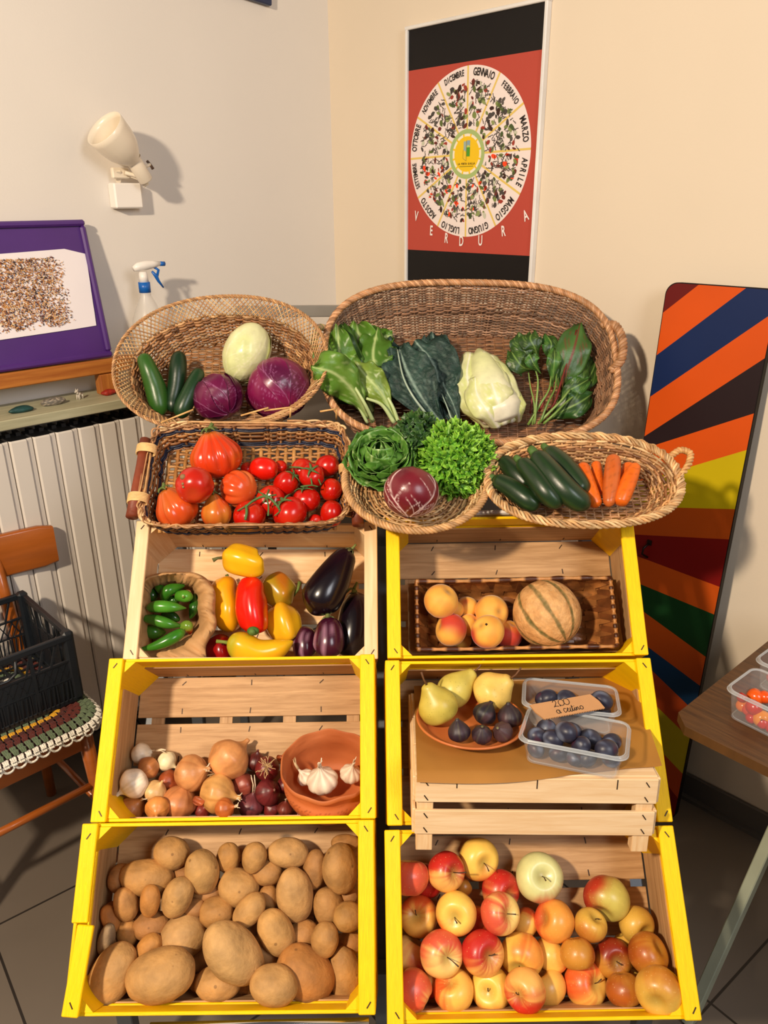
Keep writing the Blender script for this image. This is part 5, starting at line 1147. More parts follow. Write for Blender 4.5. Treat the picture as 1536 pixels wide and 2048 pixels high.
# --- punnets and plums
def punnet(name, M, w0, l0, w1, l1, h, label, cat='punnet'):
    t = thing(name, M, label, cat)
    P0 = np.array(rr_outline(w0, l0, .018, 5)) - (w0 / 2, l0 / 2); P1 = np.array(rr_outline(w1, l1, .014, 5)) - (w1 / 2, l1 / 2); n = len(P0); rows = []
    for k in range(9):
        f_ = k / 8; P = P1 * (1 - f_) + P0 * f_; L = np.concatenate([[0], np.cumsum(np.hypot(*np.diff(np.vstack([P, P[:1]]), axis=0).T))])[:-1]; g = 1 - .018 * (np.sin(L * 260) > .3) * (0 < k < 7); rows.append(np.c_[P * g[:, None], np.full(n, h * f_)])
    m = MB(); V = np.array(rows); m.grid(V, cv=True, flip=True); m.add(V[0], [tuple(range(n))], smooth=False)
    for z in (.012,): m.tube(np.c_[P1 * .97, np.full(n, .003)], .0012, 5, closed=True)
    m.build('tray', M_CLEAR, t)
    m = MB(); q = np.c_[P0 * 1.0, np.full(n, h)]; lip = [q, np.c_[P0 * (1 + .003 / w0 * 2), np.full(n, h + .0015)], np.c_[P0 * (1 + .007 / w0 * 1.2), np.full(n, h + .0012)], np.c_[P0 * (1 + .009 / w0 * 1.2), np.full(n, h - .004)]]
    m.grid(np.array(lip), cv=True, flip=True); m.tube(np.c_[P0 * (1 + .009 / w0 * 1.2), np.full(n, h - .004)], .0012, 6, closed=True); m.tube(np.c_[P0, np.full(n, h)], .0010, 6, closed=True); m.build('rim', M_CLEARE, t)
    return t
def plum(R, seed, col='2a2a3c'):
    th = np.linspace(0, PI, 26); prof = np.stack([np.sin(th) ** .95, np.cos(th) * 1.18], 1) * R; m = MB()
    def colf(V, T, P): c = mix(lin(col), lin('7d88a0'), ss(-.1, 1, pn(V / R, 2.6, seed)) * .6); c = mix(c, lin('4a2030'), ss(.4, 1, pn(V / R, 2.0, seed + 3)) * .7); return c
    rev(m, prof, 32, lambda T, P: 1 - .05 * np.exp(-((P - PI) / .25) ** 2), None, colf); return m
M_PLUM = surf('plum_skin', attr=True, rough=.42, var=.12, vs=60)
zpt = .004
def stz(x, y, z): return hit(STF, 760 + x / 2.518, 1300 + y / 2.518, 2, z)
hP = .048
# front punnet: rim corners in the stand frame
fa, fb_, fc_ = stz(700, 455, hP), stz(1240, 560, hP), stz(1278, 385, hP); Xd = (fb_ - fa); w0 = Xd.length; Xd.normalize(); Yd = Vector((-Xd.y, Xd.x, 0)); l0 = abs((fc_ - fb_).dot(Yd)); l0 = max(l0, .105)
ctr = (fa + fb_) / 2 + Yd * l0 / 2; PMf = STF @ frame((ctr.x, ctr.y, zpt), Xd, Yd)
punnet('plastic_punnet', PMf, w0 * .97, l0, w0 * .86, l0 * .84, hP, 'clear plastic punnet of plums, the front one of two, on brown paper')
ga, gb = stz(722, 285, hP + .008), stz(1215, 338, hP + .008); Xg = (gb - ga); w1 = Xg.length; Xg.normalize(); Yg = Vector((-Xg.y, Xg.x, 0)); gc_ = stz(1262, 215, hP + .008); l1_ = max(abs((gc_ - gb).dot(Yg)), .10); ctr = (ga + gb) / 2 + Yg * l1_ / 2; ctr += Yg * .012
PMb = STF @ frame((ctr.x, ctr.y, zpt + .002), Xg, Yg)
punnet('plastic_punnet', PMb, w1 * .97, l1_, w1 * .86, l1_ * .84, hP, 'clear plastic punnet of plums behind the front one, under the price card')
plb = [('front', PMf, [(900, 520, 46), (785, 500, 42), (1045, 545, 46), (1165, 552, 42), (975, 560, 40)], [(845, 375, 55), (970, 385, 62), (790, 430, 45), (870, 455, 50), (930, 440, 56), (1060, 450, 54), (1010, 495, 50), (1183, 465, 48), (1140, 500, 54)]),
       ('back', PMb, [(900, 300, 40), (1010, 300, 42), (1150, 310, 45)], [(842, 208, 50), (828, 248, 44), (942, 226, 54), (1075, 237, 52), (1183, 262, 52)])]
for nm, M_, hidl, top in plb:
    pile = Pile(M_, .003, .84, .06); A_ = sorted(range(len(top)), key=lambda i: top[i][0]); rk_ = {i: k for k, i in enumerate(A_)}; hk = {i: k for k, i in enumerate(sorted(range(len(hidl)), key=lambda i: hidl[i][0]))}
    for i, (x, y, r) in enumerate(hidl + top):
        c, R = pile.drop(760 + x / 2.518, 1300 + y / 2.518, r / 2.518); rs = np.random.RandomState(i + len(top))
        # keep inside the tray
        ql = M_.inverted() @ c; ww, ll_ = (w0, l0) if nm == 'front' else (w1, l1_); R = min(R, .02); ql.x = max(-ww * .44 + R, min(ww * .44 - R, ql.x)); ql.y = max(-ll_ * .42 + R, min(ll_ * .43 - R, ql.y)); c = M_ @ ql
        lb_ = (f'dark blue plum, {ORD[hk[i]]} from left in the bottom layer of the {nm} punnet' if i < len(hidl) else f'dark blue plum, {ORD[rk_[i - len(hidl)]]} from left on top in the {nm} punnet')
        place('plum', plum(R * .93, i), M_PLUM, c, (rs.uniform(-1, 1), rs.uniform(-.6, .6), rs.uniform(-.3, .6)), lb_, 'plum', f'plums in the {nm} punnet')
# price card
cq = [STF @ stz(x, y, hP + z) for x, y, z in ((825, 352, .014), (1130, 296, .014), (1056, 224, .030), (752, 280, .030))]
Xc = (cq[1] - cq[0]); wc = Xc.length; Yc = cq[3] - cq[0]; CM = frame(cq[0], Xc, Yc); hc = (CM.inverted() @ cq[3]).y; sk = (CM.inverted() @ cq[3]).x
cd_ = thing('price_card', CM, 'torn cardboard price card handwritten 2.00 lying across the plum punnets', 'price card')
m = MB(); P = [(0, 0), (wc, 0), (wc + sk, hc), (sk, hc)]; P = [P[0], P[1], (wc + sk * .5 + .003, hc * .5), P[2], P[3], (sk * .55 - .002, hc * .5)]; n = 6
m.add([(x, y, 0) for x, y in P] + [(x, y, .003) for x, y in P], [tuple(reversed(range(n))), tuple(range(n, 2 * n))] + [(i, (i + 1) % n, n + (i + 1) % n, n + i) for i in range(n)], smooth=False)
for k in range(24): m.tube([(wc * (k + .2) / 24, -.0004, .0004), (wc * (k + .7) / 24, -.0004, .0026)], .0005, 4, (.6, .6, .6))
m.build('card', M_CARD, cd_)
def stroke(m, pts, r=.0006, z=.0034): P = spline([(x, y, z) for x, y in pts], len(pts) * 5); m.tube(P, r, 5)
m = MB(); s = hc * .40; X0, Y0 = sk * .75 + wc * .32, hc * .60
stroke(m, [(X0, Y0 + s * .75), (X0 + s * .3, Y0 + s), (X0 + s * .55, Y0 + s * .7), (X0 + s * .2, Y0 + s * .15), (X0, Y0), (X0 + s * .3, Y0 + .08 * s), (X0 + s * .75, Y0)])
stroke(m, [(X0 + s * .95, Y0), (X0 + s * 1.0, Y0 + .05 * s), (X0 + s * 1.08, Y0 + .1 * s)], .0012)
for k in (0, 1): stroke(m, [(X0 + s * (1.35 + k * .85) + .45 * s * math.cos(a), Y0 + s * .5 + s * .48 * math.sin(a)) for a in np.linspace(2.2, 8.2, 9)])
X0, Y0 = sk * .4 + wc * .28, hc * .16; u = s * .62
def o_(x, w=.5): return [(x + w * u * .5 + w * u * .5 * math.cos(a), Y0 + u * .5 + u * .45 * math.sin(a)) for a in np.linspace(1.2, 7.4, 8)]
stroke(m, o_(X0, .9) + [(X0 + u * .9, Y0 + .1 * u), (X0 + u * 1.1, Y0 + u * .2)])
x = X0 + u * 1.9; stroke(m, [(x + .7 * u, Y0 + .9 * u), (x + .2 * u, Y0 + u), (x, Y0 + .5 * u), (x + .25 * u, Y0), (x + .7 * u, Y0 + .25 * u), (x + .9 * u, Y0 + .5 * u), (x + 1.25 * u, Y0 + .7 * u), (x + 1.15 * u, Y0 + u), (x + .95 * u, Y0 + .6 * u), (x + 1.1 * u, Y0 + .05 * u), (x + 1.5 * u, Y0 + .2 * u), (x + 1.8 * u, Y0 + .95 * u), (x + 1.7 * u, Y0 + .4 * u), (x + 1.75 * u, Y0), (x + 2.1 * u, Y0 + .15 * u), (x + 2.35 * u, Y0 + 1.5 * u), (x + 2.3 * u, Y0 + .5 * u), (x + 2.4 * u, Y0 + .02 * u), (x + 2.7 * u, Y0 + .3 * u), (x + 2.9 * u, Y0 + .8 * u), (x + 2.9 * u, Y0 + .1 * u), (x + 3.2 * u, Y0 + .2 * u), (x + 3.3 * u, Y0 + .8 * u), (x + 3.35 * u, Y0 + .1 * u), (x + 3.5 * u, Y0 + .7 * u), (x + 3.8 * u, Y0 + .8 * u), (x + 3.85 * u, Y0 + .15 * u), (x + 4.2 * u, Y0 + .3 * u)])
stroke(m, [(x + 2.15 * u, Y0 + 1.1 * u), (x + 2.6 * u, Y0 + 1.15 * u)]); stroke(m, o_(x + 4.3 * u, .8)); stroke(m, [(x + 2.92 * u, Y0 + 1.15 * u), (x + 2.95 * u, Y0 + 1.2 * u)], .0008)
m.build('handwriting', M_INK, cd_)
# --- peach crate: woven tray, paper, peaches, melon
def pq(x, y): return 760 + x / 2.743, 1030 + y / 2.743
PCM = CRF['peach']; zt_ = -.075
tp = [hit(PCM, *pq(x, y), 2, zt_) for x, y in ((190, 738), (1322, 752))]; tq = [hit(PCM, *pq(x, y), 2, zt_ - .012) for x, y in ((165, 385), (1150, 398))]
zb = -.152
tr_ = thing('woven_tray', PCM, 'brown chip-wood woven tray holding peaches and a melon', 'tray')
cx_ = (tp[0].x + tp[1].x) / 2; hwx = (tp[1].x - tp[0].x) / 2; y0_, y1_ = tp[0].y, tq[0].y + .005; hwx = min(hwx, .205); y0_ = max(y0_, -.128); y1_ = min(y1_, .125); cy_ = (y0_ + y1_) / 2; hwy = (y1_ - y0_) / 2
def traypt(u, v):   # u,v in -1..1
    e = max(abs(u), abs(v)); w = max(0, (e - .72) / .28); x = cx_ + u * hwx * (1 - .02 * w); y = cy_ + v * hwy; z = zb + (zt_ - zb) * w ** 1.3 + .006 * math.sin(u * 3) * w
    return np.array([x, y, z])
def strips(n_, other, horiz, m):
    for i in range(n_):
        c0 = -1 + 2 * i / n_; c1 = -1 + 2 * (i + 1) / n_; cm = (c0 + c1) / 2; hwid = (c1 - c0) / 2 * .92; K = other * 4; rows = []
        col = np.array(lin(random.choice(['8a5428', '7a4820', '9a6230', '6e3e1c'])))
        for k in range(K + 1):
            s = -1 + 2 * k / K; ph = math.cos((s + 1) / 2 * other * PI + i * PI) * .0022 * (1 if horiz else -1); r_ = []
            for q in (-1, -.4, .4, 1):
                P = traypt(s, cm + q * hwid) if horiz else traypt(cm + q * hwid, s); P[2] += ph + .0012 - .0010 * q * q; r_.append(P)
            rows.append(r_)
        V = np.array(rows); sh = (1 + .2 * np.sin(np.arange(K + 1) * .6 + i * 2))[:, None, None]; m.grid(V, np.clip(col[None, None] * sh * np.ones((K + 1, 4, 1)), 0, 1), flip=horiz)
m = MB(); strips(11, 17, True, m); strips(17, 11, False, m); m.build('woven_chips', surf('chip_wood', attr=True, rough=.45, var=.25, vs=50, bump=.2, bs=60, coat=.1), tr_)
m = MB(); rim = []
N_ = 60
for s0, s1 in (((-1, -1), (1, -1)), ((1, -1), (1, 1)), ((1, 1), (-1, 1)), ((-1, 1), (-1, -1))):
    for k in range(N_): f_ = k / N_; rim.append(traypt(s0[0] + (s1[0] - s0[0]) * f_, s0[1] + (s1[1] - s0[1]) * f_))
rim = np.array(rim); cc = np.array([mix(lin('c08850'), lin('4a2410'), (math.sin(i * .75) > .1) * 1.0) for i in range(len(rim))]); rr_ = .0045 + .0012 * np.sin(np.arange(len(rim)) * .75)
m.tube(rim + [0, 0, .002], rr_, 8, cc, closed=True); m.build('chip_rim', surf('chip_wood'), tr_)
m = MB(); g = np.zeros((24, 18, 3))
for i in range(24):
    for j in range(18):
        u, v = -1 + 2 * i / 23, -1 + 2 * j / 17; P = traypt(u * .98, v * .98); w = max(0, max(abs(u), abs(v)) - .7) / .3; g[i, j] = (P[0] + u * .022 * w, P[1] - (.008 * w if v < 0 else -.004 * w), max(P[2] - .006 - .012 * w + .003 * math.sin(i * 1.3 + j) * w, -.168))
g[:, :, 1] = np.clip(g[:, :, 1], -.136, .134); g[:, :, 0] = np.clip(g[:, :, 0], -.24, .238)
m.grid(g); tag(m.build('paper_liner', M_PAPER, None, PCM), 'brown paper liner under the woven tray in the peach crate', 'paper')
def peach(R, seed, amt, phi0, col='eeb048'):
    th = np.linspace(0, PI, 36); z = .93 * np.cos(th) - .16 * np.exp(-(th / .3) ** 2); prof = np.stack([np.sin(th) ** .95, z], 1) * R; m = MB()
    def colf(V, T, P): D = V / R; s = np.cos(P - phi0) * np.sin(T * PI) + .3 * pn(D, 2.4, seed); c = mix(lin(col), lin('e08a34'), ss(.0, .9, pn(D, 3, seed + 2)) * .5); c = mix(c, lin('c23a22'), ss(1.05 - amt * 1.6, 1.5 - amt * 1.3, s)); return mix(c, lin('7a6a3a'), np.exp(-(T * PI / .13) ** 2) * .6)
    rev(m, prof, 44, lambda T, P: 1 - .045 * np.exp(-((np.mod(P, 2 * PI) - PI) / .16) ** 2) * (T < .85), lambda V, T, P: V * (1 + .02 * pn(V / R, 1.5, seed))[..., None], colf); return m
TRM = PCM @ Matrix.Translation((0, 0, zb + .006)); pile = Pile(TRM, .0, .86, .2)
PE = [(450, 690, 52, 0, (0, .5, .5), 0, 'hidden yellow peach beneath the red-flushed left peach'), (478, 508, 64, .1, (.2, .6, -.3), 0, 'plain yellow peach half hidden behind the tallest one'), (410, 520, 50, 0, (0, .6, -.3), 0, 'yellow peach squeezed under the large back-left peach'), (490, 605, 62, .1, (.3, .3, .2), 0, 'orange-yellow peach wedged in the middle of the pile'),
      (700, 655, 82, .75, (.3, .7, .3), 2.3, 'dark red-flushed peach at the right, next to the melon'), (335, 472, 96, .05, (.4, .6, .4), 0, 'large plain yellow peach at the back left of the tray'), (612, 532, 93, .1, (.42, .15, .85), 0, 'yellow peach with its stalk dimple facing forward'),
      (390, 630, 90, .62, (-.6, .2, .2), 3.6, 'yellow peach with a bright red flush on its upper left'), (592, 640, 93, .45, (-.5, .45, .5), 3.6, 'yellow-orange peach with a dark spot and red left edge')]
for i, (x, y, r, am, ax, p0, lb_) in enumerate(PE):
    c, R = pile.drop(*pq(x, y), r / 2.743); 
    # blush direction: put phi0 toward the wanted side in camera view
    M = axisframe(c, camvec(*ax)); tgt = camvec(-.7, .5, .6) if am != .75 else camvec(.1, -.6, .7); v = M.to_3x3().inverted() @ tgt; ph0 = math.atan2(v.y, v.x)
    o = place('peach', peach(R, i, am, ph0), M_PEA, c, ax, lb_, 'peach', 'peaches in the woven tray')
    if i == 8: q = M.to_3x3().inverted() @ camvec(-.2, .55, .8).normalized(); MB().box(q * R * .985, (.003, .004, .003)).build('dark_spot', M_INK, o)
# melon
c, R = pile.drop(*pq(915, 542), 184 / 2.743); m = MB(); th = np.linspace(0, PI, 80); prof = np.stack([np.sin(th) ** .93, np.cos(th) * 1.0], 1) * R
def colf(V, T, P):
    D = V / R; k = np.abs(np.mod(P * 9 / (2 * PI) + .5, 1) - .5); w = .11 + .04 * pn(D, 8, 4); g = (1 - ss(w * .6, w * 1.3, k * np.sin(T * PI) ** .3)) * (.8 + .2 * pn(D, 20, 6))
    c = mix(lin('d8a468'), lin('c48a4e'), ss(-.2, .9, pn(D, 7, 1)) * .6); c = mix(c, lin('e6bf88'), ss(.3, 1, pn(D, 34, 2, 9)) * .6); return mix(c, lin('46501e'), g * .9)
rev(m, prof, 180, lambda T, P: 1 - .03 * np.exp(-((np.mod(P * 9 / (2 * PI) + .5, 1) - .5) / .12) ** 2) * np.sin(T * PI), None, colf)
o = place('melon', m, M_MEL, c, (-.42, .68, -.45), 'netted orange cantaloupe melon with green ribs, right of the peaches', 'melon', None, .3)
MB().box((0, 0, -R * .995), (.007, .007, .003), lin('8a6a3a')).build('blossom_scar', M_STEM, o)
# ------------------------------------------------------------ tomatoes in the rectangular basket
RB = BK_['rect']; RBF = RB @ Matrix.Translation((0, 0, -.058))
def zt(x, y): return 240 + x / 3.072, 830 + y / 3.072
def calyx(R, z0, n=5, L=.5, col='4f6a2c', stem=.4, seed=0, bend=.2):
    m = MB(); rs = np.random.RandomState(seed)
    for k in range(n):
        a = k * 2 * PI / n + rs.uniform(-.2, .2); rr = np.linspace(0, 1, 6); ang = a + rr * .2
        P = np.stack([np.cos(ang) * rr * L * R, np.sin(ang) * rr * L * R, z0 + R * (.05 + .16 * np.sin(rr * 2.6) - .12 * rr)], 1); m.tube(P, R * np.array([.09, .11, .1, .075, .045, .01]), 6, lin(col), rn=R * .03, nrm=np.tile([0, 0, 1.], (6, 1)))
    if stem: m.tube([(0, 0, z0), (bend * R * .2, 0, z0 + R * stem * .5), (bend * R, 0, z0 + R * stem)], [R * .07, R * .06, R * .075], 8, lin(col))
    return m
def tomato(R, seed, col, col2='c8701e', ribs=0, amp=.06, flat=.86, pointy=0, top=None, hue=.3):
    th = np.linspace(0, PI, 44); z = flat * np.cos(th) - .10 * np.exp(-(th / .3) ** 2) + pointy * np.exp(-(th / .55) ** 2); prof = np.stack([np.sin(th) ** .9 * (1 - .25 * pointy * np.exp(-((th - .5) / .4) ** 2)), z], 1) * R; m = MB()
    def mod(T, P):
        if not ribs: return 1 + .012 * np.cos(P * 5 + seed)
        ph = P + .15 * np.sin(P * 2 + seed); return 1 - amp * (np.abs(np.cos(ph * ribs / 2 + seed)) ** 6) * (1 - ss(.55, .95, T)) * (1.0 + .5 * np.sin(P * 3))
    def colf(V, T, P):
        D = V / R; c = mix(lin(col), lin(col2), ss(.1 - hue, 1.1 - hue, pn(D, 1.8, seed + 2)) * .8); c = mix(c, lin('a8742c'), ss(.78, 1, 1 - T) * (.5 if pointy else .1)); return c
    rev(m, prof, 64 if ribs else 40, mod, lambda V, T, P: V * (1 + .03 * pn(V / R, 1.4, seed))[..., None], colf); return m, float(prof[0, 1])
pile = Pile(RBF, 0, .84, .2); GT = 'ribbed tomatoes in the rectangular basket'; GV = 'red tomatoes in the rectangular basket'
TM = [(782, 330, 42, 's', (.2, .6, .5), 'small bit of a red tomato behind the glossy plum tomato', 0), (985, 318, 42, 's', (0, .5, .6), 'red tomato peeping out behind the glossy plum tomato, to its right', 0), (1120, 335, 72, 's', (-.2, .5, .7), 'red vine tomato at the back, second from the right', 0), (1272, 312, 72, 'p', (.9, .2, .3), 'red plum tomato in the back right corner of the rectangular basket', 0), (1200, 655, 46, 's', (.2, .2, .8), 'small red tomato at the front, left of the corner one', 0),
      (592, 262, 160, 'A', (-.2, .93, .25), 'largest orange-red ribbed tomato with a gathered top, at the back', 1), (350, 582, 132, 'D', (-.45, .8, .3), 'orange-green pear-shaped ribbed tomato in the front left corner', 1), (592, 604, 96, 'E', (-.1, .93, .3), 'small pointed orange ribbed tomato, second from the left at the front', 1), (460, 432, 116, 'B', (.1, -.5, .8), 'red ribbed tomato with a corky scar, above the left pair', 0), (730, 452, 117, 'C', (-.75, .3, -.5), 'pale orange ribbed tomato in the middle of the basket', 0),
      (885, 330, 84, 'P', (.95, -.1, .2), 'glossy red plum tomato lying sideways behind the vine tomatoes', 0), (1178, 372, 78, 's', (0, .5, .85), 'red vine tomato with green star calyx in the right half', 2), (1298, 462, 73, 's', (-.8, .1, .6), 'red tomato at the right wall of the rectangular basket', 0), (1020, 420, 80, 'p', (.55, .5, .4), 'elongated red tomato in the middle right of the basket', 2),
      (925, 525, 90, 's', (-.1, .2, .95), 'red vine tomato under the large green truss star', 0), (1145, 522, 85, 's', (-.15, .93, .3), 'round red tomato centred in the right half, calyx on top', 2), (795, 620, 99, 's', (-.1, .75, .6), 'red vine tomato at the front under the hanging truss stem', 0), (1045, 622, 106, 's', (-.45, .8, .4), 'red vine tomato at the front right of centre', 2), (1300, 605, 78, 'p', (.1, .9, .2), 'red plum tomato in the front right corner of the rectangular basket', 0)]
for i, (x, y, r, kd_, ax, lb_, cal) in enumerate(TM):
    c, R = pile.drop(*zt(x, y), r / 3.072); ql = RBF.inverted() @ c; lo = -.112 + R * .72; c = RBF @ Vector((ql.x, max(ql.y, lo), ql.z + max(0, lo - ql.y) * .8))
    if kd_ == 'A': m, z0 = tomato(R, 1, 'cf3a14', 'd8661c', 13, .10, .78, .35, hue=.4)
    elif kd_ == 'B': m, z0 = tomato(R, 2, 'b8200e', 'c23a14', 6, .03, .92)
    elif kd_ == 'C': m, z0 = tomato(R, 3, 'd24a1c', 'dd7a38', 11, .10, .90, hue=.6)
    elif kd_ == 'D': m, z0 = tomato(R, 4, 'cc4a18', 'b0702a', 8, .09, .85, .35, hue=.35)
    elif kd_ == 'E': m, z0 = tomato(R, 5, 'd0501a', 'c07a2a', 6, .07, .9, .5, hue=.4)
    elif kd_ == 'P': m, z0 = tomato(R * .85, 6, 'd81808', 'd82410', 0, 0, 1.25)
    elif kd_ == 'p': m, z0 = tomato(R * .92, i, 'ba1206', 'c4280e', 0, 0, 1.15)
    else: m, z0 = tomato(R, i, 'bd1206', 'c82a0e')
    o = place('tomato', m, M_GLOSS, c, ax, lb_, 'tomato', GT if kd_ in 'ABCDE' else GV, i * 1.3)
    if cal == 1: calyx(R, z0, 6, .32, '5a6a2c', .28, i).build('calyx', M_STEM, o)
    if cal == 2: calyx(R, z0, 5, .75, '4a6a34', 0, i).build('calyx', M_STEM, o)
    if kd_ == 'B':
        M = axisframe(c, camvec(*ax), i * 1.3).inverted(); m = MB()
        for a, b, s in ((-.45, .42, .16), (-.42, .05, .08), (-.4, -.12, .07)): p = M @ (c + camvec(a, b, math.sqrt(1 - a * a - b * b)) * R * .97); skinball(m, p, R * s, lin('8a6a44'), 8)
        m.build('corky_scar', M_STEM, o)
def cp(M, x, y, n, conv): px, py = conv(x, y); return M @ hit(M, px, py, 2, n)
def vine(lists, label, M, n0):
    m = MB()
    for pts, r in lists: m.tube(spline([list(cp(M, x, y, n0 + dz, zt)) for x, y, dz in pts], 4 * len(pts)), r, 7, lin('4a6a34'))
    tag(m.build('tomato_truss', M_STEM), label, 'stem')
hb_ = .070
vine([([(770, 565, .008), (830, 520, .014), (900, 500, .016), (960, 550, .014), (985, 590, .008)], .0026), ([(775, 555, .008), (778, 600, .01), (770, 645, .006)], .0028), ([(900, 500, .016), (915, 460, .01)], .002), ([(900, 500, .016), (960, 490, .01)], .0016), ([(900, 500, .016), (850, 470, .01)], .0016), ([(900, 500, .016), (912, 560, .012), (910, 620, .006)], .0018), ([(900, 500, .016), (880, 540, .012)], .0014), ([(770, 560, .008), (720, 590, .006)], .0014), ([(985, 590, .008), (1020, 560, .008)], .0014), ([(985, 590, .008), (950, 620, .006)], .0014)], 'green truss stem with a star calyx over the front red tomatoes', RBF, hb_ - .012)
vine([([(1040, 320, .0), (1100, 322, .008), (1165, 335, .010), (1220, 330, .004)], .0018), ([(1165, 335, .01), (1172, 380, .012), (1180, 430, .008)], .0018), ([(1110, 440, .006), (1175, 432, .010), (1215, 440, .004)], .0016), ([(1165, 335, .01), (1210, 380, .008), (1235, 430, .004)], .0014), ([(1165, 335, .01), (1130, 370, .006)], .0014)], 'thin green truss stem over the back right red tomatoes', RBF, hb_ - .018)

# ------------------------------------------------------------ long bodies along pixel points
def longbody(name, M, conv, pts, mat, colf, label, cat, group=None, ns=24, lobes=0, la=0, flat=1.0, parts=None, tips=(.25, .25), n=40, lump=.0):
    """pts: (x, y, half width in zoomed px, height n above the frame's plane) along the middle of the body"""
    W_ = [cp(M, x, y, h, conv) for x, y, w, h in pts]; sc = conv(1, 0)[0] - conv(0, 0)[0]
    R_ = [w * sc / F * depth_of(p) for (x, y, w, h), p in zip(pts, W_)]
    o0 = sum(W_, Vector()) / len(W_); P = spline([[*(p - o0), r] for p, r in zip(W_, R_)], n)
    t = np.linspace(0, 1, n); r = P[:, 3] * np.minimum(1, np.sqrt(np.clip(1 - (1 - np.minimum(t / tips[0], 1)) ** 2, 0, 1))) * np.sqrt(np.clip(1 - (1 - np.minimum((1 - t) / tips[1], 1)) ** 2, 0, 1)); r = np.maximum(r, 1e-4)
    # cosine spacing near the tips
    tt = .5 - .5 * np.cos(np.linspace(0, PI, n)); P = np.stack([np.interp(tt, t, P[:, i]) for i in range(4)], 1); r = np.maximum(P[:, 3] * np.sqrt(np.clip(1 - (1 - np.minimum(tt / tips[0], 1)) ** 2, 0, 1)) * np.sqrt(np.clip(1 - (1 - np.minimum((1 - tt) / tips[1], 1)) ** 2, 0, 1)), 2e-4)
    P = P[:, :3]; T = np.gradient(P, axis=0); T /= np.linalg.norm(T, axis=1)[:, None]; u = np.array(-FW); N = u - T * (T @ u)[:, None]; N /= np.linalg.norm(N, axis=1)[:, None]; B = np.cross(T, N); a = np.arange(ns) * 2 * PI / ns
    k = 1 + (la * np.cos(lobes * a + 1) if lobes else 0 * a); V = P[:, None] + N[:, None] * (np.cos(a) * k * flat)[None, :, None] * r[:, None, None] + B[:, None] * (np.sin(a) * k)[None, :, None] * r[:, None, None]
    V = P[:, None] + (V - P[:, None]) * (1 + lump * pn(V, 60, int(abs(pts[0][0])), 4))[..., None]; Tt, A = np.meshgrid(tt, a, indexing='ij'); C = np.clip(colf(V / .05, Tt, A), 0, 1); m = MB(); m.grid(V, C, cv=True); m.add(V[0], [tuple(reversed(range(ns)))], C[0]); m.add(V[-1], [tuple(range(ns))], C[-1])
    o = m.build(name, mat, None, Matrix.Translation(o0)); tag(o, label, cat, group); return o, [p - o0 for p in W_], R_
def stub(o, a, b, r0, r1, col, name='stem', mat=None): return MB().tube([list(a), list((a + b) / 2), list(b)], [r0, (r0 + r1) / 2, r1], 8, lin(col)).build(name, mat or M_STEM, o)
def two(c1, c2, f=3, th=.2): return lambda V, T, A: mix(lin(c1), lin(c2), ss(th - .3, th + .7, pn(V, f, 5)))
# ------------------------------------------------------------ pepper crate
PM_ = CRF['pepper'] @ Matrix.Translation((0, 0, -.160))
def zp(x, y): return 240 + x / 2.844, 1030 + y / 2.844
def pepc(c1, c2, f=2.2, th=.3): return lambda V, T, A: mix(lin(c1), lin(c2), ss(th - .3, th + .6, pn(V, f, 7)) * .8)
PEP = 'sweet peppers in the unpainted crate'
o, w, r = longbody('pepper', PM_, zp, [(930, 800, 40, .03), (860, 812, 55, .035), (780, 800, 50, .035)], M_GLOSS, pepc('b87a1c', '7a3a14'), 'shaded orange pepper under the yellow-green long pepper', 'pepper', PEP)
o, w, r = longbody('pepper', PM_, zp, [(575, 695, 70, .04), (575, 770, 88, .05), (590, 842, 60, .045)], M_GLOSS, pepc('8e0a0c', '6a0608'), 'dark red pepper beside the paper bag at the front', 'pepper', PEP, lump=.07, lobes=4, la=.08)
o, w, r = longbody('pepper', PM_, zp, [(620, 372, 60, .035), (600, 440, 88, .05), (612, 540, 84, .055), (640, 665, 62, .05)], M_GLOSS, pepc('f2a814', 'e08a10'), 'tall deep yellow pepper standing left of the red one', 'pepper', PEP, lump=.07, lobes=3, la=.10, tips=(.2, .15))
stub(o, w[0], w[0] + camvec(-.006, .012, -.004), .004, .004, '5a6a2c')
o, w, r = longbody('pepper', PM_, zp, [(835, 372, 70, .045), (880, 410, 92, .05), (935, 470, 84, .05), (975, 505, 30, .05)], M_GLOSS, pepc('a8861c', 'cf6a1a', 2.5, .1), 'mottled green-orange pepper with a curved stem on its right', 'pepper', PEP, lump=.07, lobes=4, la=.05, tips=(.2, .3))
q = [cp(PM_, x, y, .05, zp) - o.location for x, y in ((985, 458), (1012, 425), (1022, 380))]; MB().tube([list(p) for p in q], [.0035, .003, .0042], 8, lin('6a7a34')).build('stem', M_STEM, o)
o, w, r = longbody('pepper', PM_, zp, [(912, 522, 65, .04), (925, 590, 92, .055), (950, 670, 80, .055), (960, 705, 50, .05)], M_GLOSS, pepc('efb01c', 'd88c14'), 'blocky yellow pepper to the right of the red one', 'pepper', PEP, lump=.07, lobes=4, la=.10, tips=(.2, .2))
stub(o, w[0], w[0] + camvec(0, .014, 0), .004, .003, '6a7a34')
o, w, r = longbody('pepper', PM_, zp, [(775, 362, 62, .10), (745, 440, 82, .105), (752, 530, 90, .105), (765, 620, 80, .10), (762, 678, 55, .095)], M_GLOSS, pepc('e0180a', 'd8300e'), 'long bright red pepper in the centre with its green stem facing forward', 'pepper', PEP, lump=.07, lobes=3, la=.10, tips=(.12, .18))
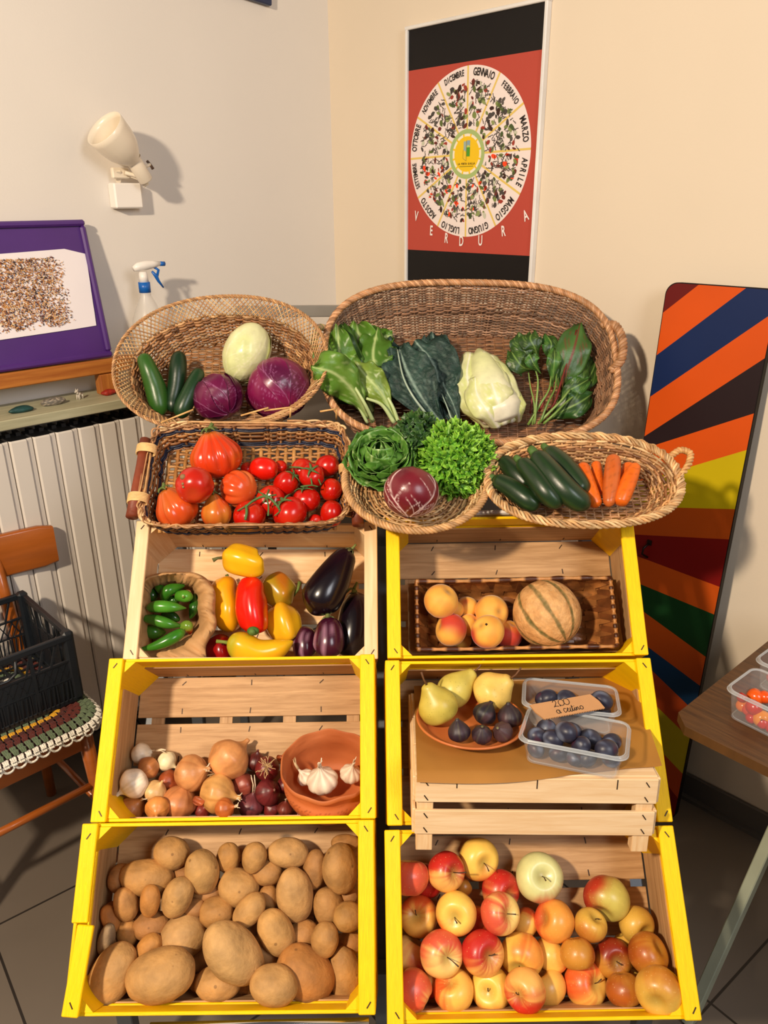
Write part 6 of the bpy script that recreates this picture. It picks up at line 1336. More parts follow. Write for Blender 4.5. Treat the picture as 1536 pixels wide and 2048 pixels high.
c = cp(PM_, 757, 660, .128, zp) - o.location; m = MB(); skinball(m, c, (.0125, .009, .0095), lin('3f6a24'), 10); m.tube([list(c + camvec(0, 0, .004)), list(c + camvec(0, -.001, .014))], [.006, .0065], 10, lin('5c7a30')); m.build('stem', M_STEM, o)
o, w, r = longbody('pepper', PM_, zp, [(588, 225, 50, .115), (640, 240, 80, .12), (710, 258, 84, .125), (775, 275, 72, .12), (815, 268, 42, .115)], M_GLOSS, pepc('f2b81a', 'f0a818'), 'yellow pepper lying on top with its dry stem pointing left', 'pepper', PEP, lump=.07, lobes=4, la=.10, tips=(.2, .2))
q = [cp(PM_, x, y, .115, zp) - o.location for x, y in ((592, 243), (555, 245), (528, 258))]; MB().tube([list(p) for p in q], [.0035, .003, .005], 8, lin('5a5a2c')).build('stem', M_STEM, o)
o, w, r = longbody('pepper', PM_, zp, [(612, 735, 45, .105), (680, 745, 82, .11), (780, 780, 74, .11), (880, 770, 62, .105), (985, 718, 28, .10)], M_GLOSS, lambda V, T, A: mix(lin('f0b41a'), lin('9aa024'), ss(.45, .1, T) * .75 + .25 * ss(.2, .8, pn(V, 3, 2))), 'long yellow-green pepper lying across the front, stem to the left', 'pepper', PEP, lump=.07, lobes=3, la=.05, tips=(.12, .25))
q = [cp(PM_, x, y, .105, zp) - o.location for x, y in ((625, 728), (590, 722), (548, 718))]; MB().tube([list(p) for p in q], [.005, .0035, .004], 8, lin('7a8a34')).build('stem', M_STEM, o)
# aubergines
EG = 'aubergines in the unpainted crate'
dk = lambda V, T, A: mix(lin('120810'), lin('200c18'), ss(0, 1, pn(V, 1.5, 3)))
def sepals(o, c, d, s, col='6a7a3c', n=5):
    m = MB(); Z = Vector(d).normalized(); X = Z.orthogonal().normalized(); Y = Z.cross(X)
    for k in range(n):
        a = k * 2 * PI / n + .3; e = X * math.cos(a) + Y * math.sin(a); P = [c - Z * s * .1, c + e * s * .35 - Z * s * .02, c + e * s * .62 - Z * s * .35, c + e * s * .72 - Z * s * .85]
        m.tube([list(p) for p in P], s * np.array([.26, .28, .2, .02]), 8, lin(col), rn=s * .07, nrm=[list(Z)] * 2 + [list(e)] * 2)
    m.tube([list(c - Z * s * .1), list(c + Z * s * .5), list(c + Z * s * .85)], [s * .22, s * .14, s * .15], 8, lin('7a8444')); return m.build('calyx', M_STEM, o)
o, w, r = longbody('aubergine', PM_, zp, [(1320, 440, 40, .04), (1340, 520, 85, .05), (1330, 640, 98, .055), (1310, 760, 90, .05), (1300, 815, 60, .045)], M_GLOSS, dk, 'dark aubergine standing against the right rail of the crate', 'aubergine', EG, tips=(.2, .2))
sepals(o, w[0] + camvec(.004, .008, .01), camvec(.5, 1, 0), .02)
o, w, r = longbody('aubergine', PM_, zp, [(1310, 205, 48, .10), (1265, 265, 76, .105), (1200, 380, 108, .105), (1140, 480, 116, .10), (1090, 565, 76, .09)], M_GLOSS, dk, 'large glossy black aubergine lying diagonally, stem at upper right', 'aubergine', EG, tips=(.15, .25))
sepals(o, w[0] + camvec(.003, .004, .012), camvec(.7, .8, -.2), .017, '5a5a30')
st_ = lambda V, T, A: mix(lin('3c0e24'), lin('b888a0'), ss(.35, .75, pn(np.stack([np.cos(A) * 9, np.sin(A) * 9, T * 1.6], -1), 2.6, 4, 7)) * .65)
o, w, r = longbody('aubergine', PM_, zp, [(1075, 650, 50, .04), (1055, 700, 68, .05), (1055, 770, 70, .05), (1062, 822, 45, .045)], M_GLOSS, st_, 'smaller striped purple aubergine at the front, left of the calyxed one', 'aubergine', EG, tips=(.25, .3))
o, w, r = longbody('aubergine', PM_, zp, [(1185, 590, 48, .09), (1190, 660, 80, .10), (1185, 745, 88, .10), (1178, 812, 58, .09)], M_GLOSS, st_, 'striped purple aubergine with a pale green calyx at the front', 'aubergine', EG, tips=(.2, .3))
sepals(o, w[0] + camvec(0, .002, .010), camvec(-.1, 1, .25), .030, '8a9a5c')
# paper bag with green chillies
fbag = PM_
rimp = [(135, 400), (160, 365), (230, 345), (320, 335), (400, 350), (450, 370), (480, 430), (475, 520), (500, 600), (440, 700), (330, 760), (250, 790), (150, 810), (125, 740), (122, 600), (124, 480)]
outp = [(120, 420), (150, 360), (240, 335), (330, 330), (420, 335), (490, 370), (535, 440), (535, 550), (540, 640), (485, 740), (480, 835), (380, 850), (200, 845), (110, 790), (116, 640), (118, 500)]
n_ = 96
def ringpts(L, n): return spline([list(q) for q in L + [L[0]]], n + 1)[:n]
ri, ro = ringpts(rimp, n_), ringpts(outp, n_); rows = []
rsb = np.random.RandomState(4)
for k, (f_, h, which) in enumerate(((0, .004, 0), (.25, .05, 0), (.5, .09, 0), (1, .112, 0), (1, .120, 1), (1, .112, 2), (.9, .085, 3), (.85, .045, 3), (.82, .006, 3))):
    row = []
    for j in range(n_):
        a = ri[j]; b = ro[j]; cen = np.array([300, 580]); 
        if which == 0: q = cen + (a - cen) * (.70 + .30 * f_); 
        elif which == 1: q = a * .45 + b * .55
        elif which == 2: q = b
        else: q = cen + (b - cen) * (f_ + .12)
        hh = h + (rsb.uniform(-1, 1) * .005 + .007 * math.sin(j * .55 + k * 1.3) + .003 * math.sin(j * 1.7)) * (k > 0); P = hit(PM_, *zp(*q), 2, max(hh, .001)); P.y = max(P.y, -.1365); P.x = max(P.x, -.238); row.append(P)
    rows.append(row)
V = np.array(rows); m = MB(); m.grid(V, cv=True); m.add(V[0], [tuple(range(n_))]); o = m.build('paper_bag', M_PAPER, None, PM_)
sd = o.modifiers.new('s', 'SOLIDIFY'); sd.thickness = .0008; tag(o, 'crumpled open brown paper bag of green chillies at the left of the pale crate', 'paper bag')
CH = [([(130, 430, 35, .03), (180, 455, 48, .04), (215, 480, 35, .035)], '1f4a12', 'dark green chilli at the left edge of the bag opening'), ([(205, 405, 20, .05), (235, 425, 32, .06), (250, 455, 20, .05)], '3a7a1c', 'small light green chilli tip at the back left'), ([(245, 485, 26, .07), (275, 430, 40, .085), (370, 400, 26, .07)], '2f6a18', 'green chilli slanting up to the right at the back of the bag'), ([(280, 520, 25, .05), (305, 485, 34, .06), (335, 500, 24, .05)], '2a5a14', 'short green chilli wedged in the middle of the bag'),
      ([(325, 460, 34, .07), (370, 462, 42, .085), (410, 470, 34, .07)], '4a8a24', 'lighter green chilli with its stalk end facing forward'), ([(430, 450, 24, .04), (425, 520, 38, .06), (400, 590, 24, .05)], '255614', 'dark green chilli upright along the right side of the bag'), ([(240, 570, 30, .03), (290, 575, 34, .04), (340, 600, 30, .04)], '1f4a12', 'green chilli mostly buried under the middle ones'), ([(125, 640, 22, .05), (190, 665, 50, .065), (262, 665, 26, .05)], '3a7420', 'short plump green chilli near the left rim of the bag'),
      ([(150, 530, 26, .10), (220, 520, 42, .11), (310, 525, 34, .11), (378, 530, 14, .10)], '3f7c22', 'straight shiny green chilli lying across the top'), ([(122, 585, 20, .09), (200, 598, 38, .10), (280, 620, 36, .10), (352, 632, 20, .09)], '386f1e', 'green chilli lying just below the straight one'), ([(350, 640, 30, .08), (385, 630, 36, .09), (400, 680, 24, .08)], '6a8a2c', 'yellow-green chilli turning red, at the right of the bag'), ([(368, 655, 28, .115), (300, 700, 42, .125), (200, 745, 32, .125), (78, 772, 10, .12)], '2f6e18', 'longest green chilli hanging over the front left rim')]
for i, (pts, col, lb_) in enumerate(CH):
    pts = [(x, y, w * .84, h) for x, y, w, h in pts]
    c2 = np.array(lin(col)); o, w, r = longbody('green_chilli', PM_, zp, pts, M_GLOSS, (lambda V, T, A, c2=c2, i=i: mix(c2, c2 * 1.7, ss(0, 1, pn(V, 3, i)) * .6) if i != 10 else mix(c2, lin('a82a14'), ss(.6, .9, T))), lb_, 'chilli', 'green chillies in the paper bag', tips=(.15, .5), ns=18, n=26)
    if i in (10, 4): 
        q0 = w[0] if i == 10 else w[1] + camvec(0, 0, .014); q1 = q0 + (camvec(-.018, .012, .006) if i == 10 else camvec(0, .002, .006)); stub(o, q0, q1, .0032, .0018, '8aa04a')

# ------------------------------------------------------------ back left basket: cucumbers and cabbages
LB = BK_['left']; LBF = LB @ Matrix.Translation((0, 0, -.112))
def zl(x, y): return 220 + x / 3.339, 560 + y / 3.339
cg = lambda c1, c2: (lambda V, T, A: mix(mix(lin(c1), lin(c2), ss(.0, 1, pn(V, 2.5, 2)) * .6), np.array(lin(c1)) * 1.8, ss(.35, .9, pn(np.stack([np.cos(A) * 5, np.sin(A) * 5, T * 2], -1), 2.5, 3)) * .25))
longbody('cucumber', LBF, zl, [(215, 495, 44, .10), (255, 590, 58, .09), (300, 710, 70, .065), (325, 810, 68, .05), (345, 905, 44, .04)], M_VEG, cg('2f5a1c', '234614'), 'thickest and lightest green cucumber at the far left of the basket', 'cucumber', 'cucumbers in the left oval basket', tips=(.1, .15))
longbody('cucumber', LBF, zl, [(462, 478, 44, .07), (455, 580, 58, .065), (445, 700, 60, .05), (425, 800, 56, .04), (415, 880, 40, .04)], M_VEG, cg('16301a', '0f2412'), 'dark upright cucumber in the middle of the three', 'cucumber', 'cucumbers in the left oval basket', tips=(.12, .15))
longbody('cucumber', LBF, zl, [(605, 598, 38, .07), (570, 670, 50, .075), (525, 770, 56, .07), (485, 860, 58, .06), (468, 925, 38, .05)], M_VEG, cg('1a3a1c', '122a14'), 'dark green cucumber leaning right against the small red cabbage', 'cucumber', 'cucumbers in the left oval basket', tips=(.12, .15))
def veins(seed, n=9, br=7):
    """branching lines on the unit sphere from the base up"""
    rs = np.random.RandomState(seed); L = []
    for k in range(n):
        a = k * 2 * PI / n + rs.uniform(-.2, .2); t = np.linspace(PI * .98, PI * .25, 22); ph = a + .35 * np.sin(t * 1.5 + rs.rand() * 6); L.append((np.stack([t, ph], 1), 1.0))
        for j in range(br):
            i = rs.randint(2, 16); s = 1 if j % 2 else -1; q = np.linspace(0, 1, 10); L.append((np.stack([t[i] - q * rs.uniform(.35, .8), ph[i] + s * q * rs.uniform(.2, .6) / max(.45, math.sin(t[i]))], 1), .5))
    return [(np.stack([np.sin(P[:, 0]) * np.cos(P[:, 1]), np.sin(P[:, 0]) * np.sin(P[:, 1]), np.cos(P[:, 0])], 1), w) for P, w in L]
def veinfield(D, L, width):
    sh = D.shape[:-1]; D = D.reshape(-1, 3); D = D / np.linalg.norm(D, axis=1)[:, None]; out = np.zeros(len(D))
    for P, w in L:
        d = np.full(len(D), 9.); 
        for a, b in zip(P[:-1], P[1:]):
            ab = b - a; t = np.clip(((D - a) @ ab) / (ab @ ab), 0, 1); d = np.minimum(d, np.linalg.norm(D - a - t[:, None] * ab, axis=1))
        out = np.maximum(out, np.exp(-(d / (width * w)) ** 2) * (.6 + .4 * w))
    return out.reshape(sh)
def cabbage(R, seed, c1, c2, cv, width=.02, sq=(1, 1, 1), nv=84, shells=4, va=.6):
    m = MB(); sq = np.array(sq); L = veins(seed); rs = np.random.RandomState(seed)
    th = np.linspace(0, PI, nv); ph = np.arange(nv + 12) * 2 * PI / (nv + 12); T, P = np.meshgrid(th, ph, indexing='ij'); D = np.stack([np.sin(T) * np.cos(P), np.sin(T) * np.sin(P), np.cos(T)], -1)
    def shade(D, L): vf = veinfield(D, L, width); return mix(mix(lin(c1), lin(c2), ss(-.3, 1, pn(D, 2.6, seed))), lin(cv), vf * va), vf
    C, vf = shade(D, L); V = D * (1 + .03 * pn(D, 2, seed) + .008 * pn(D, 9, seed + 1) + .012 * vf)[..., None] * R * sq; m.grid(V, C, cv=True, flip=True)
    for s in range(shells):   # outer leaves lapping over the head
        a0 = rs.uniform(0, 6.28); c0 = rs.uniform(.4, 1.1); nt_, np_ = 40, 44; tt = np.linspace(0, 1, nt_); pp = np.linspace(-1, 1, np_); TT, PP = np.meshgrid(tt, pp, indexing='ij')
        edge = 1 - .10 * pn(np.stack([PP * 3, TT * 0 + s, TT * 0], -1), 2, s); th_ = PI * .97 - TT * PI * .78 * (1 - .25 * PP ** 2) * edge; ph_ = a0 + PP * c0 * np.minimum(1, .35 + TT); DD = np.stack([np.sin(th_) * np.cos(ph_), np.sin(th_) * np.sin(ph_), np.cos(th_)], -1)
        Ls = veins(seed + 20 + s, 5, 7); C, vf = shade(DD, Ls); lift = 1.022 + .008 * s + .025 * TT ** 6 + .02 * np.abs(PP) ** 8 + .010 * pn(DD, 7, s + 3)
        m.grid(DD * (lift + .010 * vf)[..., None] * R * sq, C, flip=True)
    return m
M_CAB = surf('cabbage_leaf', attr=True, rough=.33, var=.1, vs=40, bump=.12, bs=50, coat=.15)
CC = [(912, 485, 172, (.90, .90, 1.22), ('e2e2ae', 'd2d898', 'f4eed2'), (.42, .9, .1), 4, 'pale green white-cabbage head leaning at the back of the basket', .02, .5), (725, 784, 164, (1.02, 1.02, .92), ('681040', '480a30', 'bb78a8'), (-.5, .7, -.35), 11, 'smaller red cabbage in the middle of the left basket', .014, .5), (1120, 725, 210, (1.02, 1.02, .94), ('7c1248', '560c38', 'c07aae'), (-.35, .75, -.3), 17, 'larger glossy red cabbage at the right of the left basket', .012, .5)]
pile = Pile(LBF, -.005, .86, .3)
for x, y, r, sq, cs, ax, sd_, lb_, wd, va in CC:
    c, R = pile.drop(*zl(x, y), r / 3.339); place('cabbage', cabbage(R * .97, sd_, *cs, wd, sq, 84, 4, va), M_CAB, c, ax, lb_, 'cabbage', None)

# ------------------------------------------------------------ leaves
def leafmesh(m, P, side, w, col, col2, rib, ruf=.0, nr=6, cup=0., crink=.0, seed=0, ni=9, nj=18, base=.12, tip=.9, stemw=0.0, ribw=.05, flipn=False, ovate=.45, vein=.5, lob=0., tipw=0.):
    """leaf blade along the spline P (base to tip); side = approximate sideways vector"""
    rs = np.random.RandomState(seed); ni2 = ni * 2 + 1; C_ = spline([list(p) for p in P], nj); T = np.gradient(C_, axis=0); T /= np.linalg.norm(T, axis=1)[:, None]; S_ = np.array(side, float); S_ = S_[None] - T * (T @ S_)[:, None]; S_ /= np.linalg.norm(S_, axis=1)[:, None]; N = np.cross(S_, T)
    v = np.linspace(0, 1, nj); wv = base + (1 - base) * ss(0, ovate, v) * np.maximum(tipw, np.sqrt(np.clip(1 - ss(ovate, 1.02, v) ** 2, 0, 1)))
    wv = wv * w * (1 + lob * np.sin(v * 22 + seed)); u = np.linspace(-1, 1, ni2); V = np.zeros((nj, ni2, 3)); C = np.zeros_like(V); p0 = rs.rand() * 6.28
    for j in range(nj):
        e = np.abs(u) ** 2.2; rf = ruf * e * (np.sin(v[j] * nr * 2 * PI + p0 + u * 2.5) + .6 * np.sin(v[j] * nr * 4.3 + p0 * 2 - u * 3)) * (.3 + .7 * min(1, v[j] * 2))
        if j == nj - 1 or v[j] > .85: rf = rf + ruf * .9 * np.sin(u * nr * (1.0 if nr <= 5 else 2.2) + p0) * (v[j] - .85) / .15
        cr = crink * (np.sin(u * 11 + v[j] * 37 + p0) * np.sin(v[j] * 29 - u * 5 + p0 * 3)) * (np.abs(u) > .08)
        V[j] = C_[j] + S_[j] * (u * wv[j])[:, None] + N[j] * (cup * w * u ** 2 + rf * w + cr * w)[:, None]
        x = np.abs(u) * wv[j] / w; side_v = np.abs(((v[j] - .55 * np.abs(u) * (wv[j] / w)) * 9) % 1 - .5) < .055
        k = np.maximum(np.exp(-(np.abs(u) * wv[j] / (w * ribw * (1.25 - v[j]))) ** 2), side_v * vein * (np.abs(u) < .85))
        cb = mix(lin(col), lin(col2), .5 + .5 * np.sin(u * 4 + v[j] * 7 + p0)); C[j] = mix(cb, lin(rib), k)
    m.grid(V, C, flip=flipn); return V
def stalk(m, P, r0, r1, col, n=14): m.tube(spline([list(p) for p in P], n), np.linspace(r0, r1, n), 8, lin(col))
def leafpx(m, F_, conv, pts, hs, wpx, **k):
    P = [cp(F_, x, y, h, conv) for (x, y), h in zip(pts, hs)]; z = sum(depth_of(p) for p in P) / len(P); sc = conv(1, 0)[0] - conv(0, 0)[0]; d = (P[-1] - P[0]).normalized(); rt = k.pop('rot', 0); side = d.cross(-FW) * -1
    side = Matrix.Rotation(rt, 3, d) @ side; leafmesh(m, P, side, wpx * sc / F * z, **k); return P
BBF = BK_['big'] @ Matrix.Translation((0, 0, -.160))
def zb_(x, y): return 600 + x / 2.259, 540 + y / 2.259
# chard bunch, left
def bunch(name, label, cat, group=None, origin=None): return thing(name, Matrix.Translation(origin), label, cat, group)
def build_in(m, name, mat, par, o0, sol=.0006):
    m.v = [v - np.array(o0) for v in m.v]; o = m.build(name, mat, par)
    if sol: s = o.modifiers.new('s', 'SOLIDIFY'); s.thickness = sol
    return o
G1 = dict(col='5c8628', col2='466e1e', rib='b4c682')
o0 = cp(BBF, 300, 520, .05, zb_); ch = bunch('chard_bunch', 'bunch of broad light green chard leaves at the left of the large basket', 'chard', None, o0)
CHL = [ ([(330, 690), (290, 560), (200, 420), (160, 215)], (.03, .08, .12, .13), 75, dict(col='3e621e', col2='2e4e16', rib='a8c27a', ruf=.20)),
        ([(400, 640), (340, 500), (280, 380), (255, 235)], (.03, .06, .09, .10), 95, dict(ruf=.22)), ([(410, 620), (370, 480), (350, 330), (420, 290)], (.03, .05, .07, .07), 80, dict(ruf=.25, col='4c7624')),
        ([(330, 640), (260, 500), (185, 400), (170, 250)], (.06, .11, .15, .17), 62, dict(ruf=.30)), ([(230, 560), (160, 470), (110, 420), (130, 350)], (.10, .16, .20, .19), 55, dict(ruf=.3, col='40661e')),
        ([(310, 670), (250, 560), (160, 470), (60, 440)], (.10, .16, .22, .25), 80, dict(ruf=.22, col='668e30', col2='547e26', cup=.25)), ([(430, 680), (370, 560), (300, 480), (250, 420)], (.09, .13, .15, .15), 62, dict(ruf=.2, col='80983a', col2='66842c')), ([(290, 640), (240, 580), (180, 540), (140, 520)], (.05, .08, .10, .11), 50, dict(ruf=.2, col='2f5a1a', col2='24481a'))]
m = MB(); ms = MB()
CHL.append(([(380, 600), (350, 480), (330, 380), (350, 270)], (.08, .11, .12, .10), 75, dict(ruf=.24, col='4c7624')))
for i, (pts, hs, w, kw_) in enumerate(CHL):
    w *= 1.18
    k = dict(G1); k.update(kw_); leafpx(m, BBF, zb_, pts, hs, w, seed=i, nr=4, crink=.035, nj=26, ribw=.10, cup=k.pop('cup', .12), ovate=.6, **k)
for pts, hs, r in (([(305, 690), (260, 610), (200, 520)], (.08, .12, .17), .0045), ([(330, 680), (290, 600), (230, 500)], (.09, .14, .17), .005), ([(425, 690), (370, 610), (300, 580)], (.085, .12, .14), .0055), ([(445, 688), (410, 600), (330, 470)], (.08, .11, .12), .005)):
    stalk(ms, [cp(BBF, x, y, h + .008, zb_) for (x, y), h in zip(pts, hs)], r, r * .6, 'c3d596')
build_in(m, 'leaves', M_LEAF, ch, o0); build_in(ms, 'stalks', M_VEG, ch, o0, 0)
# kale
o0 = cp(BBF, 540, 480, .05, zb_); ka = bunch('kale_bunch', 'bunch of dark blue-green kale with pale midribs behind the lettuces', 'kale', None, o0); K1 = dict(col='26433a', col2='1a332c', rib='8aa294'); m = MB(); ms = MB()
KL = [([(700, 700), (660, 560), (620, 420), (600, 290)], (.02, .05, .06, .05), 90, .2), ([(600, 680), (500, 540), (420, 420), (380, 320)], (.02, .05, .06, .06), 80, .25), ([(700, 710), (640, 560), (600, 420), (520, 325)], (.05, .08, .09, .08), 115, .14), ([(640, 690), (560, 590), (490, 470), (445, 350)], (.08, .12, .13, .12), 115, .12), ([(560, 640), (450, 560), (370, 480), (310, 430)], (.03, .06, .08, .09), 60, .2), ([(720, 690), (690, 600), (650, 520), (640, 450)], (.08, .09, .09, .08), 55, .2), ([(660, 700), (600, 600), (520, 560), (430, 560)], (.06, .08, .09, .08), 70, .15)]
for i, (pts, hs, w, rf) in enumerate(KL): leafpx(m, BBF, zb_, pts, hs, w, seed=i + 30, ruf=rf, nr=5, crink=.05, nj=30, ni=11, cup=-.10, ovate=.6, ribw=.03, vein=.25, tipw=.4, **K1)
stalk(ms, [cp(BBF, x, y, h, zb_) for x, y, h in ((570, 650, .118), (510, 570, .142), (465, 480, .145), (440, 360, .130))], .0032, .0016, 'a9bba8'); stalk(ms, [cp(BBF, x, y, h, zb_) for x, y, h in ((690, 690, .09), (665, 620, .10), (640, 560, .098))], .0022, .0012, '9fb3a2')
build_in(m, 'leaves', M_KALE, ka, o0); build_in(ms, 'midribs', M_VEG, ka, o0, 0)
# pointed cabbage
o0 = cp(BBF, 860, 560, .06, zb_); pc2 = bunch('pointed_cabbage', 'pale pointed cabbage with white base standing in the large basket', 'cabbage', None, o0); m = MB(); w1 = dict(col='e3e4ae', col2='d6dc92', rib='f6f1dc')
body = MB(); Pp = [cp(BBF, x, y, h, zb_) for x, y, h in ((915, 695, .055), (895, 630, .07), (862, 540, .085), (828, 440, .08), (808, 365, .06))]; sc = 1 / 2.259 / F * depth_of(Pp[2]); Pc = spline([list(p) for p in Pp], 40); rr = np.interp(np.linspace(0, 1, 40), [0, .08, .25, .6, .85, 1], np.array([30, 84, 108, 82, 52, 16]) * sc)
aa = np.arange(40) * 2 * PI / 40; T = np.gradient(Pc, axis=0); T /= np.linalg.norm(T, axis=1)[:, None]; N = np.array(-FW)[None] - T * (T @ np.array(-FW))[:, None]; N /= np.linalg.norm(N, axis=1)[:, None]; B = np.cross(T, N); V = Pc[:, None] + (N[:, None] * np.cos(aa)[None, :, None] + B[:, None] * np.sin(aa)[None, :, None]) * rr[:, None, None]
Cc = mix(lin('f2ecd2'), lin('dfe3a6'), ss(.2, .8, np.linspace(0, 1, 40))[:, None] + 0 * aa[None]); body.grid(V, Cc, cv=True); body.add(V[0], [tuple(range(40))][::-1], Cc[0]); build_in(body, 'heart', M_CAB, pc2, o0, 0)
for i, (pts, hs, w, kk) in enumerate((([(870, 705), (800, 600), (755, 480), (770, 370)], (.06, .10, .10, .08), 78, {}), ([(930, 700), (890, 580), (850, 460), (830, 370)], (.075, .135, .125, .10), 88, {}), ([(960, 690), (935, 590), (890, 470), (850, 385)], (.06, .105, .11, .10), 75, {}), ([(820, 690), (745, 600), (722, 510), (745, 440)], (.03, .06, .07, .06), 42, dict(col='b8c25a', col2='c8cf70')), ([(990, 690), (985, 640), (950, 560), (905, 450)], (.04, .09, .10, .10), 52, dict(col='ccd27c')), ([(900, 715), (850, 640), (800, 560), (790, 480)], (.07, .12, .125, .115), 62, {}))):
    k = dict(w1); k.update(kk); leafpx(m, BBF, zb_, pts, hs, w, seed=i + 50, ruf=.06, nr=4, crink=.012, nj=30, ni=11, cup=.45, ovate=.42, ribw=.11, base=.5, tipw=.3, **k)
build_in(m, 'outer_leaves', M_CAB, pc2, o0, .0009)
# young chard with red and green stems, right
o0 = cp(BBF, 1150, 520, .05, zb_); sp = bunch('leafy_bunch', 'bunch of dark green leaves with thin green and red stems, right end', 'greens', None, o0); m = MB(); ms = MB(); D1 = dict(col='36561e', col2='284418', rib='7a9a4c')
SL_ = [([(1030, 440), (1020, 380), (1000, 330), (985, 285)], (.06, .09, .10, .10), 55, {}), ([(1060, 450), (1010, 440), (975, 400), (950, 360)], (.07, .09, .10, .09), 50, {}), ([(1075, 400), (1060, 350), (1040, 310), (1050, 280)], (.07, .10, .11, .10), 52, {}), ([(1090, 470), (1060, 430), (1045, 400), (1035, 380)], (.08, .11, .12, .12), 35, dict(col='3f7028')), ([(1000, 480), (990, 440), (965, 420), (945, 400)], (.05, .06, .07, .07), 38, {}), ([(1130, 420), (1130, 370), (1135, 330), (1110, 290)], (.07, .09, .10, .09), 42, dict(col='3a6a26')), ([(1140, 530), (1145, 460), (1150, 400), (1150, 350)], (.07, .10, .12, .11), 34, dict(col='4a7c30')),
       ([(1170, 560), (1200, 470), (1240, 350), (1265, 240)], (.05, .09, .12, .12), 78, dict(col='4a7030', col2='3a5c26', rib='7a2a24', ruf=.10)), ([(1240, 560), (1290, 460), (1310, 370), (1310, 290)], (.03, .05, .06, .06), 62, dict(ruf=.2)), ([(1200, 600), (1270, 530), (1320, 460), (1340, 390)], (.05, .07, .07, .06), 42, {}), ([(1120, 680), (1180, 640), (1260, 600), (1320, 560)], (.03, .06, .08, .07), 58, dict(col='27501e')), ([(1160, 600), (1210, 550), (1260, 520), (1310, 490)], (.05, .08, .09, .08), 42, dict(col='3f6c28')), ([(1180, 560), (1230, 510), (1270, 450), (1290, 400)], (.06, .08, .09, .08), 45, {}), ([(1220, 320), (1240, 290), (1262, 262), (1275, 240)], (.08, .09, .09, .08), 30, dict(col='24481a'))]
for i, (pts, hs, w, kk) in enumerate(SL_): k = dict(D1); k.update(kk); leafpx(m, BBF, zb_, pts, hs, w, seed=i + 70, ruf=k.pop('ruf', .16), nr=3, crink=.02, nj=20, cup=.1, ovate=.55, ribw=.045, **k)
for pts, col, r in (([(1060, 695, .06), (1068, 600, .09), (1075, 500, .10), (1060, 440, .08)], '8aa85a', .003), ([(1030, 700, .05), (1090, 600, .08), (1125, 540, .09), (1135, 480, .09)], '7a9a4a', .0035), ([(1050, 700, .05), (1060, 620, .07), (1040, 520, .07), (1030, 440, .06)], '8aa85a', .0028), ([(1090, 690, .06), (1150, 600, .08), (1175, 520, .09), (1200, 440, .10), (1250, 270, .125)], '7a2a22', .0030), ([(1075, 695, .07), (1130, 640, .09), (1180, 590, .10), (1220, 540, .09)], '8aa85a', .0038), ([(1100, 695, .07), (1150, 650, .09), (1200, 600, .09), (1250, 560, .08)], '7a9a4a', .0036), ([(1080, 640, .03), (1110, 580, .05), (1140, 520, .06)], '8a1e1a', .003), ([(1040, 650, .02), (1050, 560, .04), (1040, 500, .04)], '8a2a1e', .0025), ([(1085, 690, .08), (1120, 600, .10), (1150, 540, .10), (1160, 470, .10)], '6a8a40', .003)):
    stalk(ms, [cp(BBF, x, y, h, zb_) for x, y, h in pts], r, r * .6, col)
build_in(m, 'leaves', M_LEAF, sp, o0); build_in(ms, 'stems', M_VEG, sp, o0, 0)

# ------------------------------------------------------------ round basket: lettuces and radicchio
RBK = BK_['round'] @ Matrix.Translation((0, 0, -.035))
def zs(x, y): return 670 + x / 2.104, 800 + y / 2.104
def lettuce(name, px, rpx, n0, axis, label, nleaf, col, col2, rib, ruf, nr, cup, wf, seed, mat=M_LEAF, crink=.02, nj=14, ni=8, open_=1.0, dome=.5, tipw=.35):
    c = cp(RBK, *px, n0, zs); R = rpx / 2.104 / F * depth_of(c); M = axisframe(c - Vector(camvec(*axis)).normalized() * R * .75, camvec(*axis)); rs = np.random.RandomState(seed); m = MB()
    for i in range(nleaf):
        f_ = (i + .5) / nleaf; a = i * 2.399963; rho = math.sqrt(f_); out = np.array([math.cos(a), math.sin(a), 0]); Z = np.array([0, 0, 1.])
        ht = R * (1.25 - dome * rho ** 2.0) * rs.uniform(.92, 1.06); rd_ = R * (.10 + .92 * rho * open_) * rs.uniform(.92, 1.08)
        P = [out * R * .05, out * rd_ * .55 + Z * ht * .35, out * rd_ * .85 + Z * ht * .75, out * rd_ * (1.08 if f_ > .35 else .35 if f_ < .15 else .7) + Z * ht * (.95 if f_ > .6 else 1.05)]
        side = np.array([-math.sin(a), math.cos(a), 0]); w = R * wf * (.55 + .5 * rho); leafmesh(m, P, side, w, col=col, col2=col2, rib=rib, ruf=ruf, nr=nr, cup=cup, crink=crink, seed=seed * 100 + i, ni=ni, nj=nj, ovate=.68, base=.3, ribw=.10, vein=.35, tipw=tipw)
    o = m.build(name, mat, None, M); s = o.modifiers.new('s', 'SOLIDIFY'); s.thickness = .0006; return tag(o, label, 'lettuce')
